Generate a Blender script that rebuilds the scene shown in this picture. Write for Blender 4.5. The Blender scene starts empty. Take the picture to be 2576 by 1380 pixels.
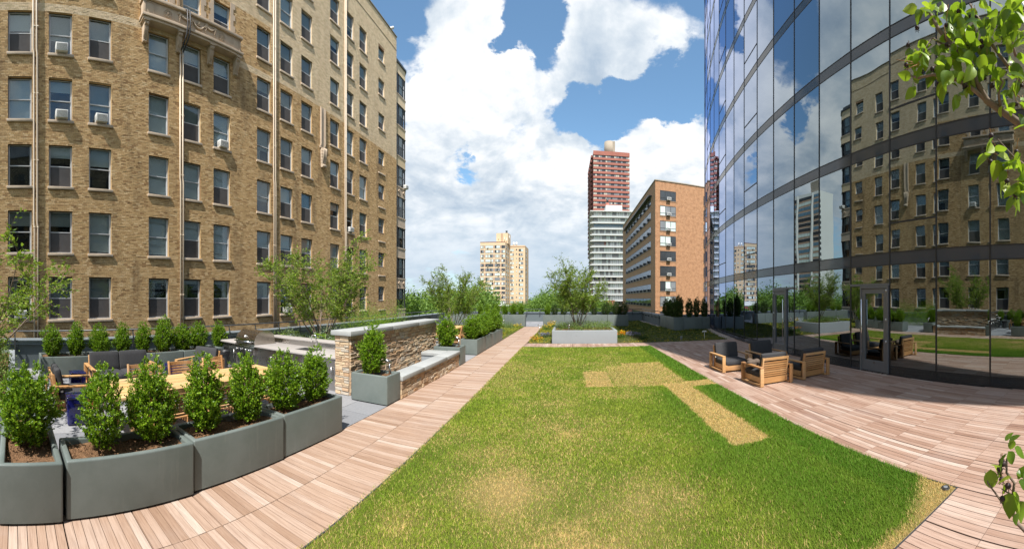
import bpy, bmesh, math, random
import numpy as np
from mathutils import Vector, Matrix

PI = math.pi
scene = bpy.context.scene
COL = scene.collection

# ------------------------------------------------------------------ camera
EYE = 1.87
PXR, PXV, PXH = 890.0, 1434.0, 751.0
cam = bpy.data.cameras.new('camera')
cam.type = 'PANO'
cam.panorama_type = 'CENTRAL_CYLINDRICAL'
cam.central_cylindrical_range_u_min = -1288.0 / PXR
cam.central_cylindrical_range_u_max = 1288.0 / PXR
cam.central_cylindrical_range_v_min = -(1380.5 - PXH) / PXR
cam.central_cylindrical_range_v_max = PXH / PXR
cam.central_cylindrical_radius = 1.0
cam.clip_start = 0.02
cam.clip_end = 60000
cam_o = bpy.data.objects.new('camera', cam)
COL.objects.link(cam_o)
cam_o.location = (0, 0, EYE)
cam_o.rotation_euler = (PI / 2, 0, (PXV - 1288.0) / PXR)
scene.camera = cam_o

# ------------------------------------------------------------------ light
SUN_D = Vector((-0.185, 0.63, -1.0)).normalized()      # the way the light travels
SUN_EL = math.asin(-SUN_D.z)
sun = bpy.data.lights.new('sun', 'SUN')
sun.energy = 5.0
sun.angle = math.radians(0.55)
sun.color = (1.0, 0.955, 0.89)
sun_o = bpy.data.objects.new('sun', sun)
COL.objects.link(sun_o)
sun_o.rotation_euler = SUN_D.to_track_quat('-Z', 'Y').to_euler()
sun_o.location = (0, 0, 60)

def az_dir(px, py):
    t = (px - PXV) / PXR
    return Vector((math.sin(t), math.cos(t), (PXH - py) / PXR)).normalized()

world = bpy.data.worlds.new('World')
scene.world = world
world.use_nodes = True
wn, wl = world.node_tree.nodes, world.node_tree.links
wn.clear()

class NT:
    """small helper for node graphs"""
    def __init__(s, tree):
        s.t = tree; s.n = tree.nodes; s.l = tree.links
    def node(s, kind, **kw):
        nd = s.n.new(kind)
        for k, v in kw.items():
            setattr(nd, k, v)
        return nd
    def put(s, nd, key, val):
        if val is None: return
        if hasattr(val, 'is_linked') or isinstance(val, bpy.types.NodeSocket):
            s.l.new(val, nd.inputs[key])
        else:
            nd.inputs[key].default_value = val
    def math(s, op, a, b=None, c=None, clamp=False):
        nd = s.node('ShaderNodeMath', operation=op, use_clamp=clamp)
        s.put(nd, 0, a); s.put(nd, 1, b); s.put(nd, 2, c)
        return nd.outputs[0]
    def vmath(s, op, a, b=None, out=0):
        nd = s.node('ShaderNodeVectorMath', operation=op)
        s.put(nd, 0, a); s.put(nd, 1, b)
        return nd.outputs[out]
    def noise(s, vec, scale, detail=3.0, rough=0.5, dist=0.0, out='Fac'):
        nd = s.node('ShaderNodeTexNoise')
        s.put(nd, 'Vector', vec); s.put(nd, 'Scale', scale); s.put(nd, 'Detail', detail)
        s.put(nd, 'Roughness', rough); s.put(nd, 'Distortion', dist)
        return nd.outputs[out]
    def mix(s, fac, a, b, blend='MIX'):
        nd = s.node('ShaderNodeMix', data_type='RGBA', blend_type=blend)
        s.put(nd, 0, fac); s.put(nd, 6, a); s.put(nd, 7, b)
        return nd.outputs[2]
    def ramp(s, fac, stops, interp='LINEAR'):
        nd = s.node('ShaderNodeValToRGB')
        cr = nd.color_ramp; cr.interpolation = interp
        while len(cr.elements) > 1: cr.elements.remove(cr.elements[-1])
        cr.elements[0].position = stops[0][0]; cr.elements[0].color = col4(stops[0][1])
        for p, c in stops[1:]:
            e = cr.elements.new(p); e.color = col4(c)
        s.put(nd, 0, fac)
        return nd.outputs[0]
    def smooth(s, x, a, b, lo=0.0, hi=1.0):
        nd = s.node('ShaderNodeMapRange', interpolation_type='SMOOTHSTEP')
        s.put(nd, 0, x); s.put(nd, 1, a); s.put(nd, 2, b); s.put(nd, 3, lo); s.put(nd, 4, hi)
        return nd.outputs[0]

def col4(c):
    if isinstance(c, (int, float)): return (c, c, c, 1)
    return (c[0], c[1], c[2], 1)

W = NT(world.node_tree)
tc = W.node('ShaderNodeTexCoord')
D = W.vmath('NORMALIZE', tc.outputs['Generated'])
sep = W.node('ShaderNodeSeparateXYZ'); wl.new(D, sep.inputs[0])
elev = W.math('MAXIMUM', sep.outputs[2], 0.0)
# clouds lie on a high plane, so they flatten towards the horizon
den = W.math('ADD', elev, 0.36)
cx = W.math('DIVIDE', sep.outputs[0], den)
cy = W.math('DIVIDE', sep.outputs[1], den)
comb = W.node('ShaderNodeCombineXYZ'); wl.new(cx, comb.inputs[0]); wl.new(cy, comb.inputs[1])
P = comb.outputs[0]
n1 = W.noise(P, 2.1, 9.0, 0.56, 0.35)
n2 = W.noise(W.vmath('ADD', P, (7.3, 2.2, 4.0)), 5.0, 8.0, 0.62, 0.15)
n3 = W.noise(W.vmath('ADD', P, (1.3, 5.2, 9.0)), 11.0, 6.0, 0.65, 0.3)
cov = W.math('ADD', W.math('ADD', W.math('MULTIPLY', n1, 0.56), W.math('MULTIPLY', n2, 0.34)), W.math('MULTIPLY', n3, 0.16))
cov = W.math('SUBTRACT', cov, 0.036)
# openings in the cloud cover: direction, angular radius, strength
holes = [((1345, 35), .08, .24), ((1300, 10), .06, .2), ((985, 15), .06, .25), ((1030, -40), .10, .2),
         ((1265, 118), .03, .22), ((1560, 262), .08, .20), ((1500, 330), .05, .20), ((1640, 225), .055, .18),
         ((1745, 215), .085, .26), ((1690, 265), .05, .25), ((1470, 240), .045, .25), ((1545, 205), .04, .2),
         ((1150, 385), .05, .15), ((1190, 420), .045, .13), ((1030, 290), .05, .12), ((1440, 300), .05, .15), ((1600, 440), .05, .12), ((1240, 90), .05, .16), ((1380, 130), .05, .18), ((1420, 60), .05, .16), ((1180, 50), .04, .12), ((1280, 300), .045, .1), ((1530, 440), .05, .12), ((1660, 160), .05, .14),
         ((955, 140), .12, .26), ((965, 300), .06, .2), ((1010, -330), .2, .2), ((1700, -420), .3, .2), ((560, -420), .25, .2)]
for (hx, hy), rad, st in holes:
    d0 = az_dir(hx, hy)
    dist = W.vmath('DISTANCE', D, tuple(d0), out=1)
    dist = W.math('ADD', dist, W.math('MULTIPLY', W.math('SUBTRACT', n2, 0.5), 0.16))
    cov = W.math('SUBTRACT', cov, W.smooth(dist, rad * 1.25, rad * 0.35, 0.0, st))
puffs = [((780, 190), .24, .15), ((690, 20), .22, .12), ((850, 420), .16, .12), ((600, 300), .2, .1), ((1430, 560), .25, .16), ((1350, 640), .2, .14), ((1620, 600), .2, .14), ((1080, 140), .17, .16), ((1210, 260), .2, .16), ((1480, 110), .13, .2), ((1650, 110), .11, .22), ((1660, 380), .12, .24),
         ((1760, 400), .1, .22), ((1250, 60), .07, .12), ((1120, 560), .22, .10), ((1330, 480), .2, .12), ((1580, 370), .06, .1),
         ((1040, 330), .14, .12), ((1500, 560), .16, .10)]
for (hx, hy), rad, st in puffs:
    d0 = az_dir(hx, hy)
    dist = W.vmath('DISTANCE', D, tuple(d0), out=1)
    cov = W.math('ADD', cov, W.smooth(dist, rad * 1.2, rad * 0.3, 0.0, st))
dens = W.smooth(cov, 0.415, 0.545)
# shading inside the clouds: lit tops, grey undersides
m1 = W.noise(W.vmath('ADD', P, (3.1, 9.7, 1.0)), 2.6, 7.0, 0.58, 0.4)
m2 = W.noise(W.vmath('ADD', P, (1.7, 0.4, 8.0)), 9.0, 6.0, 0.6, 0.2)
shade = W.math('ADD', W.math('MULTIPLY', m1, 0.7), W.math('MULTIPLY', m2, 0.3))
cloudcol = W.ramp(shade, [(0.36, (0.42, 0.52, 0.64)), (0.46, (0.66, 0.73, 0.80)), (0.54, (0.92, 0.94, 0.96)), (0.62, (1.06, 1.06, 1.05)), (0.72, (1.14, 1.13, 1.11))])
lowgrey = W.smooth(elev, 0.0, 0.34, 1.0, 0.0)
cloudcol = W.mix(W.math('MULTIPLY', lowgrey, 0.55), cloudcol, (0.54, 0.66, 0.79, 1))
thick = W.smooth(cov, 0.5, 0.72, 0.0, 0.35)
sky = W.node('ShaderNodeTexSky', sky_type='NISHITA', sun_disc=False)
sky.sun_elevation = SUN_EL
sky.sun_rotation = math.atan2(-SUN_D.x, -SUN_D.y)
sky.air_density = 1.0; sky.dust_density = 0.6; sky.ozone_density = 1.2
skyc = W.mix(1.0, sky.outputs[0], (0.98, 1.18, 1.16, 1), 'MULTIPLY')
cl = W.mix(1.0, cloudcol, (6.0, 6.0, 6.0, 1), 'MULTIPLY')
final = W.mix(dens, skyc, cl)
# the air near the horizon pales everything
final = W.mix(W.smooth(elev, 0.0, 0.30, 0.72, 0.0), final, (2.9, 3.6, 4.3, 1))
bg = W.node('ShaderNodeBackground'); wl.new(final, bg.inputs[0]); bg.inputs[1].default_value = 0.12
wo = W.node('ShaderNodeOutputWorld'); wl.new(bg.outputs[0], wo.inputs[0])

scene.view_settings.view_transform = 'Standard'
scene.view_settings.look = 'None'
scene.view_settings.exposure = 0.66
scene.view_settings.gamma = 1.0
scene.view_settings.use_curve_mapping = False
scene.render.engine = 'CYCLES'
scene.cycles.max_bounces = 8
scene.cycles.transparent_max_bounces = 16
scene.cycles.caustics_reflective = False
scene.cycles.caustics_refractive = False
scene.cycles.sample_clamp_indirect = 6.0

# ------------------------------------------------------------------ materials
def material(name):
    m = bpy.data.materials.new(name)
    m.use_nodes = True
    m.node_tree.nodes.clear()
    return m, NT(m.node_tree)

def out(N, sh):
    o = N.node('ShaderNodeOutputMaterial'); N.l.new(sh, o.inputs[0])

def bsdf(N, col, rough=0.7, metal=0.0, normal=None, spec=0.5, coat=0.0):
    b = N.node('ShaderNodeBsdfPrincipled')
    N.put(b, 'Base Color', col if not isinstance(col, tuple) else col4(col))
    N.put(b, 'Roughness', rough); N.put(b, 'Metallic', metal)
    N.put(b, 'Specular IOR Level', spec); N.put(b, 'Coat Weight', coat)
    if normal is not None: N.l.new(normal, b.inputs['Normal'])
    return b.outputs[0]

def bump(N, h, strength=0.3, dist=0.01):
    b = N.node('ShaderNodeBump'); N.put(b, 'Strength', strength); N.put(b, 'Distance', dist); N.put(b, 'Height', h)
    return b.outputs[0]

def pos(N):
    return N.node('ShaderNodeNewGeometry').outputs['Position']

def island(N):
    """a random number for each loose piece, whether it is its own object or an island of a mesh"""
    a = N.node('ShaderNodeNewGeometry').outputs['Random Per Island']
    b = N.node('ShaderNodeObjectInfo').outputs['Random']
    return N.math('FRACT', N.math('ADD', N.math('MULTIPLY', a, 7.31), b))

def m_plain(name, col, rough=0.6, metal=0.0, var=0.12, scale=3.0, bmp=0.0, bscale=60, spec=0.5, dist=0.004, coat=0.0):
    m, N = material(name)
    p = pos(N)
    n = N.noise(p, scale, 5.0, 0.6)
    c = N.mix(n, tuple(x * (1 - var * 2) for x in col) + (1,), tuple(min(1, x * (1 + var * 2)) for x in col) + (1,))
    nor = bump(N, N.noise(p, bscale, 4.0), bmp, dist) if bmp else None
    r = N.smooth(N.noise(p, scale * 2.3, 4.0), 0.2, 0.8, max(0.02, rough - 0.08), min(1, rough + 0.08))
    out(N, bsdf(N, c, r, metal, nor, spec, coat))
    return m

def m_pieces(name, stops, rough=0.85, grain=40, stain=0.25, bmp=0.4, dist=0.004, stain_scale=0.35, stain_col=(0.05, 0.04, 0.03), streak=False):
    """material of a wall or floor made of many separate pieces, each of its own tone"""
    m, N = material(name)
    p = pos(N)
    r = island(N)
    c = N.ramp(r, stops)
    g = N.noise(p, grain, 4.0, 0.6)
    c = N.mix(N.smooth(g, 0.25, 0.75, 0.14, 0.0), c, (0.0, 0.0, 0.0, 1))
    if streak:
        mp = N.node('ShaderNodeMapping'); N.put(mp, 'Vector', p); mp.inputs['Scale'].default_value = (1, 1, 0.22)
        st = N.noise(mp.outputs[0], stain_scale * 2.2, 6.0, 0.68)
    else:
        st = N.noise(p, stain_scale, 6.0, 0.65)
    c = N.mix(N.smooth(st, 0.49, 0.72, 0.0, stain), c, stain_col + (1,))
    out(N, bsdf(N, c, rough, 0.0, bump(N, g, bmp, dist), 0.3))
    return m

def m_wood(name, stops, axis='X', rough=0.6, grain=1.0, var_grain=0.3, soft=0.0):
    m, N = material(name)
    p = pos(N)
    r = island(N)
    mp = N.node('ShaderNodeMapping'); N.put(mp, 'Vector', p)
    s = {'X': (3, 60, 60), 'Y': (60, 3, 60), 'Z': (60, 60, 3)}[axis]
    mp.inputs['Scale'].default_value = tuple(k * grain for k in s)
    off = N.node('ShaderNodeCombineXYZ'); N.put(off, 0, N.math('MULTIPLY', r, 31.0)); N.put(off, 1, N.math('MULTIPLY', r, 17.0))
    v = N.vmath('ADD', mp.outputs[0], off.outputs[0])
    g = N.noise(v, 1.0, 5.0, 0.62, 0.6)
    c = N.ramp(r, stops)
    c = N.mix(N.smooth(g, 0.35, 0.72, 0.0, var_grain * 1.3), c, (0.12, 0.055, 0.03, 1))
    blot = N.noise(p, 1.3, 4.0, 0.6)
    c = N.mix(N.smooth(blot, 0.45, 0.75, 0.0, 0.22), c, (0.42, 0.36, 0.33, 1))
    out(N, bsdf(N, c, rough, 0.0, bump(N, g, 0.25, 0.002), 0.3))
    return m

def m_leaf(name, stops, rough=0.42, trans=0.35, tcol=(0.28, 0.42, 0.03), spec=0.35, patch=0.0):
    m, N = material(name)
    r = island(N)
    c = N.ramp(r, stops)
    if patch:
        c = N.mix(N.smooth(N.noise(pos(N), 1.1, 3.0), 0.45, 0.65, 0.0, patch), c, (0.03, 0.05, 0.012, 1))
    b = bsdf(N, c, rough, 0, None, spec)
    t = N.node('ShaderNodeBsdfTranslucent'); N.put(t, 0, N.mix(0.5, c, tcol + (1,)))
    mx = N.node('ShaderNodeMixShader'); mx.inputs[0].default_value = trans
    N.l.new(b, mx.inputs[1]); N.l.new(t.outputs[0], mx.inputs[2])
    out(N, mx.outputs[0])
    return m

M = {}
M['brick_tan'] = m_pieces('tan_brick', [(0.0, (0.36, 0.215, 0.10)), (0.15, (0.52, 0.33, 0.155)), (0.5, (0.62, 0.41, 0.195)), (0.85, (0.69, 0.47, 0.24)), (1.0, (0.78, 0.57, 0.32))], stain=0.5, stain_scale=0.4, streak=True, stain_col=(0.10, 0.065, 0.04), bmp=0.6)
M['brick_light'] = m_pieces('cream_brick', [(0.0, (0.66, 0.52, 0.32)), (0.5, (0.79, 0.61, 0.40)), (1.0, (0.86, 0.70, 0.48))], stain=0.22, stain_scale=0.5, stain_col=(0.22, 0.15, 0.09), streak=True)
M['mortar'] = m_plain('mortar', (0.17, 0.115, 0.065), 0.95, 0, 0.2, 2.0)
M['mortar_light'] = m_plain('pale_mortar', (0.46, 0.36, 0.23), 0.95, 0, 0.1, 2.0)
M['sill'] = m_plain('limestone_sill', (0.50, 0.40, 0.30), 0.85, 0, 0.15, 4.0, 0.3)
M['limestone'] = m_plain('carved_limestone', (0.50, 0.39, 0.285), 0.85, 0, 0.18, 1.5, 0.4, 30)
M['win_frame'] = m_plain('grey_window_frame', (0.52, 0.53, 0.54), 0.5, 0, 0.1)
M['pipe'] = m_plain('cream_pipe', (0.62, 0.51, 0.385), 0.5, 0, 0.08, 1.0)
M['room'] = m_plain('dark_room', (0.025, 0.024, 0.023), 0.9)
M['blind'] = m_plain('white_blind', (0.62, 0.655, 0.67), 0.8, 0, 0.06, 1.0)
M['blind_grey'] = m_plain('grey_white_blind', (0.34, 0.36, 0.35), 0.8, 0, 0.06, 1.0)
M['curtain'] = m_plain('pale_curtain', (0.50, 0.46, 0.40), 0.9, 0, 0.2, 9.0)
M['screen'] = m_plain('insect_screen', (0.075, 0.07, 0.07), 0.8, 0, 0.2, 2.0)
M['white_metal'] = m_plain('white_painted_metal', (0.72, 0.71, 0.68), 0.45, 0, 0.05)
M['dark_metal'] = m_plain('dark_grey_metal', (0.06, 0.065, 0.07), 0.4, 0.3, 0.1)
M['black'] = m_plain('black_gasket_and_shade', (0.02, 0.02, 0.022), 0.5)
M['planter'] = m_plain('grey_green_fibreglass', (0.125, 0.148, 0.138), 0.42, 0, 0.11, 1.7, 0.15, 300, 0.4, 0.001)
m, N = material('weathered_planter')
p = pos(N)
mp = N.node('ShaderNodeMapping'); N.put(mp, 'Vector', p); mp.inputs['Scale'].default_value = (9, 9, 0.9)
st = N.noise(mp.outputs[0], 1.0, 6.0, 0.7); blot_ = N.noise(p, 2.2, 6.0, 0.7)
c = N.mix(N.smooth(blot_, 0.3, 0.7), (0.115, 0.138, 0.128, 1), (0.145, 0.168, 0.158, 1))
c = N.mix(N.smooth(st, 0.56, 0.74, 0.0, 0.35), c, (0.20, 0.215, 0.20, 1))
c = N.mix(N.smooth(N.noise(p, 14.0, 6.0, 0.75), 0.62, 0.75, 0.0, 0.3), c, (0.09, 0.08, 0.06, 1))
out(N, bsdf(N, c, N.smooth(blot_, 0.2, 0.8, 0.36, 0.55), 0.0, bump(N, N.noise(p, 300, 3), 0.15, 0.001), 0.4))
M['planter'] = m
M['wall_joint'] = m_plain('stone_wall_joint', (0.30, 0.23, 0.16), 0.95, 0, 0.15, 6.0)
M['parapet'] = m_plain('slate_grey_wall_paint', (0.125, 0.15, 0.16), 0.55, 0, 0.08, 0.8, 0.2, 200, 0.3, 0.001)
M['cap_metal'] = m_plain('slate_metal_coping', (0.20, 0.235, 0.26), 0.4, 0.2, 0.06, 0.7)
M['stucco'] = m_plain('pale_grey_stucco', (0.25, 0.27, 0.285), 0.8, 0, 0.07, 1.5, 0.3, 250, 0.3, 0.002)
M['soil'] = m_plain('bark_mulch', (0.17, 0.095, 0.05), 0.95, 0, 0.45, 45.0, 1.0, 70, 0.2, 0.02)
M['paver'] = m_pieces('bluestone_paver', [(0, (0.20, 0.205, 0.22)), (0.5, (0.25, 0.255, 0.27)), (1, (0.30, 0.30, 0.31))], 0.8, 25, 0.2, 0.25, 0.002, 1.5, (0.12, 0.12, 0.13))
M['slab'] = m_plain('roof_slab', (0.035, 0.033, 0.032), 0.9)
M['deck'] = m_wood('weathered_hardwood_x', [(0, (0.29, 0.185, 0.125)), (0.12, (0.36, 0.24, 0.17)), (0.5, (0.415, 0.29, 0.215)), (0.88, (0.455, 0.335, 0.26)), (1, (0.52, 0.42, 0.345))], 'X', 0.62)
M['deck_y'] = m_wood('weathered_hardwood_y', [(0, (0.25, 0.15, 0.11)), (0.12, (0.33, 0.21, 0.155)), (0.5, (0.39, 0.265, 0.205)), (0.88, (0.44, 0.315, 0.25)), (1, (0.51, 0.405, 0.34))], 'Y', 0.62)
M['teak'] = m_wood('teak', [(0, (0.42, 0.21, 0.08)), (0.5, (0.52, 0.285, 0.115)), (1, (0.60, 0.36, 0.165))], 'X', 0.5, 0.6, 0.2)
M['teak_y'] = m_wood('teak_table', [(0, (0.56, 0.35, 0.14)), (0.5, (0.64, 0.42, 0.18)), (1, (0.70, 0.48, 0.23))], 'Y', 0.45, 0.6, 0.2)
M['cushion'] = m_plain('charcoal_fabric', (0.050, 0.050, 0.053), 0.95, 0, 0.1, 30, 0.4, 700, 0.2, 0.001)
M['blanket'] = m_plain('brown_throw', (0.13, 0.10, 0.08), 0.98, 0, 0.3, 40, 0.6, 90, 0.1, 0.01)
M['tag'] = m_plain('white_fabric_tag', (0.75, 0.75, 0.72), 0.8)
M['blue_glaze'] = m_plain('cobalt_blue_glaze', (0.008, 0.010, 0.10), 0.12, 0, 0.45, 6.0, 0.1, 12, 0.6, 0.01, 0.6)
M['steel'] = m_plain('stainless_steel', (0.50, 0.48, 0.46), 0.28, 1.0, 0.06, 2.0)
M['steel_lid'] = m_plain('grill_lid_steel', (0.46, 0.42, 0.37), 0.22, 1.0, 0.06, 2.0)
M['chrome'] = m_plain('polished_chrome', (0.75, 0.75, 0.75), 0.1, 1.0, 0.03)
M['counter'] = m_plain('grey_stone_counter', (0.37, 0.34, 0.32), 0.5, 0, 0.06, 6.0)
M['coping'] = m_plain('bluestone_coping', (0.34, 0.35, 0.345), 0.8, 0, 0.08, 5.0, 0.3, 90, 0.3, 0.002)
M['stone'] = m_pieces('split_fieldstone', [(0, (0.38, 0.27, 0.18)), (0.15, (0.45, 0.29, 0.17)), (0.3, (0.54, 0.36, 0.21)), (0.45, (0.47, 0.37, 0.27)), (0.6, (0.56, 0.42, 0.27)), (0.75, (0.60, 0.46, 0.31)), (0.88, (0.47, 0.42, 0.35)), (1, (0.53, 0.31, 0.16))], 0.9, 22, 0.25, 1.0, 0.012, 2.5, (0.20, 0.16, 0.12))
M['bark'] = m_plain('grey_brown_bark', (0.20, 0.155, 0.12), 0.9, 0, 0.3, 30, 0.6, 80, 0.2, 0.004)
M['bark_dark'] = m_plain('dark_bark', (0.09, 0.07, 0.06), 0.9, 0, 0.3, 30, 0.6, 80, 0.2, 0.004)
M['boxwood'] = m_leaf('boxwood_leaf', [(0, (0.045, 0.11, 0.006)), (0.4, (0.11, 0.235, 0.011)), (0.8, (0.25, 0.40, 0.018)), (1, (0.34, 0.48, 0.04))], 0.36, 0.33)
M['yew'] = m_leaf('dark_evergreen_leaf', [(0, (0.018, 0.04, 0.008)), (0.5, (0.035, 0.075, 0.012)), (1, (0.07, 0.12, 0.02))], 0.5, 0.2)
M['serviceleaf'] = m_leaf('serviceberry_leaf', [(0, (0.08, 0.16, 0.014)), (0.5, (0.17, 0.27, 0.025)), (0.9, (0.30, 0.40, 0.04)), (1, (0.40, 0.46, 0.07))], 0.5, 0.4)
M['nearleaf'] = m_leaf('sunlit_leaf', [(0, (0.05, 0.11, 0.010)), (0.4, (0.13, 0.235, 0.016)), (0.8, (0.24, 0.37, 0.022)), (1, (0.36, 0.44, 0.05))], 0.38, 0.45, (0.45, 0.66, 0.03), 0.5)
M['forest'] = m_leaf('tree_foliage', [(0, (0.06, 0.125, 0.018)), (0.5, (0.12, 0.22, 0.03)), (1, (0.22, 0.33, 0.05))], 0.6, 0.3, patch=0.3)
M['understory'] = m_leaf('understory_leaf', [(0, (0.05, 0.10, 0.02)), (0.5, (0.12, 0.20, 0.035)), (1, (0.24, 0.32, 0.07))], 0.5, 0.3)
M['silver'] = m_leaf('silver_green_leaf', [(0, (0.12, 0.17, 0.10)), (1, (0.26, 0.33, 0.20))], 0.6, 0.25)
M['berry'] = m_plain('dried_berry', (0.028, 0.012, 0.012), 0.6, 0, 0.3, 90)
M['twig'] = m_plain('orange_twig', (0.32, 0.17, 0.06), 0.7)
M['pebble'] = m_pieces('river_pebble', [(0, (0.30, 0.22, 0.18)), (0.4, (0.46, 0.37, 0.31)), (0.8, (0.58, 0.50, 0.44)), (1, (0.30, 0.30, 0.30))], 0.7)

def m_vcol(name, rough=0.75, trans=0.3, dark=0.3):
    m, N = material(name)
    a = N.node('ShaderNodeAttribute', attribute_name='tone')
    r = island(N)
    c = N.mix(N.smooth(r, 0.0, 1.0, dark, 0.0), a.outputs['Color'], (0.02, 0.04, 0.005, 1))
    b = bsdf(N, c, rough, 0, None, 0.25)
    t = N.node('ShaderNodeBsdfTranslucent'); N.put(t, 0, c)
    mx = N.node('ShaderNodeMixShader'); mx.inputs[0].default_value = trans
    N.l.new(b, mx.inputs[1]); N.l.new(t.outputs[0], mx.inputs[2])
    out(N, mx.outputs[0]); return m
M['grass'] = m_vcol('grass_blades', 0.7, 0.45, 0.15)
M['sedum'] = m_vcol('sedum_leaves', 0.6, 0.2)

def m_ground(name, c1, c2, scale=2.0):
    m, N = material(name)
    p = pos(N)
    out(N, bsdf(N, N.mix(N.smooth(N.noise(p, scale, 8.0, 0.7), 0.35, 0.65), c1 + (1,), c2 + (1,)), 0.95, 0, bump(N, N.noise(p, scale * 20, 4), 0.5, 0.02), 0.2))
    return m
M['turf_base'] = m_ground('turf_thatch', (0.07, 0.11, 0.012), (0.16, 0.15, 0.04), 3)
M['bed_soil'] = m_ground('green_roof_soil', (0.05, 0.07, 0.014), (0.10, 0.09, 0.03), 4)
M['terrain'] = m_ground('ground_cover', (0.05, 0.08, 0.025), (0.10, 0.12, 0.05), 0.03)
M['asphalt'] = m_ground('asphalt', (0.045, 0.045, 0.047), (0.06, 0.06, 0.06), 0.6)
m, N = material('lake_water')
p = pos(N)
out(N, bsdf(N, (0.055, 0.13, 0.20), 0.35, 0, bump(N, N.noise(p, 0.05, 4), 0.3, 1.0), 0.5))
M['lake'] = m

def m_glass(name, face, graze, tface, base=0.42, wob=0.0, lo=0.1):
    """coated facade glass: part mirror, part tinted window"""
    m, N = material(name)
    lw = N.node('ShaderNodeLayerWeight'); lw.inputs[0].default_value = 0.35
    f = lw.outputs['Facing']
    p = pos(N)
    nor = None
    r = island(N)
    if wob:
        off = N.node('ShaderNodeCombineXYZ'); N.put(off, 0, N.math('MULTIPLY', r, 19.0))
        h = N.noise(N.vmath('ADD', p, off.outputs[0]), 0.55, 1.5, 0.4)
        nor = bump(N, h, 1.0, wob)
    gl = N.node('ShaderNodeBsdfGlossy'); gl.inputs['Roughness'].default_value = 0.0
    N.put(gl, 'Color', N.mix(N.smooth(f, 0.25, 0.95), face + (1,), graze + (1,)))
    if nor is not None: N.l.new(nor, gl.inputs['Normal'])
    tr = N.node('ShaderNodeBsdfTransparent'); tr.inputs[0].default_value = tface + (1,)
    mx = N.node('ShaderNodeMixShader')
    N.put(mx, 0, N.smooth(f, lo, 1.0, base, 1.0))
    N.l.new(tr.outputs[0], mx.inputs[1]); N.l.new(gl.outputs[0], mx.inputs[2])
    out(N, mx.outputs[0]); return m
M['tower_glass'] = m_glass('coated_blue_glass', (0.44, 0.50, 0.52), (0.60, 0.68, 1.0), (0.42, 0.48, 0.43), 0.64, 0.006)
M['spandrel'] = m_plain('slate_spandrel_glass', (0.052, 0.062, 0.078), 0.10, 0.0, 0.05, 1.0, 0, 60, 0.6)
M['pane'] = m_glass('window_glass', (0.8, 0.85, 0.9), (0.9, 0.92, 0.95), (0.80, 0.84, 0.84), 0.07, 0.0, 0.45)
M['far_glass'] = m_glass('far_window_glass', (0.75, 0.82, 0.9), (0.9, 0.95, 1.0), (0.5, 0.55, 0.55), 0.35)
M['door_metal'] = m_plain('grey_door_metal', (0.15, 0.155, 0.165), 0.45, 0.2, 0.05)
M['interior'] = m_plain('tower_interior', (0.035, 0.036, 0.034), 0.9)
M['shade'] = m_plain('pale_roller_shade', (0.42, 0.47, 0.36), 0.9, 0, 0.08, 1.0)

def m_brickwall(name, c1, c2, mortar, scale, stain=0.2):
    m, N = material(name)
    p = pos(N)
    sp = N.node('ShaderNodeSeparateXYZ'); N.l.new(p, sp.inputs[0])
    cb = N.node('ShaderNodeCombineXYZ'); N.put(cb, 0, N.math('ADD', sp.outputs[0], sp.outputs[1])); N.put(cb, 1, sp.outputs[2])
    bt = N.node('ShaderNodeTexBrick', offset=0.5)
    N.l.new(cb.outputs[0], bt.inputs['Vector'])
    N.put(bt, 'Color1', c1 + (1,)); N.put(bt, 'Color2', c2 + (1,)); N.put(bt, 'Mortar', mortar + (1,))
    N.put(bt, 'Scale', 1.0); N.put(bt, 'Brick Width', 0.30 * scale); N.put(bt, 'Row Height', 0.10 * scale); N.put(bt, 'Mortar Size', 0.012 * scale)
    n = N.noise(cb.outputs[0], 1.6, 6.0, 0.7)
    c = N.mix(N.smooth(n, 0.4, 0.7, 0.0, stain), bt.outputs[0], tuple(x * 0.4 for x in c1) + (1,))
    mp = N.node('ShaderNodeMapping'); N.put(mp, 'Vector', cb.outputs[0]); mp.inputs['Scale'].default_value = (1.6, 5.5, 1)
    sp2 = N.noise(mp.outputs[0], 1.0, 4.0, 0.8)
    c = N.mix(N.smooth(sp2, 0.62, 0.72, 0.0, 0.5), c, tuple(min(1, x * 1.5) for x in c2) + (1,))
    out(N, bsdf(N, c, 0.9, 0, bump(N, bt.outputs[1], -0.4, 0.01), 0.3)); return m
M['orange_brick'] = m_brickwall('orange_brick', (0.40, 0.20, 0.10), (0.50, 0.27, 0.145), (0.33, 0.20, 0.12), 1.0, 0.5)
M['brown_brick'] = m_brickwall('brown_brick', (0.36, 0.20, 0.11), (0.46, 0.27, 0.155), (0.30, 0.21, 0.15), 1.0, 0.2)
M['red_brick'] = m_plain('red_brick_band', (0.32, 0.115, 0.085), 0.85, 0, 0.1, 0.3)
M['dark_red'] = m_plain('shade_toned_brick', (0.24, 0.09, 0.075), 0.85, 0, 0.1, 0.3)  # darker copy of the red brick, the side's shade put into its colour
M['beige'] = m_plain('beige_brick', (0.60, 0.45, 0.29), 0.9, 0, 0.06, 0.2)
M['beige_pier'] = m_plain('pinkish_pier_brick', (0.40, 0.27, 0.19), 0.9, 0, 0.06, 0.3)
M['concrete'] = m_plain('tan_concrete', (0.33, 0.28, 0.22), 0.9, 0, 0.1, 0.2)
M['white_conc'] = m_plain('white_concrete', (0.62, 0.62, 0.60), 0.8, 0, 0.05, 0.1)
M['far_dark'] = m_plain('dark_window_pane', (0.045, 0.05, 0.055), 0.15, 0, 0.2, 0.5)
M['far_cream'] = m_plain('cream_window_blind', (0.42, 0.40, 0.34), 0.6, 0, 0.1, 0.5)
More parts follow.
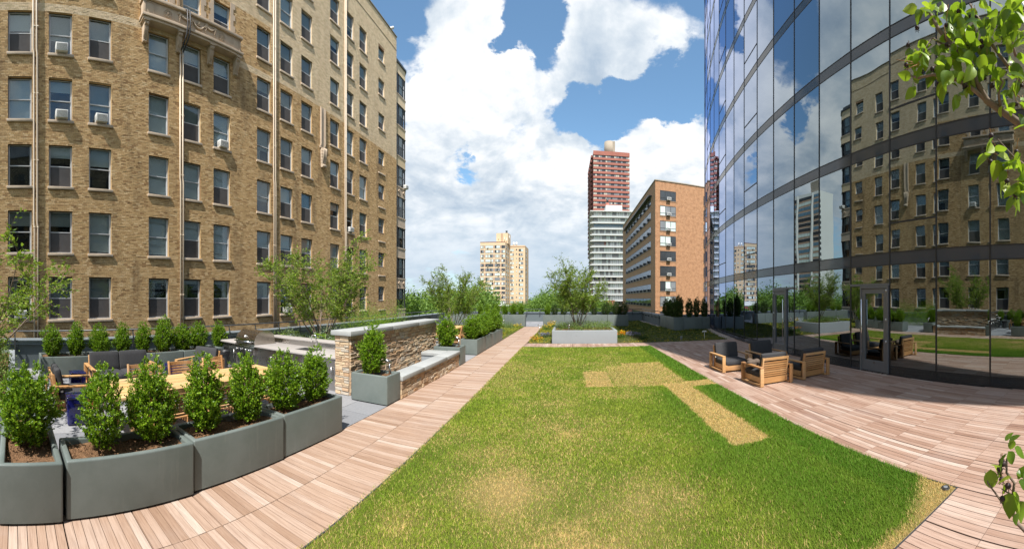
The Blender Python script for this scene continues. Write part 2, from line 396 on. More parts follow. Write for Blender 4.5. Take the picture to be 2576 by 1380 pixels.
M['far_mint'] = m_plain('pale_green_window_blind', (0.56, 0.64, 0.60), 0.4, 0, 0.1, 0.5)
M['far_grey'] = m_plain('grey_window_pane', (0.20, 0.21, 0.22), 0.2, 0, 0.15, 0.5)
M['guard_glass'] = m_plain('grey_balcony_glass', (0.36, 0.40, 0.40), 0.2, 0, 0.05, 0.3)
M['far_blue'] = m_plain('blue_window_pane', (0.13, 0.22, 0.30), 0.12, 0, 0.15, 0.5)
M['curtain_far'] = m_plain('white_curtain', (0.62, 0.66, 0.66), 0.6, 0, 0.1, 0.8)

# ------------------------------------------------------------------ mesh helpers
def tag(o, label=None, cat=None, group=None, kind=None):
    if label: o['label'] = label
    if cat: o['category'] = cat
    if group: o['group'] = group
    if kind: o['kind'] = kind
    return o

def link(name, me, parent=None, loc=(0, 0, 0), rz=0.0, scale=None):
    o = bpy.data.objects.new(name, me)
    COL.objects.link(o)
    o.location = loc
    if rz: o.rotation_euler = (0, 0, rz)
    if scale is not None: o.scale = scale if hasattr(scale, '__len__') else (scale,) * 3
    if parent is not None: o.parent = parent
    return o

def empty(name, loc=(0, 0, 0), rz=0.0, scale=None):
    return link(name, None, None, loc, rz, scale)

def copy_tree(o, parent=None):
    c = o.copy(); COL.objects.link(c)
    if parent is not None: c.parent = parent
    for ch in list(o.children): copy_tree(ch, c)
    return c

def place(src, first, loc, rz=0.0, scale=None):
    """the first time the thing itself, then copies with copies of its parts"""
    o = src if first else copy_tree(src)
    o.location = loc; o.rotation_euler = (0, 0, rz)
    if scale is not None: o.scale = scale if hasattr(scale, '__len__') else (scale,) * 3
    return o

def raw(name, V, loops, starts, totals, mats, mi=None, smooth=False, tone=None):
    me = bpy.data.meshes.new(name)
    V = np.asarray(V, np.float32).reshape(-1, 3)
    me.vertices.add(len(V)); me.vertices.foreach_set('co', V.ravel())
    me.loops.add(len(loops)); me.loops.foreach_set('vertex_index', np.asarray(loops, np.int32))
    me.polygons.add(len(starts)); me.polygons.foreach_set('loop_start', np.asarray(starts, np.int32))
    if not isinstance(mats, (list, tuple)): mats = [mats]
    for m_ in mats: me.materials.append(m_)
    if mi is not None: me.polygons.foreach_set('material_index', np.asarray(mi, np.int32))
    me.polygons.foreach_set('use_smooth', np.full(len(starts), bool(smooth)))
    me.update(calc_edges=True)
    if tone is not None:
        a = me.color_attributes.new('tone', 'FLOAT_COLOR', 'POINT')
        t4 = np.ones((len(V), 4), np.float32); t4[:, :3] = tone
        a.data.foreach_set('color', t4.ravel())
    return me

def quads_mesh(name, V, mats, mi=None, smooth=False, tone=None):
    """V: N x 4 x 3"""
    V = np.asarray(V, np.float32); n = len(V)
    return raw(name, V.reshape(-1, 3), np.arange(n * 4), np.arange(n) * 4, None, mats, mi, smooth, tone)

def tris_mesh(name, V, mats, tone=None):
    V = np.asarray(V, np.float32); n = len(V)
    return raw(name, V.reshape(-1, 3), np.arange(n * 3), np.arange(n) * 3, None, mats, None, False, tone)

BOXF = np.array([[0, 3, 2, 1], [4, 5, 6, 7], [0, 1, 5, 4], [1, 2, 6, 5], [2, 3, 7, 6], [3, 0, 4, 7]])
def boxes_mesh(name, A, mats, faces=(0, 1, 2, 3, 4, 5), mi=None):
    """A: N x 6 (x0,x1,y0,y1,z0,z1). faces: 0 bottom 1 top 2 -y 3 +x 4 +y 5 -x"""
    A = np.asarray(A, np.float32); n = len(A)
    x0, x1, y0, y1, z0, z1 = A.T
    V = np.stack([np.stack([x0, y0, z0], 1), np.stack([x1, y0, z0], 1), np.stack([x1, y1, z0], 1), np.stack([x0, y1, z0], 1),
                  np.stack([x0, y0, z1], 1), np.stack([x1, y0, z1], 1), np.stack([x1, y1, z1], 1), np.stack([x0, y1, z1], 1)], 1)
    F = BOXF[list(faces)]
    L = (np.arange(n)[:, None, None] * 8 + F[None]).reshape(-1)
    nf = len(F)
    m_i = None if mi is None else np.repeat(np.asarray(mi), nf)
    return raw(name, V.reshape(-1, 3), L, np.arange(n * nf) * 4, None, mats, m_i)

class MB:
    def __init__(s): s.v = []; s.f = []; s.m = []; s.sm = []
    def add(s, vs, fs, mi=0, smooth=False):
        b = len(s.v); s.v.extend([tuple(v) for v in vs])
        for f in fs: s.f.append([i + b for i in f]); s.m.append(mi); s.sm.append(smooth)
        return s
    def box(s, x0, x1, y0, y1, z0, z1, mi=0, rot=None, piv=None):
        vs = [(x0, y0, z0), (x1, y0, z0), (x1, y1, z0), (x0, y1, z0), (x0, y0, z1), (x1, y0, z1), (x1, y1, z1), (x0, y1, z1)]
        if rot is not None:
            pv = Vector(piv if piv is not None else ((x0 + x1) / 2, (y0 + y1) / 2, (z0 + z1) / 2))
            vs = [tuple(rot @ (Vector(v) - pv) + pv) for v in vs]
        return s.add(vs, [list(f) for f in BOXF], mi)
    def hexa(s, vs, mi=0): return s.add(vs, [list(f) for f in BOXF], mi)
    def bar(s, p, q, w, h, mi=0, up=(0, 0, 1)):
        p, q = Vector(p), Vector(q); d = (q - p).normalized(); u = Vector(up)
        sd = d.cross(u)
        if sd.length < 1e-4: sd = d.cross(Vector((1, 0, 0)))
        sd.normalize(); u = sd.cross(d).normalized()
        a, b = sd * w / 2, u * h / 2
        return s.add([p - a - b, p + a - b, q + a - b, q - a - b, p - a + b, p + a + b, q + a + b, q - a + b], [list(f) for f in BOXF], mi)
    def tube(s, pts, rad, n=8, mi=0, cap=True):
        pts = [Vector(p) for p in pts]
        rs = rad if hasattr(rad, '__len__') else [rad] * len(pts)
        prev = None; base = len(s.v); k = len(pts)
        for i, p in enumerate(pts):
            d = (pts[min(i + 1, k - 1)] - pts[max(i - 1, 0)])
            d = d.normalized() if d.length > 1e-9 else Vector((0, 0, 1))
            if prev is None:
                u = d.cross(Vector((0, 0, 1)))
                if u.length < 1e-3: u = d.cross(Vector((1, 0, 0)))
            else: u = prev - d * prev.dot(d)
            u.normalize(); prev = u; w = d.cross(u)
            for j in range(n):
                a = 2 * PI * j / n
                s.v.append(tuple(p + (u * math.cos(a) + w * math.sin(a)) * rs[i]))
        for i in range(k - 1):
            for j in range(n):
                a = base + i * n + j; b = base + i * n + (j + 1) % n
                s.f.append([a, b, b + n, a + n]); s.m.append(mi); s.sm.append(True)
        if cap:
            s.f.append([base + j for j in range(n)][::-1]); s.m.append(mi); s.sm.append(False)
            s.f.append([base + (k - 1) * n + j for j in range(n)]); s.m.append(mi); s.sm.append(False)
        return s
    def ball(s, c, r, n=8, mi=0, sc=(1, 1, 1)):
        c = Vector(c); rows = n // 2; base = len(s.v)
        for i in range(rows + 1):
            th = PI * i / rows
            for j in range(n):
                a = 2 * PI * j / n
                s.v.append((c.x + r * sc[0] * math.sin(th) * math.cos(a), c.y + r * sc[1] * math.sin(th) * math.sin(a), c.z + r * sc[2] * math.cos(th)))
        for i in range(rows):
            for j in range(n):
                a = base + i * n + j; b = base + i * n + (j + 1) % n
                s.f.append([a, a + n, b + n, b]); s.m.append(mi); s.sm.append(True)
        return s
    def prism(s, poly, z0, z1, mi=0):
        n = len(poly)
        vs = [(x, y, z0) for x, y in poly] + [(x, y, z1) for x, y in poly]
        fs = [list(range(n))[::-1], list(range(n, 2 * n))] + [[i, (i + 1) % n, n + (i + 1) % n, n + i] for i in range(n)]
        return s.add(vs, fs, mi)
    def mesh(s, name, mats, bevel=0.0, seg=2, angle=0.6):
        me = bpy.data.meshes.new(name)
        me.from_pydata(s.v, [], s.f)
        if not isinstance(mats, (list, tuple)): mats = [mats]
        for m_ in mats: me.materials.append(m_)
        me.polygons.foreach_set('material_index', s.m)
        me.polygons.foreach_set('use_smooth', s.sm)
        if bevel:
            bm = bmesh.new(); bm.from_mesh(me)
            bm.normal_update()
            es = [e for e in bm.edges if len(e.link_faces) == 2 and e.calc_face_angle(0) > angle]
            bmesh.ops.bevel(bm, geom=es, offset=bevel, segments=seg, profile=0.5, affect='EDGES', clamp_overlap=True)
            for f in bm.faces: f.smooth = True
            bm.to_mesh(me); bm.free()
            me.set_sharp_from_angle(angle=0.9)
        me.update()
        return me
    def obj(s, name, mats, parent=None, loc=(0, 0, 0), rz=0.0, bevel=0.0, seg=2, scale=None):
        return link(name, s.mesh(name, mats, bevel, seg), parent, loc, rz, scale)

def box_obj(name, b, mat, parent=None, bevel=0.0, loc=(0, 0, 0)):
    return MB().box(*b).obj(name, mat, parent, loc, 0, bevel)

rng = np.random.default_rng(11)
random.seed(5)

def unit(v):
    return v / np.maximum(np.linalg.norm(v, axis=-1, keepdims=True), 1e-9)

def leaf_quads(P, dirs, L, wid, r, droop=0.0):
    """diamond leaves: base P, pointing along dirs, length L, width wid*L"""
    n = len(P)
    dirs = unit(dirs)
    rv = unit(r.normal(size=(n, 3)))
    side = unit(np.cross(dirs, rv))
    nor = np.cross(side, dirs)
    L = np.asarray(L).reshape(-1, 1)
    mid = P + dirs * L * 0.45
    tip = P + dirs * L - nor * L * droop
    a = mid + side * L * wid * 0.5 + nor * L * 0.06
    b = mid - side * L * wid * 0.5 + nor * L * 0.06
    return np.stack([P, a, tip, b], 1)

# ------------------------------------------------------------------ plants
def shrub_mesh(seed, n_sprig=560, per=16, leaf=0.027, fat=0.33, spiky=1.0, wide=0.60, low=0.30):
    n_sprig = int(n_sprig * 1.35)
    """upright boxwood, 1 m tall, built of leafy sprigs"""
    r = np.random.default_rng(seed)
    # a few upright leaders of their own height, each an uneven spindle
    k = 6
    ang = r.uniform(0, 2 * PI, k); rad = r.uniform(0.02, 0.09, k) * fat / 0.33
    top = r.uniform(0.66, 0.9, k); top[0] = 1.0; rad[0] = 0.03
    lead = r.integers(0, k, n_sprig)
    t = r.beta(1.15, 1.1, n_sprig)
    z = 0.04 + t * (top[lead] - 0.06)
    u = z / top[lead]
    prof = np.interp(u, [0, 0.10, low + .12, wide + .08, 0.88, 1.0], [0.30, 0.52, 0.98, 0.94, 0.56, 0.16]) * fat * 0.86
    a = r.uniform(0, 2 * PI, n_sprig)
    lump = 1 + 0.22 * np.sin(3 * a + 9 * z + seed) + 0.16 * np.sin(5 * a - 13 * z + 2 * seed)
    rr = prof * lump * np.sqrt(r.uniform(0.30, 1.0, n_sprig))
    cx_ = np.cos(ang[lead]) * rad[lead] * (0.4 + u); cy_ = np.sin(ang[lead]) * rad[lead] * (0.4 + u)
    base = np.stack([cx_ + np.cos(a) * rr, cy_ + np.sin(a) * rr, z], 1)
    out_ = np.stack([np.cos(a), np.sin(a), np.full(n_sprig, 0.55)], 1)
    out_[:, 2] += r.uniform(-0.2, 1.1, n_sprig) * spiky
    out_[u > 0.85, 2] += 1.6 * spiky
    out_ = unit(out_ + r.normal(size=(n_sprig, 3)) * 0.32)
    sl = r.uniform(0.035, 0.095, n_sprig)
    s = np.tile(np.linspace(0.1, 1.0, per), n_sprig)
    B = np.repeat(base, per, 0); O = np.repeat(out_, per, 0); SL = np.repeat(sl, per)
    P = B + O * (s * SL)[:, None] + r.normal(size=(n_sprig * per, 3)) * 0.004
    perp = unit(np.cross(O, r.normal(size=(n_sprig * per, 3))))
    dirs = unit(O * 0.75 + perp * 0.85)
    L = leaf * r.uniform(0.7, 1.25, n_sprig * per)
    return leaf_quads(P, dirs, L, 0.66, r)

def shrub(name, seed, mat, **kw):
    root = empty(name)
    link('foliage', quads_mesh('foliage', shrub_mesh(seed, **kw), mat), root)
    r = random.Random(seed); st = MB()
    for i in range(5):
        a = r.uniform(0, 6.28); d = r.uniform(0.05, 0.13)
        st.tube([(0.02 * math.cos(a), 0.02 * math.sin(a), -0.03), (d * 0.5 * math.cos(a), d * 0.5 * math.sin(a), 0.3), (d * math.cos(a), d * math.sin(a), 0.72)], [0.012, 0.008, 0.003], 5)
    st.obj('stem', M['bark'], root)
    return root

def grow_tree(seed, height=3.0, stems=6, spread=0.36, leaf=0.055, nl=14, sub=7, twigs=6, start=0.32, rad=0.022, crown_bias=1.0):
    r = random.Random(seed); nr = np.random.default_rng(seed)
    mb = MB(); LP = []; LD = []
    def path(p, d, ln, steps, bend, up):
        pts = [p]; dirs = [d]
        for i in range(steps):
            d = (d + Vector((r.gauss(0, bend), r.gauss(0, bend), r.gauss(0, bend) + up))).normalized()
            p = p + d * (ln / steps); pts.append(p); dirs.append(d)
        return pts, dirs
    for s_ in range(stems):
        a = 2 * PI * s_ / stems + r.uniform(-0.4, 0.4)
        tilt = r.uniform(0.35, 1.0) * spread
        d = Vector((math.cos(a) * tilt, math.sin(a) * tilt, 1)).normalized()
        h = height * r.uniform(0.72, 0.98) if s_ else height * 0.97
        pts, ds = path(Vector((math.cos(a) * 0.04, math.sin(a) * 0.04, -0.04)), d, h, 12, 0.07, 0.01)
        mb.tube(pts, [rad * (1 - 0.86 * i / 12) for i in range(13)], 6)
        for b in range(sub):
            t = start + (1 - start) * (b + r.random()) / sub
            i = min(11, int(t * 12)); p = pts[i].lerp(pts[i + 1], t * 12 - i) if i < 12 else pts[-1]
            a2 = a + r.uniform(-2.2, 2.2)
            d2 = (Vector((math.cos(a2), math.sin(a2), r.uniform(0.15, 0.9))) + ds[i] * 0.25).normalized()
            ln = height * r.uniform(0.13, 0.25) * (1.12 - 0.45 * t)
            p2, dd2 = path(p, d2, ln, 6, 0.16, 0.03)
            r0 = rad * 0.42 * (1.1 - 0.6 * t)
            mb.tube(p2, [r0 * (1 - 0.8 * k / 6) for k in range(7)], 4, cap=False)
            for w in range(twigs):
                k = 1 + int(5 * (w + r.random()) / twigs); k = min(6, k)
                d3 = (dd2[k] * .6 + Vector((r.gauss(0, .8), r.gauss(0, .8), r.gauss(0.1, .55)))).normalized()
                l3 = height * r.uniform(0.06, 0.17)
                p3, dd3 = path(p2[k], d3, l3, 3, 0.28, 0.02)
                mb.tube(p3, [0.0035, 0.003, 0.0022, 0.0015], 3, cap=False)
                for q in range(nl):
                    f = r.random() * 3; j = min(2, int(f))
                    q_ = p3[j].lerp(p3[j + 1], f - j); LP.append((q_.x + r.gauss(0, .018), q_.y + r.gauss(0, .018), q_.z + r.gauss(0, .018)))
                    LD.append((dd3[j].x + r.gauss(0, .8), dd3[j].y + r.gauss(0, .8), dd3[j].z + r.gauss(-0.15, .6)))
    LP = np.array(LP); LD = np.array(LD)
    V = leaf_quads(LP, LD, leaf * nr.uniform(0.6, 1.2, len(LP)), 0.55, nr, 0.15)
    return mb, V

def small_tree(name, seed, mat, **kw):
    mb, V = grow_tree(seed, **kw)
    root = empty(name)
    mb.obj('trunk', M['bark'], root)
    link('crown', quads_mesh('crown', V, mat), root)
    return root

def big_tree(name, seed, height, crown_r, mat, n=12000, size=0.32, lobes=16):
    r = np.random.default_rng(seed)
    root = empty(name)
    c = np.stack([r.uniform(-.55, .55, lobes) * crown_r, r.uniform(-.55, .55, lobes) * crown_r, height * r.uniform(0.5, 0.86, lobes)], 1)
    c[0] = (0, 0, height * 0.84)
    rad = crown_r * r.uniform(0.38, 0.62, lobes)
    k = r.integers(0, lobes, n)
    d = unit(r.normal(size=(n, 3))); d[:, 2] = np.abs(d[:, 2]) * 0.9 + d[:, 2] * 0.25
    wob = 1 + 0.25 * np.sin(d[:, 0] * 7 + k) * np.cos(d[:, 1] * 6 + 2 * k)
    P = c[k] + d * (rad[k] * wob * r.uniform(0.72, 1.04, n))[:, None] * np.array([1, 1, 0.85])
    V = leaf_quads(P, d + r.normal(size=(n, 3)) * 0.9, size * r.uniform(0.5, 1.3, n), 0.8, r)
    link('crown', quads_mesh('crown', V, mat), root)
    mb = MB(); mb.tube([(0, 0, -0.3), (0.1, 0, height * .3), (0, 0.1, height * .7)], [0.35, 0.26, 0.12], 8)
    for i in range(lobes):
        mb.tube([(0, 0, height * 0.35), tuple(c[i])], [0.14, 0.04], 5)
    mb.obj('trunk', M['bark_dark'], root)
    return root

def scatter_leaves(name, pts, r, leaf, n_per, mats, tone=None, height=0.06, up=0.8, wid=0.6, spread=0.04):
    """low planting: tufts of leaves at the given points"""
    B = np.repeat(pts, n_per, 0); n = len(B)
    P = B + r.normal(size=(n, 3)) * np.array([spread, spread, 0])
    P[:, 2] += r.uniform(0, height, n)
    d = r.normal(size=(n, 3)); d[:, 2] = np.abs(d[:, 2]) * up + 0.2
    V = leaf_quads(P, d, leaf * r.uniform(0.5, 1.3, n), wid, r)
    t = None if tone is None else np.repeat(np.repeat(tone, n_per, 0), 4, 0)
    return quads_mesh(name, V, mats, None, False, t)

# ------------------------------------------------------------------ setting
GZ = -17.0
def struct(o): return tag(o, kind='structure')
DZ = 0.0           # walking surface
o = link('ground', MB().box(-9000, 9000, -4000, 1500, GZ - 2, GZ).mesh('ground', M['terrain'])); struct(o)
o = link('lake', MB().box(-40000, 40000, 1500, 55000, GZ - 2, GZ - 0.3).mesh('lake', M['lake'])); struct(o)
tag(o, 'blue lake along the horizon')
o = link('street', MB().box(-16.0, -10.6, -60, 400, GZ, GZ + 0.02).mesh('street', M['asphalt'])); struct(o)
# the building that carries the roof terrace
mb = MB(); mb.box(-9.85, 9.0, -7.0, 29.35, GZ, -0.055)
o = mb.obj('roof_slab', M['slab']); struct(o)

def many_pieces(root, name, A, mat, near_key, limit=300, faces=(0, 1, 2, 3, 4, 5), shape_key=None):
    """the `limit` pieces nearest the camera as objects of their own (sharing mesh data), the rest as one part"""
    A = np.asarray(A, np.float64)
    order = np.argsort(near_key)
    near, far = order[:limit], order[limit:]
    cache = {}
    for i in near:
        x0, x1, y0, y1, z0, z1 = A[i]
        key = (round(x1 - x0, 3), round(y1 - y0, 3), round(z1 - z0, 3))
        if key not in cache:
            a, b, c = key
            cache[key] = boxes_mesh(name, [(-a / 2, a / 2, -b / 2, b / 2, -c / 2, c / 2)], mat)
        link(name, cache[key], root, ((x0 + x1) / 2, (y0 + y1) / 2, (z0 + z1) / 2))
    if len(far):
        o = link(name, boxes_mesh(name, A[far], mat, faces), root); o['kind'] = 'stuff'

def near_camera(A, cx=0.0, cy=0.0, visible=None):
    A = np.asarray(A); x = (A[:, 0] + A[:, 1]) / 2; y = (A[:, 2] + A[:, 3]) / 2; z = (A[:, 4] + A[:, 5]) / 2
    d = np.sqrt(x * x + y * y + (z - EYE) ** 2)
    rr = np.sqrt(x * x + y * y)
    az = np.arctan2(x, y)
    hid = (np.abs(az + (PXV - 1288) / PXR) > 1.47) | ((EYE - z) / rr > 0.72) | ((z - EYE) / rr > 0.86)
    if visible is not None: hid = hid | ~visible(x, y, z)
    return d + hid * 1000.0

TILE, NB, GAP = 0.606, 8, 0.0055
PITCH = TILE / NB
def deck(name, mat, rects, along, x_or, y_or, label):
    """wooden tiles; along = the way the boards run. rects: (x0,x1,y0,y1) areas. boards clipped to them"""
    root = empty(name); tag(root, label, kind='structure')
    A = []
    r = random.Random(3)
    for (X0, X1, Y0, Y1, clip) in rects:
        if along == 'X': a0, a1, b0, b1, ao, bo = X0, X1, Y0, Y1, x_or, y_or
        else: a0, a1, b0, b1, ao, bo = Y0, Y1, X0, X1, y_or, x_or
        ia = math.floor((a0 - ao) / TILE + 1e-6)
        while ao + ia * TILE < a1 - 1e-6:
            s0, s1 = ao + ia * TILE, ao + (ia + 1) * TILE
            ib = math.floor((b0 - bo) / PITCH + 1e-6)
            while bo + ib * PITCH < b1 - 1e-6:
                t0, t1 = bo + ib * PITCH, bo + (ib + 1) * PITCH
                e = 0.004 if (ib % NB == 0) else 0
                e2 = 0.004 if (ib % NB == NB - 1) else 0
                c0, c1 = max(s0, a0) + 0.003, min(s1, a1) - 0.003
                d0, d1 = max(t0, b0) + GAP / 2 + e, min(t1, b1) - GAP / 2 - e2
                if c1 - c0 > 0.03 and d1 - d0 > 0.015:
                    z = DZ + r.uniform(-0.0025, 0.0)
                    if clip is not None:
                        mx, my = ((c0 + c1) / 2, (d0 + d1) / 2) if along == 'X' else ((d0 + d1) / 2, (c0 + c1) / 2)
                        lim = clip(my)
                        if along == 'Y':
                            if d0 > lim: ib += 1; continue
                            d1 = min(d1, lim)
                            if d1 - d0 < 0.01: ib += 1; continue
                    A.append((c0, c1, d0, d1, z - 0.022, z) if along == 'X' else (d0, d1, c0, c1, z - 0.022, z))
                ib += 1
            ia += 1
    many_pieces(root, 'board', A, mat, near_camera(A), 300, (1, 2, 3, 4, 5))
    return root

TCX, TCY, TR = 61.82, 6.5, 55.0          # the curved glass tower: centre and radius of its facade
def tower_x(y, off=0.0):
    d = (TR + off) ** 2 - (y - TCY) ** 2
    return TCX - math.sqrt(max(0, d))

PX0, PX1 = -3.02, -1.835
deck('boardwalk', M['deck'], [(-3.034, -1.822, -1.6, 23.38, None)], 'X', -3.034, -0.20, 'wooden boardwalk of square tiles between planters and lawn')
deck('wooden_terrace', M['deck_y'], [(3.125, 9.0, -2.4, 14.70, lambda y: tower_x(y, 0.0) - 0.03), (-1.80, 3.125, 13.62, 14.70, None), (-1.80, 3.125, -2.4, 1.62, None)],
     'Y', 3.125, 1.70 - 5 * TILE, 'wooden terrace of square tiles beside the glass tower')

# metal strip round the lawn
mb = MB()
mb.box(-1.822, -1.808, 1.60, 13.63, -0.05, 0.003); mb.box(3.108, 3.122, 1.60, 13.63, -0.05, 0.003)
mb.box(-1.808, 3.108, 1.60, 1.612, -0.05, 0.003); mb.box(-1.808, 3.108, 13.618, 13.63, -0.05, 0.003)
o = mb.obj('lawn_edging', M['dark_metal']); struct(o)

# stone pavers
root = empty('stone_paving'); tag(root, 'grey stone paving slabs of the dining patio', kind='structure')
A = []
def paved(x, y):
    if y < 15.9 and x > -9.5: return True
    if y > 23.38 and x < 3.95: return True
    return False
t = 0.61
for i in range(-22, 12):
    for j in range(-6, 48):
        x1 = -3.04 + (i + 1) * t if i < 0 else -3.04 + (i + 1) * t
        x0 = x1 - t; y0 = j * t - 0.1; y1 = y0 + t
        if x1 > -3.03 and y0 < 23.38: continue
        if y0 > 28.9 or x0 < -9.9: continue
        if not paved((x0 + x1) / 2, (y0 + y1) / 2): continue
        A.append((max(x0, -9.5) + .004, x1 - .004, y0 + .004, y1 - .004, -0.045, random.uniform(-0.003, 0.0)))
A = np.array(A)
many_pieces(root, 'paver', A, M['paver'], near_camera(A), 300, (1, 2, 3, 4, 5))

# ------------------------------------------------------------------ brick apartment house on the left
XF = -16.10
YA, YB = -7.0, 30.15
ZR = 27.1
BLD = empty('apartment_house', (XF, 12.0, GZ))
tag(BLD, 'tan and cream brick apartment house with sash windows and carved balcony', 'building')
def bl(o):      # parent keeping world placement
    o.parent = BLD; o.matrix_parent_inverse = Matrix.Translation((-XF, -12.0, -GZ)); return o
SILL0, STOREY, WH = 0.92, 3.04, 1.93
cols = []
for base in (-5.98, -0.29, 6.43, 13.18):
    pass
starts = [-6.0, -4.12, -2.25, -0.29, 1.58, 3.45, 6.43, 8.28, 10.17, 13.18, 15.07, 16.96, 20.0, 21.88, 23.79]
wins = []      # y0,y1,z0,z1, small, column, row
for ci, s in enumerate(starts):
    for k in range(-1, 8):
        z = SILL0 + STOREY * k
        wins.append((s, s + 1.09, z, z + WH, False, ci, k))
for k in range(-1, 8):
    z = SILL0 + STOREY * k
    if k <= 4: wins.append((26.77, 27.83, z + 0.78, z + 0.78 + 1.25, True, 15, k))
    else: wins.append((26.77, 27.83, z + 0.86, z + 0.86 + 1.42, True, 15, k))
panels = [(26.77, 27.83, SILL0 + STOREY * k + 0.02, SILL0 + STOREY * k + 0.66) for k in range(-1, 5)]
# mortar-coloured wall sheet with openings
def wall_sheet(ys, zs, holes_, x, light_fn):
    q = {0: [], 1: []}
    for i in range(len(ys) - 1):
        for j in range(len(zs) - 1):
            cy_, cz_ = (ys[i] + ys[i + 1]) / 2, (zs[j] + zs[j + 1]) / 2
            if any(h[0] < cy_ < h[1] and h[2] < cz_ < h[3] for h in holes_): continue
            q[1 if light_fn(cy_, cz_) else 0].append([(x, ys[i], zs[j]), (x, ys[i + 1], zs[j]), (x, ys[i + 1], zs[j + 1]), (x, ys[i], zs[j + 1])])
    return q
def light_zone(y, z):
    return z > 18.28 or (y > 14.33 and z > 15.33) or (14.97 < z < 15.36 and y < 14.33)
ys = sorted(set([YA, YB, 14.33] + [w[0] for w in wins] + [w[1] for w in wins]))
zs = sorted(set([-4.0, ZR, 18.28, 15.33, 15.36, 14.97] + [round(w[2], 4) for w in wins] + [round(w[3], 4) for w in wins] + [round(p_[2], 4) for p_ in panels] + [round(p_[3], 4) for p_ in panels]))
zs = [z for z in zs if z >= -4.0]
H2 = [(w[0], w[1], round(w[2], 4) - 1e-3, round(w[3], 4) + 1e-3) for w in wins]
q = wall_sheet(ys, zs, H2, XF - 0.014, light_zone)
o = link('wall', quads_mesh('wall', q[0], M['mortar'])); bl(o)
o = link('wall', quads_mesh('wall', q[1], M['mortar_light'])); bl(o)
mb = MB()
mb.box(XF - 14, XF - 0.9, YA, YB, GZ, ZR - 0.6)
mb.box(XF - 0.9, XF - 0.016, YA, YB, GZ, -4.0)
mb.box(XF - 0.9, XF - 0.016, YB - 0.28, YB - 0.002, -4.0, ZR - 0.002)
mb.box(XF - 0.9, XF - 0.016, YA, YA + 0.3, -4.0, ZR - 0.002)
mb.box(XF - 0.35, XF - 0.016, YA + 0.3, YB - 0.28, 24.3, ZR - 0.004)
o = mb.obj('wall', M['brown_brick']); bl(o); o['label'] = 'plain rear and lower masonry'
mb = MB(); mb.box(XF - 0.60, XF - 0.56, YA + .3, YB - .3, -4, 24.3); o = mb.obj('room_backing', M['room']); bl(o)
def reveal_mesh(w, h, mat):
    mb = MB(); a, b = -0.013 + 0.155, -0.24 + 0.155
    mb.add([(a, 0, 0), (b, 0, 0), (b, 0, h), (a, 0, h)], [[0, 1, 2, 3]])
    mb.add([(a, w, 0), (b, w, 0), (b, w, h), (a, w, h)], [[0, 1, 2, 3]])
    mb.add([(a, 0, h), (b, 0, h), (b, w, h), (a, w, h)], [[0, 1, 2, 3]])
    mb.add([(a, 0, 0), (b, 0, 0), (b, w, 0), (a, w, 0)], [[0, 1, 2, 3]])
    me = mb.mesh('reveal', mat); bm = bmesh.new(); bm.from_mesh(me); bmesh.ops.remove_doubles(bm, verts=bm.verts, dist=1e-5); bm.to_mesh(me); bm.free(); return me
# bricks, course by course
COURSE, BLEN = 0.0735, 0.2095
r = np.random.default_rng(2)
tanA, lightA = [], []
zc = -1.6; ci = 0
holes_b = [(w[0], w[1], w[2] - 0.13, w[3]) for w in wins]
while zc < ZR - 0.05:
    z0, z1 = zc, zc + COURSE - 0.010
    zm = (z0 + z1) / 2
    cuts = [(h[0], h[1]) for h in holes_b if h[2] < zm < h[3]]
    if 15.2 < zm < 16.25: cuts.append((6.0, 11.8))
    cuts.sort()
    y = YA; segs = []
    for c0, c1 in cuts:
        if c0 > y: segs.append((y, c0))
        y = max(y, c1)
    segs.append((y, YB))
    off = (ci % 2) * BLEN / 2 + (0.06 if ci % 6 == 5 else 0)
    for s0, s1 in segs:
        if s1 - s0 < 0.02: continue
        k0 = math.floor((s0 - off) / BLEN); k1 = math.ceil((s1 - off) / BLEN)
        e = off + np.arange(k0, k1 + 1) * BLEN
        if ci % 6 == 5:        # header course
            e = np.sort(np.concatenate([e, e[:-1] + BLEN / 2]))
        a = np.maximum(e[:-1], s0); b = np.minimum(e[1:], s1)
        ok = b - a > 0.02
        a, b = a[ok] + 0.0045, b[ok] - 0.0045
        a = np.where(a - 0.0045 <= s0 + 1e-6, s0, a); b = np.where(b + 0.0045 >= s1 - 1e-6, s1, b)
        n = len(a)
        pr = r.normal(0, 0.0022, n)
        arr = np.stack([np.full(n, XF - 0.05), XF + pr, a, b, z0 + r.uniform(-.001, .001, n), z1 + r.uniform(-.0015, .001, n)], 1)
        ym = (a + b) / 2
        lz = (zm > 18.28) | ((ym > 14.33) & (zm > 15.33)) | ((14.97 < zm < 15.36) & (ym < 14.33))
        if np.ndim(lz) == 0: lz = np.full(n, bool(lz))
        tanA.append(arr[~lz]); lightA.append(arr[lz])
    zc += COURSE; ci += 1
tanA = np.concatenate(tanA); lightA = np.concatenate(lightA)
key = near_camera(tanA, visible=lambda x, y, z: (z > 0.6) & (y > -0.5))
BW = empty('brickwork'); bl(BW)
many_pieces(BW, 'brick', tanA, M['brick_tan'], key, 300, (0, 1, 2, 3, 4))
o = link('cream_brickwork', boxes_mesh('cream_brickwork', lightA, M['brick_light'], (0, 1, 2, 3, 4))); bl(o); o['kind'] = 'stuff'

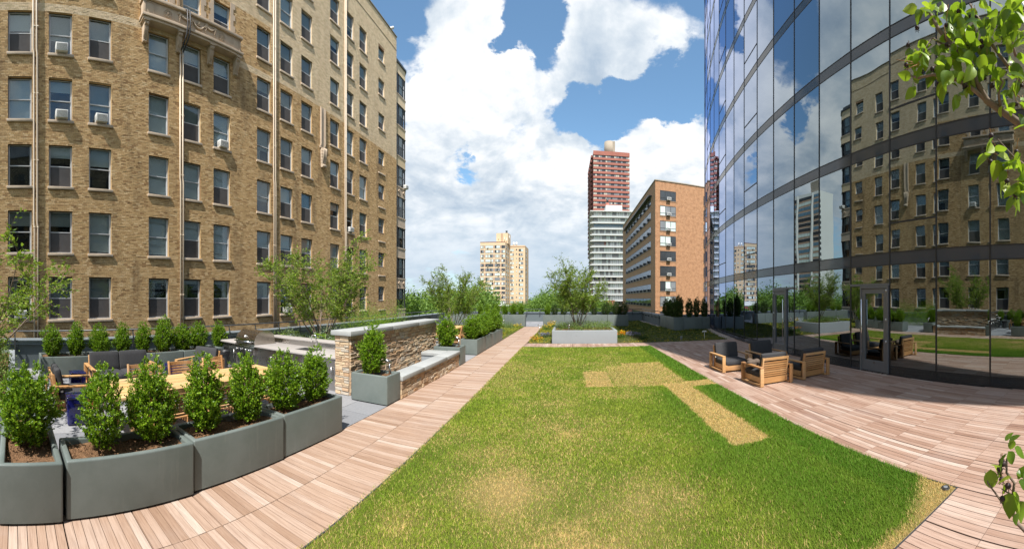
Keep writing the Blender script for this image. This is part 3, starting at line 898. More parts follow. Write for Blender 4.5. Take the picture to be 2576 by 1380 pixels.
# windows
def win_frame_mesh(w, h):
    mb = MB(); f = 0.055; x = 0.0
    mb.box(-0.05, 0.034, 0.001, 0.026, 0, h - .002, 1); mb.box(-0.05, 0.034, 0.026, w - .002, h - .034, h - .001, 1)  # black left and top strips paint the recess shadow onto the frame
    mb.box(-0.05, 0.03, 0, f, 0, h); mb.box(-0.05, 0.03, w - f, w, 0, h); mb.box(-0.05, 0.03, f, w - f, h - f, h); mb.box(-0.05, 0.03, f, w - f, 0, f)
    mid = h * 0.5
    mb.box(-0.02, 0.015, f, w - f, mid - 0.022, mid + 0.022)
    for a in (f, w - f - 0.03):
        mb.box(-0.02, 0.012, a, a + 0.03, mid + .022, h - f); mb.box(-0.045, -0.015, a, a + 0.03, f, mid - .022)
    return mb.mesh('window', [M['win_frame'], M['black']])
def pane_mesh(w, h):
    mb = MB(); f = 0.085; mid = h * 0.5
    mb.box(-0.005, 0.001, f, w - f, mid + .022, h - .056); mb.box(-0.034, -0.028, f, w - f, .056, mid - .022)
    return mb.mesh('pane', M['pane'])
def blind_mesh(w, h, part, mat, name='blind'):
    mb = MB(); mb.box(-0.075, -0.068, 0.06, w - 0.06, h * (1 - part), h - 0.05); return mb.mesh(name, mat)
def curtain_mesh(w, h, side):
    mb = MB(); n = 14; y0, y1 = (0.06, 0.06 + w * 0.34) if side else (w * 0.62, w - 0.06)
    V = []
    for i in range(n + 1):
        y = y0 + (y1 - y0) * i / n; V.append((-0.10 + 0.02 * math.sin(i * 2.1), y))
    for i in range(n):
        mb.add([(V[i][0], V[i][1], .06), (V[i + 1][0], V[i + 1][1], .06), (V[i + 1][0], V[i + 1][1], h - .06), (V[i][0], V[i][1], h - .06)], [[0, 1, 2, 3]])
    return mb.mesh('curtain', M['curtain'])
def screen_mesh(w, h):
    mb = MB(); mb.box(0.004, 0.007, 0.085, w - 0.085, .056, h * 0.5 - .024); return mb.mesh('insect_screen', M['screen'])
SET = {}
for nm, (w, h) in {'n': (1.09, WH), 's': (1.06, 1.25), 't': (1.06, 1.42)}.items():
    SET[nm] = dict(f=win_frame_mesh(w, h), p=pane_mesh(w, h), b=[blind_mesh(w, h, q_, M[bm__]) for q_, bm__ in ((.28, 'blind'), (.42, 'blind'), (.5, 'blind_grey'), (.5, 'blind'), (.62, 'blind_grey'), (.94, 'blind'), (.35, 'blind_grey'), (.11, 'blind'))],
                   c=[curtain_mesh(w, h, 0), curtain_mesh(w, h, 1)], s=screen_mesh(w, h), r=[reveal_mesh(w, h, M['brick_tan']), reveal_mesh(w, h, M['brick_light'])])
sill_m = MB().box(-0.10, 0.075, -0.06, 1.15, -0.125, 0.0).mesh('sill', M['sill'], 0.008)
def ac_unit():
    mb = MB()
    mb.box(0.0, 0.36, 0, 0.56, 0, 0.36, 0)
    for i in range(9): mb.box(0.361, 0.368, 0.04, 0.52, 0.04 + i * 0.033, 0.052 + i * 0.033, 1)
    for i in range(7): mb.box(0.05 + i * 0.04, 0.07 + i * 0.04, 0.5605, 0.566, 0.06, 0.3, 1); mb.box(0.05 + i * 0.04, 0.07 + i * 0.04, -0.006, -0.0005, 0.06, 0.3, 1)
    return mb.mesh('air_conditioner', [M['white_metal'], M['dark_metal']], 0.006)
acm = ac_unit()
acs = {(4, 4), (4, 3), (5, 3), (8, 3), (10, 0), (13, 2), (3, 0)}
rr = random.Random(21)
for (y0, y1, z0, z1, small, ci, k) in wins:
    if z0 < -4: continue
    S_ = SET['n'] if not small else (SET['s'] if k <= 4 else SET['t'])
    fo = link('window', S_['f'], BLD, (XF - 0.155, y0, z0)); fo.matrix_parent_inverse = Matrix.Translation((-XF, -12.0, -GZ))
    link('pane', S_['p'], fo)
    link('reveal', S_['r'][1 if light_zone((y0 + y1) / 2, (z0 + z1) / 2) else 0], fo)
    u = rr.random()
    b = rr.choice(S_['b'][:7])
    if (ci, k) in ((6, 5), (6, 4), (6, 3), (6, 2), (5, 1)): b = S_['b'][5]
    if k == 0 and ci not in (4, 5): b = S_['b'][7]
    if u < 0.97: link('blind', b, fo)
    if k == 0 or rr.random() < .15: link('curtain', S_['c'][rr.randrange(2)], fo)
    if rr.random() < .88 and (ci, k) not in acs and b is not S_['b'][5]: link('insect_screen', S_['s'], fo)
    link('sill', sill_m, fo, (0.155, 0, 0.0) if not small or k > 4 else (0.06, 0, 0))
    if (ci, k) in acs:
        link('air_conditioner', acm, fo, (0.0, 0.3, 0.06))
for (y0, y1, z0, z1) in panels:
    mb = MB()
    n = 8
    for i in range(n):
        for j in range(5):
            a = y0 + (y1 - y0) * j / 5; b = a + (y1 - y0) / 5
            mb.box(XF - 0.13, XF - 0.09 + rr.uniform(-.004, .004), a + .004, b - .004, z0 + i * (z1 - z0) / n + .005, z0 + (i + 1) * (z1 - z0) / n - .005)
    o = mb.obj('brick_panel', M['brick_tan']); bl(o)
    o = link('sill', sill_m, BLD, (XF, y0, z0 - 0.02)); o.matrix_parent_inverse = Matrix.Translation((-XF, -12.0, -GZ))
# holes for panels under the small windows are part of the brick field; cap course line near the roof
mb = MB(); mb.box(XF - 0.4, XF + 0.06, YA, YB + 0.04, ZR - 0.02, ZR + 0.08); o = mb.obj('roof_coping', M['concrete'], None, bevel=0.01); bl(o)
mb = MB(); mb.box(XF - 0.02, XF + 0.014, YA, YB, 25.78, 25.84); o = mb.obj('string_course', M['mortar']); bl(o)
# roof vents
mb = MB(); mb.tube([(XF - 0.5, 29.6, ZR), (XF - 0.5, 29.6, ZR + 0.7)], 0.07); mb.tube([(XF - 0.5, 29.6, ZR + 0.66), (XF - 0.2, 29.9, ZR + 0.86)], 0.13)
o = mb.obj('roof_vent', M['white_metal']); bl(o)
# downpipes in pairs
for (y0, kinks) in ((0.86, (13.1, 5.2)), (8.08, ()), (14.44, (9.0,)), (21.72, (7.0,))):
    for q_ in (0, 1):
        y = y0 + q_ * 0.15; pts = [(XF + 0.07, y, ZR - 0.6 if y0 != 8.08 else 25.0)]
        if y0 == 8.08 and q_ == 0: top = 16.0
        for kz in kinks: pts += [(XF + 0.07, y, kz + 0.1), (XF + 0.07, y + 0.03, kz - 0.1)]; y += 0.03
        zend = -3.0 if q_ == 0 else -2.0
        pts.append((XF + 0.07, y, zend))
        if y0 == 8.08:
            # the pipe runs above and below the balcony, joined by a black flexible hose across it
            mb = MB(); mb.tube([(XF + 0.07, y, 26.2), (XF + 0.07, y, 16.45)], 0.052, 8)
            o = mb.obj('downpipe', M['pipe']); bl(o)
            mb = MB(); mb.tube([(XF + 0.07, y, 16.5), (XF + 0.30, y + .06, 16.42), (XF + 0.56, y + .2, 16.25), (XF + 0.56, y + .22, 15.6), (XF + 0.50, y + .2, 15.1), (XF + 0.25, y + .1, 14.6), (XF + .09, y + .04, 14.4)], 0.035, 7)
            o = mb.obj('hose', M['black']); bl(o)
            pts = [(XF + 0.07, y + 0.04, 14.45), (XF + 0.07, y + 0.04, 8.0), (XF + 0.07, y + 0.07, 7.8), (XF + 0.07, y + 0.07, zend)]
        mb = MB(); mb.tube(pts, 0.043, 8)
        z = -1.0
        while z < 26:
            if z < pts[0][2] and not (14.2 < z < 16.6 and y0 == 8.08): mb.tube([(XF + .07, pts[-1][1], z), (XF + .07, pts[-1][1], z + .05)], 0.052, 8)
            z += 3.04
        o = mb.obj('downpipe', M['pipe']); bl(o)
# carved balcony
BAL = empty('balcony'); bl(BAL); BAL['label'] = 'carved limestone balcony front on scroll brackets'
mb = MB()
y0, y1 = 6.02, 11.72
mb.box(XF, XF + 0.50, y0 - .10, y1 + .10, 15.32, 15.46); mb.box(XF, XF + 0.44, y0 - .05, y1 + .05, 15.20, 15.318)
mb.box(XF, XF + 0.36, y0, y1, 15.462, 16.17); mb.box(XF, XF + 0.48, y0 - .07, y1 + .07, 16.172, 16.32)
for (a, b) in ((y0 + .06, y0 + .55), (y1 - .55, y1 - .06)):
    for (c, d, e, f) in ((a, a + .05, 15.5, 16.13), (b - .05, b, 15.5, 16.13), (a + .051, b - .051, 15.5, 15.55), (a + .051, b - .051, 16.08, 16.13)):
        mb.box(XF + .361, XF + 0.385, c, d, e, f)
for y in (y0 + .62, y0 + 1.62, y1 - 1.66, y1 - .66): mb.box(XF + .3605, XF + .378, y, y + .03, 15.48, 16.15)
mb.obj('balustrade', M['limestone'], BAL, bevel=0.008)
for y in (7.3, 10.45):
    mb = MB()
    pts = [(XF + .372, y + .21 * math.cos(a), 15.82 + .21 * math.sin(a)) for a in np.linspace(0, 2 * PI, 17)]
    mb.tube(pts, 0.02, 6)
    for i in range(9):
        a = 2 * PI * i / 9; mb.ball((XF + .375, y + .13 * math.cos(a), 15.82 + .13 * math.sin(a)), 0.048, 6, 0, (.7, 1, 1))
    for i in range(6):
        a = 2 * PI * i / 6; mb.ball((XF + .39, y + .055 * math.cos(a), 15.82 + .055 * math.sin(a)), 0.03, 6)
    mb.ball((XF + .40, y, 15.82), 0.035, 6)
    mb.obj('rosette', M['limestone'], BAL)
def garland():
    mb = MB(); rg = random.Random(4)
    x = XF + .385
    tops_ = [8.02, 8.72, 9.68, 10.22]
    tops_ = [7.95, 8.62, 9.44, 10.0]
    for a, b, sag in ((7.95, 8.62, .16), (8.62, 9.44, .34), (9.44, 10.0, .16)):
        for i in range(26):
            t = i / 25; y = a + (b - a) * t; z = 16.02 - sag * 4 * t * (1 - t)
            mb.ball((x + .02, y, z), 0.036 + .012 * math.sin(t * PI) + rg.uniform(-.006, .006), 6)
    for y in tops_:
        for j in range(7): mb.ball((x + .02, y + rg.uniform(-.09, .09), 16.04 + rg.uniform(-.05, .05)), rg.uniform(.03, .045), 6)
        for j in range(9): mb.ball((x + .02, y + rg.uniform(-.02, .02), 15.97 - j * .042), .046 - .0035 * j, 6)
    return mb
garland().obj('garland', M['limestone'], BAL)
mb = MB()
for i in range(8):
    a = 2 * PI * i / 8; mb.ball((XF + .395, 9.03 + .085 * math.cos(a), 15.93 + .085 * math.sin(a)), 0.038, 6)
mb.ball((XF + .405, 9.03, 15.93), .055, 6)
mb.obj('rosette', M['limestone'], BAL)
def bracket_mesh():
    mb = MB()
    prof = [(0, 0), (.40, 0), (.42, -.06), (.40, -.14), (.34, -.17), (.33, -.26), (.31, -.40), (.24, -.55), (.16, -.66), (.17, -.74), (.10, -.80), (0, -.82)]
    n = len(prof)
    vs = [(x, -.11, z) for x, z in prof] + [(x, .11, z) for x, z in prof]
    mb.add(vs, [list(range(n)), list(range(n, 2 * n))[::-1]] + [[i, n + i, n + (i + 1) % n, (i + 1) % n] for i in range(n)])
    for s_ in (-.07, 0, .07):
        pts = [(x + .012, s_, z) for x, z in prof[2:10]]
        mb.tube(pts, .016, 5)
    mb.box(0, .46, -.15, .15, 0.001, .06)
    for a in (-.05, .05): mb.ball((.15, a, -.80), .05, 6)
    return mb.mesh('bracket', M['limestone'])
bm_ = bracket_mesh()
for y in (6.18, 8.0, 9.86, 11.55): link('bracket', bm_, BAL, (XF + .002, y, 15.13))
# stone surrounds of the three windows above the balcony
for s in (6.43, 8.28, 10.17):
    z0 = SILL0 + STOREY * 5
    for side in (0, 1):
        mb = MB(); z = z0 + 0.02; i = 0
        while z < z0 + WH + .2:
            wd = .20 if i % 2 else .32; h = .31
            a = s - wd if side == 0 else s + 1.09
            mb.box(XF + .004, XF + .028, a, a + wd, z, z + h - .001); z += h; i += 1
        o = mb.obj('window_surround', M['limestone']); bl(o)
# stone pilaster with scroll, on the right half of the facade
mb = MB(); y = 19.13
mb.box(XF, XF + .07, y - .33, y + .33, 12.45, 12.6)
for a in (-.26, .16): mb.box(XF, XF + .09, y + a, y + a + .11, 12.601, 15.3); mb.box(XF + .0905, XF + .115, y + a + .03, y + a + .08, 12.7, 15.25)
mb.box(XF + .001, XF + .05, y - .148, y + .158, 12.601, 15.3)
for i in range(6): mb.box(XF, XF + .24 - .03 * i, y - .24 + .01 * i, y + .24 - .01 * i, 12.2 - .2 * i + .003, 12.4 - .2 * i)
for s_ in (-.15, -.05, .05, .15): mb.tube([(XF + .26, y + s_, 12.4), (XF + .22, y + s_, 11.9), (XF + .12, y + s_, 11.35), (XF + .05, y + s_, 11.1)], .032, 6)
mb.tube([(XF + .12, y - .2, 11.2), (XF + .12, y + .2, 11.2)], .12, 10)
o = mb.obj('pilaster', M['sill'], bevel=0.0); bl(o)
# rounded bay beyond the corner
BAY = empty('bay'); bl(BAY); BAY['label'] = 'slim projecting window bay beyond the corner'
xb = XF - 0.25
foot = [(xb - 2.4, YB + .002), (xb - 0.35, YB + .002), (xb + 0.02, YB + .62), (xb + 0.02, YB + 2.35), (xb - .5, YB + 3.0), (xb - 2.4, YB + 3.0)]
def ring(f, d):
    c = Vector((xb - 1.5, YB + 1.5)); return [(c.x + (x - c.x) * (1 + d), c.y + (y - c.y) * (1 + d)) for x, y in f]
mb = MB(); core = [(x - .18 if x > xb - 2 else x, y) for x, y in foot]
mb.prism([(x - 0.22, y) for x, y in foot], GZ, 25.0)
mb.obj('core', M['room'], BAY)
z = 22.15 - STOREY * 13
k = 13
while k >= 0:
    zs_ = 22.15 - STOREY * k
    mb = MB(); mb.prism(foot, zs_ - 0.98, zs_ - .12); mb.obj('spandrel', M['limestone'] if k in (3, 6) else M['brick_light'] if k < 4 else M['sill'], BAY)
    mb = MB(); mb.prism(ring(foot, .03), zs_ - .12, zs_); mb.prism(ring(foot, .025), zs_ - 1.03, zs_ - .98); mb.obj('sill', M['sill'], BAY)
    if k in (3, 6):
        for yy in (.95, 1.95):
            mb = MB()
            for a in range(4): mb.ball((xb + .05, YB + yy + .12 * math.cos(a * PI / 2), zs_ - .5 + .12 * math.sin(a * PI / 2)), .09, 6)
            mb.obj('relief', M['limestone'], BAY)
    mb = MB(); H_ = 2.02
    for (x, y) in ((xb - .33, YB + .06), (xb + .0, YB + .64), (xb + 0, YB + 1.02), (xb, YB + 1.92), (xb + 0, YB + 2.32)):
        mb.box(x - .12, x, y - .05, y + .05, zs_, zs_ + H_)
    for y_, y2 in ((.69, 0.97), (1.07, 1.87), (1.97, 2.27)):
        mb.box(xb - .06, xb - .01, YB + y_, YB + y2, zs_ + .95, zs_ + 1.03); mb.box(xb - .06, xb - .01, YB + y_, YB + y2, zs_ + .0, zs_ + .07)
    fo = mb.obj('window', M['dark_metal'], BAY)
    mb = MB()
    mb.box(xb - .045, xb - .035, YB + .69, YB + .97, zs_ + .07, zs_ + H_); mb.box(xb - .045, xb - .035, YB + 1.07, YB + 1.87, zs_ + .07, zs_ + H_)
    mb.bar((xb - .33, YB + .10, zs_ + 1.0), (xb - .03, YB + .60, zs_ + 1.0), .01, 2.0)
    mb.obj('pane', M['pane'], fo)
    mb = MB(); mb.box(xb - .14, xb - .13, YB + 1.07, YB + 1.87, zs_ + (1.0 if k % 3 else .4), zs_ + H_); mb.box(xb - .14, xb - .13, YB + .69, YB + .95, zs_ + 1.1, zs_ + H_); mb.obj('blind', M['blind'], fo)
    if k == 3: link('air_conditioner', acm, fo, (xb - .05, YB + 1.95, zs_ + .05))
    k -= 1
mb = MB(); mb.prism(foot, 22.15 + 2.02, 25.1); mb.obj('spandrel', M['brick_light'], BAY)
mb = MB(); mb.prism(ring(foot, .07), 25.1, 25.3); mb.prism(ring(foot, -.1), 25.301, 25.7); mb.obj('cornice', M['dark_metal'], BAY)

# ------------------------------------------------------------------ curved glass tower on the right
TOW = empty('glass_tower', (14.0, 6.5, 0)); tag(TOW, 'curved blue mirror-glass tower with slate spandrel bands and glazed doors', 'tower')
TINV = Matrix.Translation((-14.0, -6.5, 0))
def tw(o, par=None):
    if par is None: o.parent = TOW; o.matrix_parent_inverse = TINV
    else: o.parent = par
    return o
MY = [-7.6, -6.3, -5.0, -3.7, -2.4, -1.1, 0.2, 1.5, 2.80, 4.08, 5.38, 6.71, 8.05, 9.38, 10.77, 12.17, 13.57, 14.95, 16.38, 17.87, 19.33, 20.87, 22.62, 24.3, 26.0, 27.8, 29.6]
PT = [Vector((tower_x(y), y, 0)) for y in MY]
B0, BTH, FL = 2.70, 0.30, 2.78
NF = 7
TOPZ = 21.3
def top_of(i): return TOPZ if i < 15 else TOPZ + 2 * FL      # invented step: far bays two storeys higher, so their shadow misses the terrace
subs = {9, 15, 18, 21, 24, 4, 1}      # facets with an opening light low in each storey
def panel(name, P, Q, z0, z1, mat, thick=0.02, outw=0.0, par=None, inset=0.0):
    d = (Q - P).normalized(); nrm = Vector((-d.y, d.x, 0))      # points to -x (outside)
    a = P + d * inset + nrm * outw; b = Q - d * inset + nrm * outw
    mb = MB()
    vs = [a - nrm * thick, b - nrm * thick, b, a]
    mb.hexa([(v.x, v.y, z0) for v in vs] + [(v.x, v.y, z1) for v in vs])
    o = mb.obj(name, mat)
    return tw(o, par)
def glass_sheet(name, P, Q, z0, z1, mat, par=None, seedv=0):
    d = (Q - P).normalized(); nrm = Vector((-d.y, d.x, 0))
    me = quads_mesh(name, [[(P.x, P.y, z0), (P.x, P.y, z1), (Q.x, Q.y, z1), (Q.x, Q.y, z0)]], mat)
    return tw(link(name, me), par)
DOOR1, DOOR2 = 10, 14        # facets holding the doors
for i in range(len(PT) - 1):
    P0, P1 = PT[i], PT[i + 1]
    d = (P1 - P0).normalized()
    for f in range(-6, NF if i < 15 else NF + 2):
        zb = B0 + FL * f               # underside of this spandrel band
        z1 = zb; z0 = zb - FL + BTH
        if f == 0: z0 = 0.03
        if f < 0 and f > -3: pass
        # spandrel
        panel('spandrel_panel', P0, P1, zb + .012, zb + BTH - .012, M['spandrel'], .03, 0.0, None, .006)
        if f == 0 and i in (DOOR1 - 1, DOOR2 - 0, DOOR1): 
            pass
        if f == 0 and i == 10:     # door facet (5.38 - 6.71): door 5.42..6.29 then a narrow side light
            glass_sheet('glass_pane', P0, P1, 2.25, zb, M['tower_glass'])
            S_ = P0 + d * 0.95
            glass_sheet('glass_pane', S_, P1, 0.05, 2.18, M['tower_glass'])
        elif f == 0 and i == 13:
            glass_sheet('glass_pane', P0, P1, 2.25, zb, M['tower_glass'])
            S_ = P0 + d * 0.44
            glass_sheet('glass_pane', P0, S_, 0.05, 2.18, M['tower_glass'])
        elif i in subs and f != 0:
            zz = z0 + 0.72
            glass_sheet('glass_pane', P0, P1, z0, zz, M['tower_glass'])
            glass_sheet('glass_pane', P0, P1, zz, z1, M['tower_glass'])
            panel('transom_bar', P0, P1, zz - .02, zz + .02, M['black'], .04, .012)
        else:
            glass_sheet('glass_pane', P0, P1, z0, z1, M['tower_glass'])
    # thin dark lines along each band
    nrm = Vector((-d.y, d.x, 0)); a = P0 + nrm * .008; b = P1 + nrm * .008
    vs = [P0 - nrm * .02, P1 - nrm * .02, b, a]
    mbb = MB(); mbb.hexa([(v.x, v.y, 0) for v in vs] + [(v.x, v.y, .024) for v in vs]); em = mbb.mesh('band_edge', M['black'])
    for f in range(-4, NF if i < 15 else NF + 2):
        zb = B0 + FL * f
        for z in (zb - .012, zb + BTH - .012): tw(link('band_edge', em, None, (0, 0, z)))
for i, Pm in enumerate(PT):
    near = 8 <= i <= 12
    mb = MB(); w = 0.016
    mb.box(Pm.x - .014, Pm.x + .05, Pm.y - w, Pm.y + w, -14.0, top_of(i))
    tw(mb.obj('mullion', M['black']))
    if i < len(PT) - 1:
        Q = PT[i + 1]; d = (Q - Pm).normalized()
        if i not in (10, 13): panel('base_channel', Pm, Q, -.03, .04, M['black'], .06, .012)
        else: panel('base_channel', Pm, Q, -.03, .02, M['black'], .06, .0)
def tower_door(P0, P1, off, wid, hinge_far):
    d = (P1 - P0).normalized(); nrm = Vector((-d.y, d.x, 0))
    def pt(u, o_, z): v = P0 + d * u + nrm * o_; return (v.x, v.y, z)
    def bx(mb, u0, u1, o0, o1, z0, z1, mi=0):
        mb.hexa([pt(u0, o0, z0), pt(u1, o0, z0), pt(u1, o1, z0), pt(u0, o1, z0), pt(u0, o0, z1), pt(u1, o0, z1), pt(u1, o1, z1), pt(u0, o1, z1)], mi)
    fr = MB()
    bx(fr, off, off + .05, -.05, .05, .02, 2.19); bx(fr, off + wid - .05, off + wid, -.05, .05, .02, 2.19)
    bx(fr, off + .05, off + wid - .05, -.05, .05, 2.13, 2.19); bx(fr, off, off + wid, -.06, .08, .0, .018, 1)
    tw(fr.obj('door_frame', [M['door_metal'], M['steel']]))
    tb = MB(); bx(tb, .0, (P1 - P0).length, -.04, .03, 2.192, 2.252); tw(tb.obj('transom_bar', M['door_metal']))
    D_ = MB(); a, b = off + .056, off + wid - .056
    bx(D_, a, a + .10, -.02, .03, .03, 2.12); bx(D_, b - .10, b, -.02, .03, .03, 2.12)
    bx(D_, a + .10, b - .10, -.02, .03, 2.0, 2.12); bx(D_, a + .10, b - .10, -.02, .03, .03, .30)
    dob = tw(D_.obj('door', M['door_metal']))
    A_ = P0 + d * (a + .10); B_ = P0 + d * (b - .10)
    me = quads_mesh('door_pane', [[(A_.x, A_.y, .3), (A_.x, A_.y, 2.0), (B_.x, B_.y, 2.0), (B_.x, B_.y, .3)]], M['tower_glass'])
    link('door_pane', me, dob)
    h = MB(); u = (a + .05) if not hinge_far else (b - .05)
    h.tube([pt(u, .11, .42), pt(u, .11, 1.85)], .014, 8)
    for z in (.5, 1.1, 1.78): h.tube([pt(u, .02, z), pt(u, .11, z)], .009, 6)
    h.obj('handle', M['chrome'], dob)
    u = (b - .012) if not hinge_far else (a + .012)
    for z in (.75, 1.3, 2.02): h = MB(); h.tube([pt(u, .035, z), pt(u, .035, z + .08)], .013, 6); h.obj('hinge', M['chrome'], dob)
    mb = MB(); c = P0 + d * ((a + b) / 2)
    mb.box(c.x - .034, c.x - .030, c.y - .035, c.y + .035, .235, .255); mb.obj('lock_plate', M['chrome'], dob)
d10 = (PT[11] - PT[10]).normalized()
tower_door(PT[10], PT[11], 0.02, 0.93, True)
tower_door(PT[13], PT[14], 0.46, 0.92, False)
# round sticker on the side light of the far door
c = PT[13] + (PT[14] - PT[13]).normalized() * .20
mb = MB(); mb.tube([(c.x - .012, c.y, 1.18), (c.x - .008, c.y, 1.18)], .055, 20, 0); mb.tube([(c.x - .0135, c.y, 1.18), (c.x - .0122, c.y, 1.18)], .040, 20, 1); mb.bar((c.x - .015, c.y - .02, 1.16), (c.x - .015, c.y + .02, 1.20), .002, .014, 0)
tw(mb.obj('round_sticker', [M['white_metal'], M['dark_metal']]))
# what stands behind the glass: dark rooms, floors and some shades
ins = [Vector((tower_x(y) + 1.3, y, 0)) for y in MY]
V = [[(a.x, a.y, -14), (b.x, b.y, -14), (b.x, b.y, top_of(i)), (a.x, a.y, top_of(i))] for i, (a, b) in enumerate(zip(ins[:-1], ins[1:]))]
tw(link('inner_wall', quads_mesh('inner_wall', V, M['interior'])))
for f in range(-4, NF):
    V = []; zb = B0 + FL * f + BTH * .5
    for i in range(len(PT) - 1): V.append([(PT[i].x + .04, PT[i].y, zb), (PT[i + 1].x + .04, PT[i + 1].y, zb), (ins[i + 1].x, ins[i + 1].y, zb), (ins[i].x, ins[i].y, zb)])
    tw(link('floor_slab', quads_mesh('floor_slab', V, M['interior'])))
V = [[(PT[i].x + .04, PT[i].y, .0), (PT[i + 1].x + .04, PT[i + 1].y, .0), (ins[i + 1].x, ins[i + 1].y, .0), (ins[i].x, ins[i].y, .0)] for i in range(len(PT) - 1)]
tw(link('floor_slab', quads_mesh('floor_slab', V, M['interior'])))
for (i, f, u0, u1, dz) in ((9, 1, .15, .98, 0), (9, 2, .15, .45, 0), (9, 3, .1, .5, 0), (10, 1, .1, .45, 0), (8, 1, 0.02, .6, 0), (8, 2, .02, .98, .0), (7, 1, .3, .98, 0), (7, 2, .1, .95, 0), (10, 0, .05, .95, 2.25), (11, 0, .5, .95, 2.2),
                           (6, 1, .1, .9, 0), (6, 2, .1, .9, 0), (14, 3, .3, .6, 0), (12, 0, .1, .95, 2.2), (9, 4, .1, .5, 0), (11, 2, .2, .8, 1)):
    P0, P1 = PT[i], PT[i + 1]; zb = B0 + FL * f; z0 = max(zb - FL + BTH, 0) if dz == 0 else dz if f == 0 else zb - 1.2
    a = P0.lerp(P1, u0); b = P0.lerp(P1, u1)
    panel('roller_shade', a, b, z0 + .03, zb - .02, M['shade'], .01, -.22)
# mass of the tower behind, roof
far = [(p_.x, p_.y) for p_ in ins]
mb = MB(); poly = far + [(40, MY[-1] + 1), (40, MY[0] - 1)]
mb.prism([(x + .02, y) for x, y in poly], -14, TOPZ - .05)
tw(mb.obj('core', M['interior']))
mb = MB()
for i in range(len(PT) - 1):
    if i == 15: tw(mb.obj('roof_edge', M['dark_metal'])); mb = MB()
    a, b = PT[i], PT[i + 1]; T0 = top_of(i)
    mb.hexa([(a.x - .03, a.y, T0), (b.x - .03, b.y, T0), (b.x + 1.6, b.y, T0), (a.x + 1.6, a.y, T0), (a.x - .03, a.y, T0 + .2), (b.x - .03, b.y, T0 + .2), (b.x + 1.6, b.y, T0 + .2), (a.x + 1.6, a.y, T0 + .2)])
tw(mb.obj('roof_edge', M['dark_metal']))

# ------------------------------------------------------------------ farther buildings
def V2(az, r_): return Vector((r_ * math.sin(az), r_ * math.cos(az), 0))
def wall_win(root, A, B, u0, u1, z0, z1, fr, pane_mats, divs=2, name='window', depth=0.12, rail=0.0, outw=0.05, par=None):
    """a window on the wall from A to B (outside on the right hand when walking A->B means nothing; camera side is found)"""
    d = (B - A).normalized(); n = Vector((d.y, -d.x, 0))
    if n.dot(-A) < 0: n = -n
    mb = MB()
    def bx(a, b, o0, o1, c, e, mi):
        p, q = A + d * a, A + d * b
        vs = [p + n * o0, q + n * o0, q + n * o1, p + n * o1]
        mb.hexa([(v.x, v.y, c) for v in vs] + [(v.x, v.y, e) for v in vs], mi)
    t = 0.07
    bx(u0, u1, 0, outw, z0, z0 + t, 0); bx(u0, u1, 0, outw, z1 - t, z1, 0)
    w = (u1 - u0) / divs
    for i in range(divs + 1):
        c = u0 + i * w; bx(max(u0, c - t / 2), min(u1, c + t / 2), 0, outw, z0 + t, z1 - t, 0)
    for i in range(divs):
        bx(u0 + i * w + t / 2, u0 + (i + 1) * w - t / 2, .001, outw * .4, z0 + t, z1 - t, 1 + i)
        if rail: bx(u0 + i * w + t / 2, u0 + (i + 1) * w - t / 2, .002, outw * .9, z0 + rail - .03, z0 + rail + .03, 0)
    pm = [random.choice(pane_mats) for _ in range(divs)] if isinstance(pane_mats, list) else list(pane_mats)
    return mb.obj(name, [fr] + pm, root)
def wall_box(mb, A, B, u0, u1, o0, o1, z0, z1, mi=0):
    d = (B - A).normalized(); n = Vector((d.y, -d.x, 0))
    if n.dot(-A) < 0: n = -n
    p, q = A + d * u0, A + d * u1
    vs = [p + n * o0, q + n * o0, q + n * o1, p + n * o1]
    mb.hexa([(v.x, v.y, z0) for v in vs] + [(v.x, v.y, z1) for v in vs], mi)

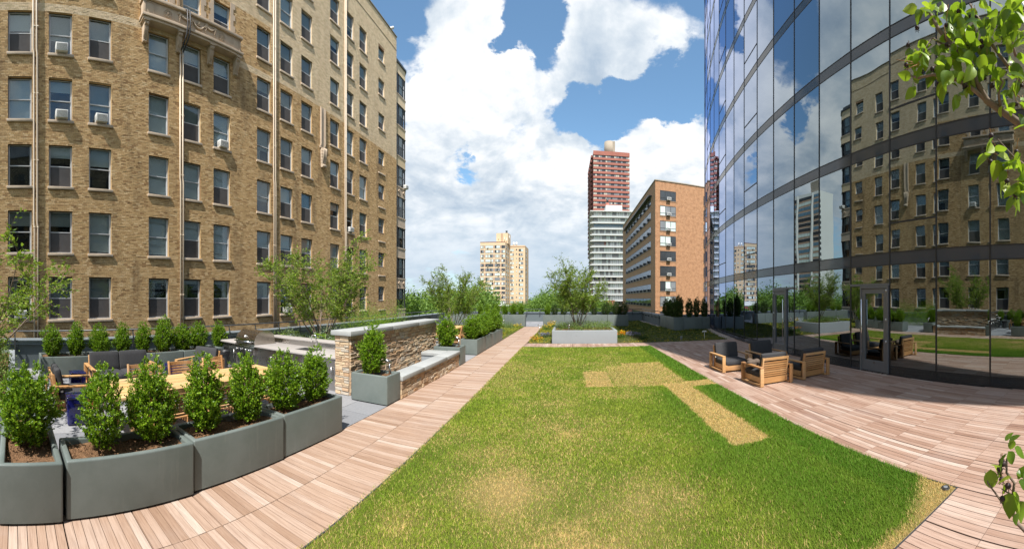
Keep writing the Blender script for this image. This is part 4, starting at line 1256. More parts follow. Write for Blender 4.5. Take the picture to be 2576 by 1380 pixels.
# beige tower
random.seed(8)
root = empty('beige_tower'); tag(root, 'beige brick apartment tower with stepped corner and rooftop penthouse, far beyond the boardwalk', 'tower')
A_, B_, C_, D_, E_ = V2(-.2537, 217.6), V2(-.183, 216), V2(-.1695, 229.8), V2(-.1272, 229.3), V2(-.1203, 241)
ZT = 36.4
F_ = A_ + (E_ - D_) * 1.5
mb = MB(); poly = [(v.x, v.y) for v in (A_, B_, C_, D_, E_)] + [(E_.x, E_.y + 6), (A_.x + 1, A_.y + 26)]
mb.prism(poly, GZ, ZT); mb.obj('wall', M['beige'], root)
PMS = [M['far_mint'], M['far_mint'], M['far_cream'], M['far_dark'], M['far_grey'], M['far_mint']]
PMD = [M['far_dark'], M['far_dark'], M['far_grey']]
pit = .01297 * 216.5
L1 = (B_ - A_).length
for k in range(18):
    zt = EYE + .1502 * 217 - k * pit; zb = zt - 1.75
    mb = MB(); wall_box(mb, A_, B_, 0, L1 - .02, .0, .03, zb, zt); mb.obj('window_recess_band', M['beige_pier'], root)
    for (a, b, dv) in ((.02, .14, 2), (.21, .52, 5), (.58, .785, 3), (.85, .985, 2)):
        pm = PMD if (k in (4, 5, 7, 9, 10, 11) and a > .5) or (k in (4, 5)) else PMS
        w = wall_win(root, A_, B_, a * L1, b * L1, zb, zt, M['far_grey'], pm, dv, outw=.16)
        if random.random() < .45:
            mb = MB(); u = (a + (b - a) * random.choice((.3, .7))) * L1; wall_box(mb, A_, B_, u - .4, u + .4, .16, .5, zb - .1, zb + .45); mb.obj('air_conditioner', M['concrete'], w)
    L2 = (C_ - B_).length
    for (a, b) in ((.06, .36), (.55, .72), ): wall_win(root, B_, C_, a * L2, b * L2, zb, zt, M['far_grey'], PMS, 2, outw=.1)
    L3 = (D_ - C_).length
    z2 = zt - .35
    for (a, b, dv) in ((.01, .25, 3), (.39, .47, 1), (.58, .88, 4)):
        w = wall_win(root, C_, D_, a * L3, b * L3, z2 - (1.6 if dv > 1 else .85), z2, M['far_grey'], PMS, dv, outw=.1)
        if dv > 1 and random.random() < .4:
            mb = MB(); u = (a + .06) * L3; wall_box(mb, C_, D_, u - .4, u + .4, .1, .5, z2 - 1.75, z2 - 1.2); mb.obj('air_conditioner', M['concrete'], w)
    L4 = (E_ - D_).length
    wall_win(root, D_, E_, .3 * L4, .62 * L4, z2 - 1.7, z2, M['far_grey'], PMS, 2, outw=.1)
mb = MB(); wall_box(mb, A_, B_, -.1, L1 + .1, -.3, .12, ZT, ZT + .25); mb.obj('roof_coping', M['dark_red'], root); mb = MB(); wall_box(mb, C_, D_, 0, L3 + .1, -.3, .12, ZT - .9, ZT - .7); mb.obj('roof_coping', M['dark_red'], root)
pa, pb, pc = V2(-.2082, 222), V2(-.1756, 221), V2(-.1681, 228)
mb = MB(); mb.prism([(pa.x, pa.y), (pb.x, pb.y), (pc.x, pc.y), (pa.x + .5, pa.y + 9)], ZT, 42.9); mb.obj('penthouse', M['beige'], root)
mb = MB(); mb.box(pa.x + 3.1, pa.x + 3.5, pa.y - .2, pa.y, ZT, 42.8); mb.box(pa.x + 3.8, pa.x + 4.1, pa.y - .25, pa.y - .05, ZT, 42.8)
mb.box(pa.x + 1.2, pa.x + 1.6, pa.y - .3, pa.y, 38.9, 39.5); mb.obj('rust_pipe', M['beige_pier'], root)
mb = MB(); mb.box(pb.x - 1.6, pb.x - .6, pb.y + 1, pb.y + 2, 42.9, 44.3); mb.box(pb.x - 1.7, pb.x - .5, pb.y + .9, pb.y + 2.1, 44.3, 44.5); mb.obj('chimney', M['dark_metal'], root)
for (dx, z) in ((-1.9, 38.6), (-.6, 38.0), (1.1, 39.6)):
    mb = MB(); mb.box(pb.x + dx - .18, pb.x + dx + .18, pb.y - .9, pb.y - .6, z, z + 1.5); mb.tube([(pb.x + dx, pb.y - .5, z - .8), (pb.x + dx, pb.y - .5, z + 2.0)], .06, 5); mb.obj('antenna', M['white_metal'], root)
for dx in (1.6, 3.4):
    mb = MB(); c = pc + Vector((dx, 3, 0)); mb.tube([(c.x, c.y, ZT), (c.x, c.y, 38.6)], .55, 10); mb.obj('water_heater_flue', M['white_metal'], root)

# red tower
root = empty('red_tower'); tag(root, 'tall red brick tower with dark ribbon windows and round rooftop drum', 'tower')
A_, B_ = V2(.0661, 215), V2(.1676, 218.6); C_ = V2(.054, 253); D_ = V2(.1665, 256)
ZT = 91.5
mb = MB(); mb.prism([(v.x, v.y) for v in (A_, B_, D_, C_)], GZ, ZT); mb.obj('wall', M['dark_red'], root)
L1 = (B_ - A_).length; pit = .01306 * 216
ru = random.Random(4)
patt = ['c', 'c', 'd', 'd', 'g', 'd', 'd', 'c', 'g', 'g', 'd', 'd', 'g', 'g', 'd', 'd', 'g', 'd', 'd', 'g', 'c']
for k in range(22):
    zt = EYE + .4045 * 216 - k * pit; zb = zt - 1.45
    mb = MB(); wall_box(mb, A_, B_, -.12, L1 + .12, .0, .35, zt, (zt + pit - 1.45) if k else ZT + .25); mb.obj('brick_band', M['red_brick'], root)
    n = 7
    for j in range(n):
        u0, u1 = L1 * j / n, L1 * (j + 1) / n
        pm = []
        for q_ in range(3):
            ch = patt[j * 3 + q_]
            if ru.random() < .15: ch = ru.choice('cdg')
            pm.append({'c': M['far_cream'], 'd': M['far_dark'], 'g': M['far_grey']}[ch])
        wall_win(root, A_, B_, u0 + .03, u1 - .03, zb, zt, M['far_dark'], tuple(pm), 3, outw=.10)
    # bays of the shaded side
    if k < 22:
        for s_ in range(5):
            mb = MB(); wall_box(mb, A_, C_, 4 + s_ * 6.8, 8.2 + s_ * 6.8, 0, 1.2, zt - .1, zt + pit - 1.5); mb.obj('side_bay_band', M['dark_red'], root)
    mb = MB(); wall_box(mb, B_, D_, 2, 5, 0, .6, zt - .2, zt + 1.3); mb.obj('side_balcony', M['far_blue'] if k < 5 else M['dark_red'], root)
mb = MB(); c = (A_ + B_) / 2 + Vector((-.2, 9, 0))
mb.tube([(c.x - .2, c.y, ZT), (c.x - .2, c.y, 101.2)], [3.4, 3.1], 24)
mb.box(c.x - 8.2, c.x + 7.6, c.y - 2, c.y + 6, ZT, ZT + 2.6); mb.box(c.x - 8.4, c.x + 7.8, c.y - 2.2, c.y + 6.2, ZT + 2.6, ZT + 2.9)
mb.box(c.x - .2, c.x + 3.2, c.y - 2.5, c.y + 2.5, ZT, 101.1)
mb.obj('rooftop_drum', M['concrete'], root)

# tower with balconies all round
root = empty('balcony_tower'); tag(root, 'pale glass apartment tower ringed by white balcony slabs', 'tower')
A_, B_ = V2(.0603, 168), V2(.179, 169.5); A2 = V2(.0545, 190); B2 = V2(.177, 195)
ZT = EYE + .2494 * 168; pit = .01695 * 168
n_ = Vector((0, 1, 0))
mb = MB(); ia = A_ + Vector((1.2, 1.6, 0)); ib = B_ + Vector((-1, 1.6, 0))
mb.prism([(ia.x, ia.y), (ib.x, ib.y), (B2.x, B2.y), (A2.x + 2, A2.y)], GZ, ZT - .1); mb.obj('wall', M['far_grey'], root)
L1 = (ib - ia).length
ru = random.Random(6)
for k in range(20):
    z = ZT - k * pit
    mb = MB(); mb.prism([(A_.x - .6, A_.y), (B_.x + .6, B_.y), (B2.x + .6, B2.y), (A2.x - .6, A2.y)], z - .34, z); mb.obj('balcony_slab', M['white_conc'], root)
    mb = MB(); zz = z - pit
    if k < 19:
        for h in (.55, 1.0): mb.bar((A_.x - .5, A_.y + .1, zz + h), (B_.x + .5, B_.y + .1, zz + h), .06, .05)
        for j in range(13): u = j / 12; p_ = A_.lerp(B_, u); mb.box(p_.x - .04, p_.x + .04, p_.y + .08, p_.y + .14, zz, zz + 1.0)
        mb.bar((A_.x - .5, A_.y + .1, zz + 1.0), (A2.x - .5, A2.y, zz + 1.0), .05, .05)
        mb.obj('railing', M['concrete'], root)
        mb = MB(); wall_box(mb, A_, B_, 0.2, (B_ - A_).length, -.12, -.08, zz + .1, zz + .5); mb.obj('glass_guard', M['guard_glass'], root)
        for j in range(6):
            kinds = [M['curtain_far'], M['curtain_far'], M['far_mint'], M['far_grey']] if k != 2 else [M['far_blue']]
            if k in (11, 15): kinds = [M['far_dark'], M['far_grey'], M['far_cream']]
            if k == 5 and j < 2: kinds = [M['dark_red'], M['far_grey']]
            pm = tuple([ru.choice(kinds), M['far_grey'] if (ru.random() < .3 and k != 2) else ru.choice(kinds), ru.choice(kinds)])
            wall_win(root, ia, ib, L1 * j / 6 + .04, L1 * (j + 1) / 6 - .04, zz + .02, z - .36, M['far_grey'], pm, 3, outw=.10, name='glazed_bay')
mb = MB(); a = V2(.1013, 172); b = V2(.1482, 172); mb.box(a.x, b.x, a.y, a.y + 8, ZT, EYE + .2644 * 172); mb.obj('plant_room', M['white_conc'], root)
mb = MB(); a = V2(.1055, 176); mb.tube([(a.x, a.y, ZT), (a.x, a.y, 49.4)], .9, 10); mb.tube([(a.x, a.y, 49.4), (a.x, a.y, 51.8)], .5, 8, 1); mb.obj('chimney', [M['red_brick'], M['dark_metal']], root)

# orange brick block
root = empty('orange_brick_block'); tag(root, 'orange brick block with window air conditioners beside the glass tower', 'building')
xc, yc = 16.38, 66.6; ZT = 24.8
Cn = Vector((xc, yc, 0)); Ln = Vector((16.8, 111.5, 0)); Rn = Vector((33, 68.6, 0))
mb = MB(); mb.prism([(xc, yc), (Rn.x, Rn.y), (33, 112), (Ln.x, Ln.y)], GZ, ZT); mb.obj('wall', M['orange_brick'], root)
Ls = (Ln - Cn).length; Lf = (Rn - Cn).length
for k in range(-4, 8):
    zs_ = 21.0 - 2.95 * (7 - k) if False else .36 + 2.95 * k
    zt = zs_ + 1.98
    if k == 7: zs_, zt = 21.05, 23.0
    for u in (.98, 10.6):
        w = wall_win(root, Cn, Rn, u, u + 3.35, zs_, zt, M['dark_metal'], [M['far_dark'], M['far_mint'], M['far_grey']] if k not in (7, 3, 2) else [M['far_dark']], 3, rail=.55, outw=.07)
        mb = MB(); wall_box(mb, Cn, Rn, u + 1.35, u + 2.15, .07, .55, zs_ + .10, zs_ + .62, 0)
        for q_ in range(6): wall_box(mb, Cn, Rn, u + 1.4, u + 2.1, .551, .56, zs_ + .15 + q_ * .07, zs_ + .19 + q_ * .07, 1)
        mb.obj('air_conditioner', [M['white_metal'], M['dark_metal']], w)
        mb = MB(); wall_box(mb, Cn, Rn, u - .1, u + 3.45, .0, .06, zs_ - .14, zs_ - .005); mb.obj('sill', M['brown_brick'], w)
# the long shaded side: brick face with ribbons of narrow lights, one window per bay
mb = MB(); wall_box(mb, Cn, Ln, 0.02, Ls, .0, .02, GZ, ZT - .01); mb.obj('side_wall', M['brown_brick'], root)
for k in range(-4, 8):
    zs_ = .38 + 2.95 * k; zt = zs_ + 1.52
    nb = 8; u0 = 3.9; u1 = 38.2
    if k == 7: zt -= .1
    for j in range(nb):
        a = u0 + (u1 - u0) * j / nb; b = u0 + (u1 - u0) * (j + 1) / nb
        w = wall_win(root, Cn, Ln, a + .02, b - .02, zs_, zt, M['dark_metal'], (M['far_glass'],) * 6, 6, outw=.06)
        mb = MB(); wall_box(mb, Cn, Ln, (a + b) / 2 - .5, (a + b) / 2 + .4, .06, .42, zs_ + .02, zs_ + .5); mb.obj('air_conditioner', M['dark_metal'], w)
    mb = MB(); wall_box(mb, Cn, Ln, u0 - .2, u1 + .2, .02, .12, zs_ - .12, zs_ - .01); mb.obj('sill', M['dark_metal'], root)
mb = MB(); wall_box(mb, Cn, Ln, 3.2, Ls - 4, .02, .75, 21.05 + 1.5, 21.05 + 1.75); mb.obj('canopy', M['dark_metal'], root)
mb = MB(); wall_box(mb, Cn, Ln, -.1, Ls + .1, -.4, .14, ZT, ZT + .18); wall_box(mb, Cn, Rn, -.1, Lf + .1, -.4, .12, ZT + .001, ZT + .181); mb.obj('roof_coping', M['concrete'], root)

# white tower seen only as a reflection in the glass
root = empty('white_tower'); tag(root, 'white apartment slab tower mirrored in the curved glass', 'tower')
A_, B_, C_ = Vector((-90, 176, 0)), Vector((-96.5, 145, 0)), Vector((-112, 145, 0))
mb = MB(); mb.prism([(A_.x, A_.y), (B_.x, B_.y), (C_.x, C_.y), (-108, 178)], GZ, 58.6); mb.obj('wall', M['white_conc'], root)
mb = MB(); mb.box(-108, -97, 152, 162, 58.6, 66); mb.obj('penthouse', M['concrete'], root)
LA = (A_ - B_).length
for k in range(23):
    z = 55.2 - k * 2.8
    for j in range(3):
        a = LA * j / 3 + .9; b = LA * (j + 1) / 3 - .5
        d = (A_ - B_).normalized(); n = Vector((d.y, -d.x, 0))
        mb = MB()
        def q4(u0, u1, o0, o1, z0, z1, mi):
            p, q = B_ + d * u0, B_ + d * u1; vs = [p + n * o0, q + n * o0, q + n * o1, p + n * o1]
            mb.hexa([(v.x, v.y, z0) for v in vs] + [(v.x, v.y, z1) for v in vs], mi)
        q4(a, b, 0, .05, z, z + 1.7, 0)
        for q_ in range(4): q4(a + (b - a) * q_ / 4 + .08, a + (b - a) * (q_ + 1) / 4 - .08, .05, .1, z + .08, z + 1.62, 1)
        q4(a, b, 0, .04, z - .9, z - .02, 2)
        mb.obj('window', [M['dark_metal'], random.choice([M['far_blue'], M['far_dark'], M['far_mint']]), M['beige_pier']], root)
    for x in (-99, -102.5):
        mb = MB(); mb.box(x - .55, x + .55, 144.93, 144.99, z + .1, z + 1.7, 0); mb.box(x - .45, x + .45, 144.90, 144.929, z + .2, z + 1.6, 1); mb.obj('window', [M['far_grey'], M['far_dark']], root)
for j in range(4):
    mb = MB(); d = (A_ - B_).normalized(); n = Vector((d.y, -d.x, 0)); p = B_ + d * min(LA - .5, LA * j / 3 + .1)
    vs = [p, p + d * .7, p + d * .7 + n * .7, p + n * .7]; mb.hexa([(v.x, v.y, GZ) for v in vs] + [(v.x, v.y, 58.2) for v in vs]); mb.obj('pier', M['white_conc'], root)

# low buildings showing over the parapet
mb = MB(); mb.box(-58, -30, 196, 212, GZ, -2.3, 0); mb.box(-58.5, -29.5, 195.6, 212.4, -2.3, -1.9, 1); mb.box(-50, -38, 199, 206, -1.9, .2, 1)
o = mb.obj('low_building', [M['red_brick'], M['white_conc']]); tag(o, 'low pink and white building at the foot of the beige tower', 'building')
mb = MB(); mb.box(9, 33, 140, 160, GZ, -1.2, 0); mb.box(8.6, 33.4, 139.6, 160.4, -1.2, -.8, 1); mb.box(14, 18, 142, 150, -.8, 1.2, 0); mb.box(22, 30, 141, 148, -.8, .3, 0)
o = mb.obj('low_building', [M['red_brick'], M['concrete']]); tag(o, 'low red brick building in front of the balcony tower', 'building')

# trees beyond the parapet
tv = [big_tree('tree', 31 + i, 18.0, 7.0, M['forest']) for i in range(3)]
used = [False] * 3
def atpx(px, r_): t = (px - PXV) / PXR; return r_ * math.sin(t), r_ * math.cos(t)
TR_ = [(1045, 48, 1.02), (1085, 58, 1.08), (1128, 66, 1.14), (1170, 74, 1.16), (1196, 92, 1.14), (1150, 110, 1.12), (1352, 170, 1.06), (1330, 260, 1.0), (1372, 130, 1.09), (1400, 96, 1.12), (1424, 84, 1.14), (1455, 76, 1.13), (1490, 90, 1.06), (1525, 100, 1.0),
       (1030, 90, 1.1), (1225, 150, .96), (1300, 185, .94), (980, 58, 1.05), (950, 90, 1.1), (900, 75, 1.05), (820, 95, 1.1), (1010, 130, 1.1)]
for i, (px, r_, s_) in enumerate(TR_):
    v = i % 3; x, y = atpx(px, r_)
    o = place(tv[v], not used[v], (x, y, GZ), i * 1.7, (s_ * 1.05, s_ * 1.05, s_)); used[v] = True
    if px < 1015: lb, gr_ = 'dark leafy tree seen only as a reflection in the glass tower', 'trees mirrored in the glass tower'
    elif px < 1215: lb, gr_ = 'round-crowned leafy tree between the brick apartment house and the beige tower', 'trees left of the beige tower'
    elif px < 1400: lb, gr_ = 'distant leafy tree just right of the beige tower, before the lake', 'trees right of the beige tower'
    else: lb, gr_ = 'leafy tree behind the multi-stem lawn tree, below the balcony tower', 'trees below the balcony tower'
    tag(o, lb, 'tree', gr_)
# the rest of the town's canopy, one mass
r = np.random.default_rng(5)
n = 52000
azs = r.uniform(-1.2, .5, n); rs = 110 * np.exp(r.uniform(0, 1.9, n))
cl = np.floor(azs * rs / 9) * 7.13 + np.floor(rs / 12) * 3.7
bump_ = 3.0 * np.sin(cl) + 2.0 * np.sin(cl * 1.7)
pts = np.stack([rs * np.sin(azs), rs * np.cos(azs), GZ + 11.5 + bump_ * .6 - np.abs(r.normal(0, 3.0, n))], 1)
V = leaf_quads(pts, r.normal(size=(n, 3)), r.uniform(1.2, 3.2, n) * np.clip(rs / 200, .8, 2.2), .8, r)
o = link('far_treetops', quads_mesh('far_treetops', V, M['forest'])); tag(o, 'distant mass of treetops stretching to the lake', 'trees', kind='stuff')

# ------------------------------------------------------------------ parapet with rail
def parapet_run(A, B, out_n, label, posts, gap_out=.45, name='parapet_wall'):
    """A->B along the inner face; out_n points away from the terrace"""
    A, B, n = Vector((*A, 0)), Vector((*B, 0)), Vector((*out_n, 0))
    d = (B - A).normalized(); L = (B - A).length
    root = empty(name, tuple(A)); inv = Matrix.Translation(-A)
    tag(root, label, 'parapet')
    def hx(mb, u0, u1, o0, o1, z0, z1, mi=0):
        vs = [A + d * u0 + n * o0, A + d * u1 + n * o0, A + d * u1 + n * o1, A + d * u0 + n * o1]
        mb.hexa([(v.x, v.y, z0) for v in vs] + [(v.x, v.y, z1) for v in vs], mi)
    def fin(mb, nm, m_, **k):
        o = mb.obj(nm, m_, None, **k); o.parent = root; o.matrix_parent_inverse = inv; return o
    mb = MB(); hx(mb, 0, L, 0, .35, -.06, .64); fin(mb, 'wall', M['parapet'])
    mb = MB(); hx(mb, -.0, L, -.05, .42, .64, .66); hx(mb, 0, L, -.03, .40, .66, .74); hx(mb, 0, L, -.07, .44, .74, .765); fin(mb, 'coping', M['cap_metal'], bevel=.004)
    mb = MB(); mb.tube([A + d * 0 + n * -.04 + Vector((0, 0, 1.0)), A + d * L + n * -.04 + Vector((0, 0, 1.0))], .022, 8); fin(mb, 'rail', M['dark_metal'])
    k = posts
    while k < L:
        p = A + d * k + n * -.10
        mb = MB(); mb.bar((p.x, p.y, .50), (p.x, p.y, .80), .012, .05, 0, tuple(d)); mb.bar((p.x, p.y, .80), (A + d * k + n * -.04 + Vector((0, 0, .99))), .012, .035, 0, tuple(d))
        mb.bar((A + d * k + n * .0 + Vector((0, 0, .55))), (p.x, p.y, .55), .05, .05)
        fin(mb, 'rail_post', M['dark_metal']); k += 1.09
    return root
parapet_run((-9.5, -4.6), (-9.5, 29.0), (-1, 0), 'long slate-grey parapet with rail in front of the brick apartment house', .26)
parapet_run((-9.5, 29.0), (6.02, 29.0), (0, 1), 'far slate-grey parapet with rail at the end of the boardwalk', .5)
parapet_run((6.02, 29.0), (6.02, 22.95), (1, 0), 'short return of the grey parapet below the orange brick block', .4)
parapet_run((6.02, 22.95), (9.6, 22.95), (0, 1), 'grey parapet between tall planters and glass tower', .4)

# ------------------------------------------------------------------ planters
PH = 0.505
def planter(name, x0, x1, y0, y1, h, label, group, mat=None, wall=.055, soil=.07, foot=True, bev=.018):
    cx_, cy_ = (x0 + x1) / 2, (y0 + y1) / 2
    root = empty(name, (cx_, cy_, 0)); tag(root, label, 'planter', group)
    a, b, c, d = x0 - cx_, x1 - cx_, y0 - cy_, y1 - cy_
    z0 = .02 if foot else -.03
    bm = bmesh.new()
    vs = [bm.verts.new(v) for v in ((a, c, z0), (b, c, z0), (b, d, z0), (a, d, z0), (a, c, h), (b, c, h), (b, d, h), (a, d, h))]
    w = wall
    vi = [bm.verts.new(v) for v in ((a + w, c + w, h), (b - w, c + w, h), (b - w, d - w, h), (a + w, d - w, h), (a + w, c + w, .15), (b - w, c + w, .15), (b - w, d - w, .15), (a + w, d - w, .15))]
    F = [(0, 3, 2, 1), (0, 1, 5, 4), (1, 2, 6, 5), (2, 3, 7, 6), (3, 0, 4, 7)]
    for f in F: bm.faces.new([vs[i] for i in f])
    for i in range(4):
        j = (i + 1) % 4
        bm.faces.new([vs[4 + i], vs[4 + j], vi[j], vi[i]])
        bm.faces.new([vi[i], vi[j], vi[4 + j], vi[4 + i]])
    bm.faces.new([vi[7], vi[6], vi[5], vi[4]][::-1])
    bm.normal_update()
    es = [e for e in bm.edges if len(e.link_faces) == 2 and e.calc_face_angle(0) > .5 and all(v.co.z > z0 + .001 or True for v in e.verts) and not all(abs(v.co.z - .15) < 1e-5 for v in e.verts) and not all(abs(v.co.z - z0) < 1e-5 for v in e.verts)]
    bmesh.ops.bevel(bm, geom=es, offset=bev, segments=3, profile=.5, affect='EDGES', clamp_overlap=True)
    for f in bm.faces: f.smooth = True
    me = bpy.data.meshes.new('box'); bm.to_mesh(me); bm.free(); me.materials.append(mat or M['planter']); me.set_sharp_from_angle(angle=.6)
    link('box', me, root)
    # soil as an uneven sheet
    n1, n2 = max(4, int((b - a) / .09)), max(4, int((d - c) / .09))
    V = np.zeros((n1 + 1, n2 + 1, 3)); rg = np.random.default_rng(int(abs(x0 * 100 + y0 * 37)) + 3)
    for i in range(n1 + 1):
        for j in range(n2 + 1):
            V[i, j] = (a + w - .01 + (b - a - 2 * w + .02) * i / n1, c + w - .01 + (d - c - 2 * w + .02) * j / n2, h - soil + rg.normal(0, .008) + .025 * math.sin(i * .9 + j * .4))
    q_ = np.stack([V[:-1, :-1], V[1:, :-1], V[1:, 1:], V[:-1, 1:]], 2).reshape(-1, 4, 3)
    link('soil', quads_mesh('soil', q_, M['soil']), root)
    # loose bark chips on it
    k = int((b - a) * (d - c) * 420)
    P_ = np.stack([rg.uniform(a + w, b - w, k), rg.uniform(c + w, d - w, k), np.full(k, h - soil + .012)], 1); P_[:, 2] += .02 * rg.random(k)
    dd = rg.normal(size=(k, 3)); dd[:, 2] *= .25
    o = link('bark_chips', quads_mesh('bark_chips', leaf_quads(P_, dd, rg.uniform(.012, .035, k), .5, rg), M['soil']), root); o['kind'] = 'stuff'
    if foot:
        mb = MB(); mb.box(a + .05, b - .05, c + .05, d - .05, -.04, .019); mb.obj('foot', M['black'], root)
    return root
g1 = 'grey-green planters of the front row'
planter('planter_box', -4.22, -2.905, -.135, .405, PH, 'grey-green planter at the left end of the front row, standing crosswise', g1)
planter('planter_box', -3.455, -2.93, .435, 1.635, PH, 'front-row planter with a thin leggy boxwood and a full one', g1)
planter('planter_box', -3.47, -2.965, 1.65, 2.835, PH, 'front-row planter before the dining chairs, third from the left', g1)
planter('planter_box', -3.485, -2.985, 2.85, 3.985, PH, 'right-most planter of the front row, ending at the stone-paved gap', g1)
planter('planter_box', -3.80, -3.03, 5.33, 5.83, PH + .01, 'cube planter at the near end of the stone bench wall', 'cube planters at the ends of the stone bench')
planter('planter_box', -3.80, -3.01, 9.34, 9.90, PH + .01, 'cube planter at the far end of the stone bench wall', 'cube planters at the ends of the stone bench')
g3 = 'planters edging the boardwalk beyond the stone wall'
for i, (a, b) in enumerate(((11.28, 12.555), (12.565, 13.80), (13.81, 15.16), (15.17, 15.70))):
    planter('planter_box', -3.62, -3.03, a, b, PH + .01, ['first of the planters along the boardwalk beyond the stone wall, showing its short end', 'second planter along the boardwalk beyond the stone wall', 'third planter along the boardwalk beyond the stone wall', 'short last planter of the row along the boardwalk'][i], g3, bev=.008)
g4 = 'planters in front of the left parapet'
bk = [(.62, 1.84), (1.85, 3.06), (3.07, 4.275), (4.285, 5.49)]
for i, (a, b) in enumerate(bk):
    planter('planter_box', -8.95, -8.23, a, b, PH, ['planter at the left parapet behind the blue garden stool', 'planter hidden behind the outdoor sofa', 'planter at the left parapet between sofa and lounge chair', 'planter at the left parapet beside the grill counter'][i], g4)
planter('planter_box', -9.3, -4.28, -3.2, .02, .53, 'wide pale-rimmed planter holding a small tree at the left edge', None, M['stucco'], .14, .1, False)
planter('planter_box', -9.3, -4.4, 6.75, 9.4, .55, 'wide raised planter with multi-stem tree behind the grill counter', None, M['stucco'], .14, .1, False)
g5 = 'tall slate planters across the far end'
FX = -1.80
for i in range(4):
    planter('planter_box', FX + 1.427 * i + .008, FX + 1.427 * (i + 1) - .008, 23.42, 24.05, .79, ['tall slate planter just right of the boardwalk end', 'tall slate planter behind the left half of the tree planter', 'tall slate planter behind the right half of the tree planter', 'tall slate planter at the right end of the far row'][i], g5, bev=.01)
for i in range(4):
    planter('planter_box', -2.99 - 1.427 * (i + 1) + .008, -2.99 - 1.427 * i - .008, 23.42, 24.05, .80, ['tall slate planter just left of the boardwalk end', 'second tall slate planter left of the boardwalk end', 'third tall slate planter left of the boardwalk end', 'tall slate planter nearest the left parapet corner'][i], g5, bev=.01)
g6 = 'tall slate planters near the glass tower'
planter('planter_box', 5.95, 6.54, 19.70, 21.32, .78, 'corner planter of the tall slate group near the glass tower', g6, bev=.01)
planter('planter_box', 5.95, 6.54, 21.34, 22.9, .78, 'rear planter of the tall slate group running toward the parapet', g6, bev=.01)
planter('planter_box', 6.56, 7.77, 19.84, 20.44, .77, 'long planter of the tall slate group near the glass tower', g6, bev=.01)
planter('planter_box', 7.79, 8.36, 20.0, 20.6, .76, 'short planter of the slate group touching the glass tower', g6, bev=.01)
planter('tree_planter', -.76, 1.985, 14.74, 17.3, .545, 'broad pale grey planter with multi-stem tree at the end of the lawn', None, M['stucco'], .12, .06, False, .03)
planter('planter_box', 1.42, 2.25, -.55, .48, .45, 'planter box at the right edge below the berry tree', None)

# ------------------------------------------------------------------ shrubs
BX = [shrub('boxwood_shrub', 101, M['boxwood'], n_sprig=1100, per=16, spiky=.8, fat=.34, wide=.66),
      shrub('boxwood_shrub', 102, M['boxwood'], n_sprig=620, per=15, spiky=1.8, fat=.27, wide=.5),
      shrub('boxwood_shrub', 103, M['boxwood'], n_sprig=950, per=16, spiky=1.1, fat=.33, low=.25, wide=.45),
      shrub('boxwood_shrub', 104, M['boxwood'], n_sprig=900, per=16, spiky=.6, fat=.27, wide=.72),
      shrub('boxwood_shrub', 105, M['boxwood'], n_sprig=900, per=16, spiky=.7, fat=.26, wide=.66),
      shrub('boxwood_shrub', 106, M['boxwood'], n_sprig=820, per=16, spiky=1.3, fat=.25, wide=.55), shrub('boxwood_shrub', 107, M['boxwood'], n_sprig=860, per=16, spiky=.9, fat=.28, wide=.75)]
YW = [shrub('upright_evergreen', 111, M['yew'], n_sprig=520, per=14, spiky=2.2, fat=.20, wide=.7, leaf=.03), shrub('upright_evergreen', 112, M['yew'], n_sprig=460, per=14, spiky=2.6, fat=.17, wide=.75, leaf=.03),
      shrub('dark_boxwood_shrub', 113, M['yew'], n_sprig=620, per=15, spiky=.7, fat=.34, wide=.7)]
pool = {'b': BX, 'y': YW}
seen = set()
def put_shrub(kind, v, x, y, z, h, w, label, group, rz):
    src = pool[kind][v]; key = (kind, v)
    o = place(src, key not in seen, (x, y, z), rz, (w, w, h)); seen.add(key)
    tag(o, label, 'shrub', group); return o
gs = 'boxwood shrubs of the front planters'
fr = [(0, -3.50, .13, .80, .86, 'broad bushy boxwood at the left end of the front planters'),
      (1, -3.27, .83, .80, .78, 'leggy boxwood with loose pointed shoots, in front of the table end'),
      (2, -3.28, 1.36, .84, .78, 'wide-based boxwood with one tall leader, in front of the table'),
      (5, -3.29, 1.98, .84, .82, 'boxwood with a pointed top in front of the slatted chair backs'),
      (3, -3.27, 2.52, .80, .72, 'slim boxwood at the right end of the third front planter'),
      (6, -3.27, 3.15, .77, .82, 'rounded full boxwood in the right-most front planter'),
      (4, -3.27, 3.72, .78, .76, 'egg-shaped boxwood at the far end of the front planters')]
for i, (v, x, y, h, w, lb) in enumerate(fr): put_shrub('b', v, x, y, .43, h, w, lb, gs, i * 1.3 + .4)
put_shrub('b', 3, -3.50, 5.60, .44, .96, .82, 'tall boxwood in the cube planter before the stone wall', None, 2.2)
put_shrub('b', 4, -3.50, 9.63, .44, .98, 1.0, 'tall boxwood in the cube planter at the far end of the stone wall', None, .7)
for i, (y, lb) in enumerate(((11.7, 'boxwood nearest the camera in the boardwalk planters beyond the wall'), (12.35, 'second boxwood of the boardwalk planters beyond the wall'), (13.1, 'third boxwood of the boardwalk planters beyond the wall'), (13.8, 'fourth boxwood of the boardwalk planters beyond the wall'), (14.6, 'fifth boxwood of the boardwalk planters beyond the wall'), (15.35, 'last boxwood of the boardwalk planters beyond the wall'))):
    put_shrub('b', [3, 0, 2, 4, 3, 0][i], -3.33, y, .44, [.86, .84, .9, .92, .96, .98][i], 1.08, lb, 'boxwoods in the boardwalk planters', i * 2.1)
gb = 'boxwood shrubs along the left parapet'
bkr = [(.94, .80, .86, 6), (1.50, .86, .84, 5), (2.12, .80, .84, 2), (2.72, .82, .84, 5), (3.28, .84, .70, 3), (3.86, .96, .82, 2), (4.42, .74, .84, 0), (4.97, .78, .84, 6), (5.62, .80, .76, 4)]
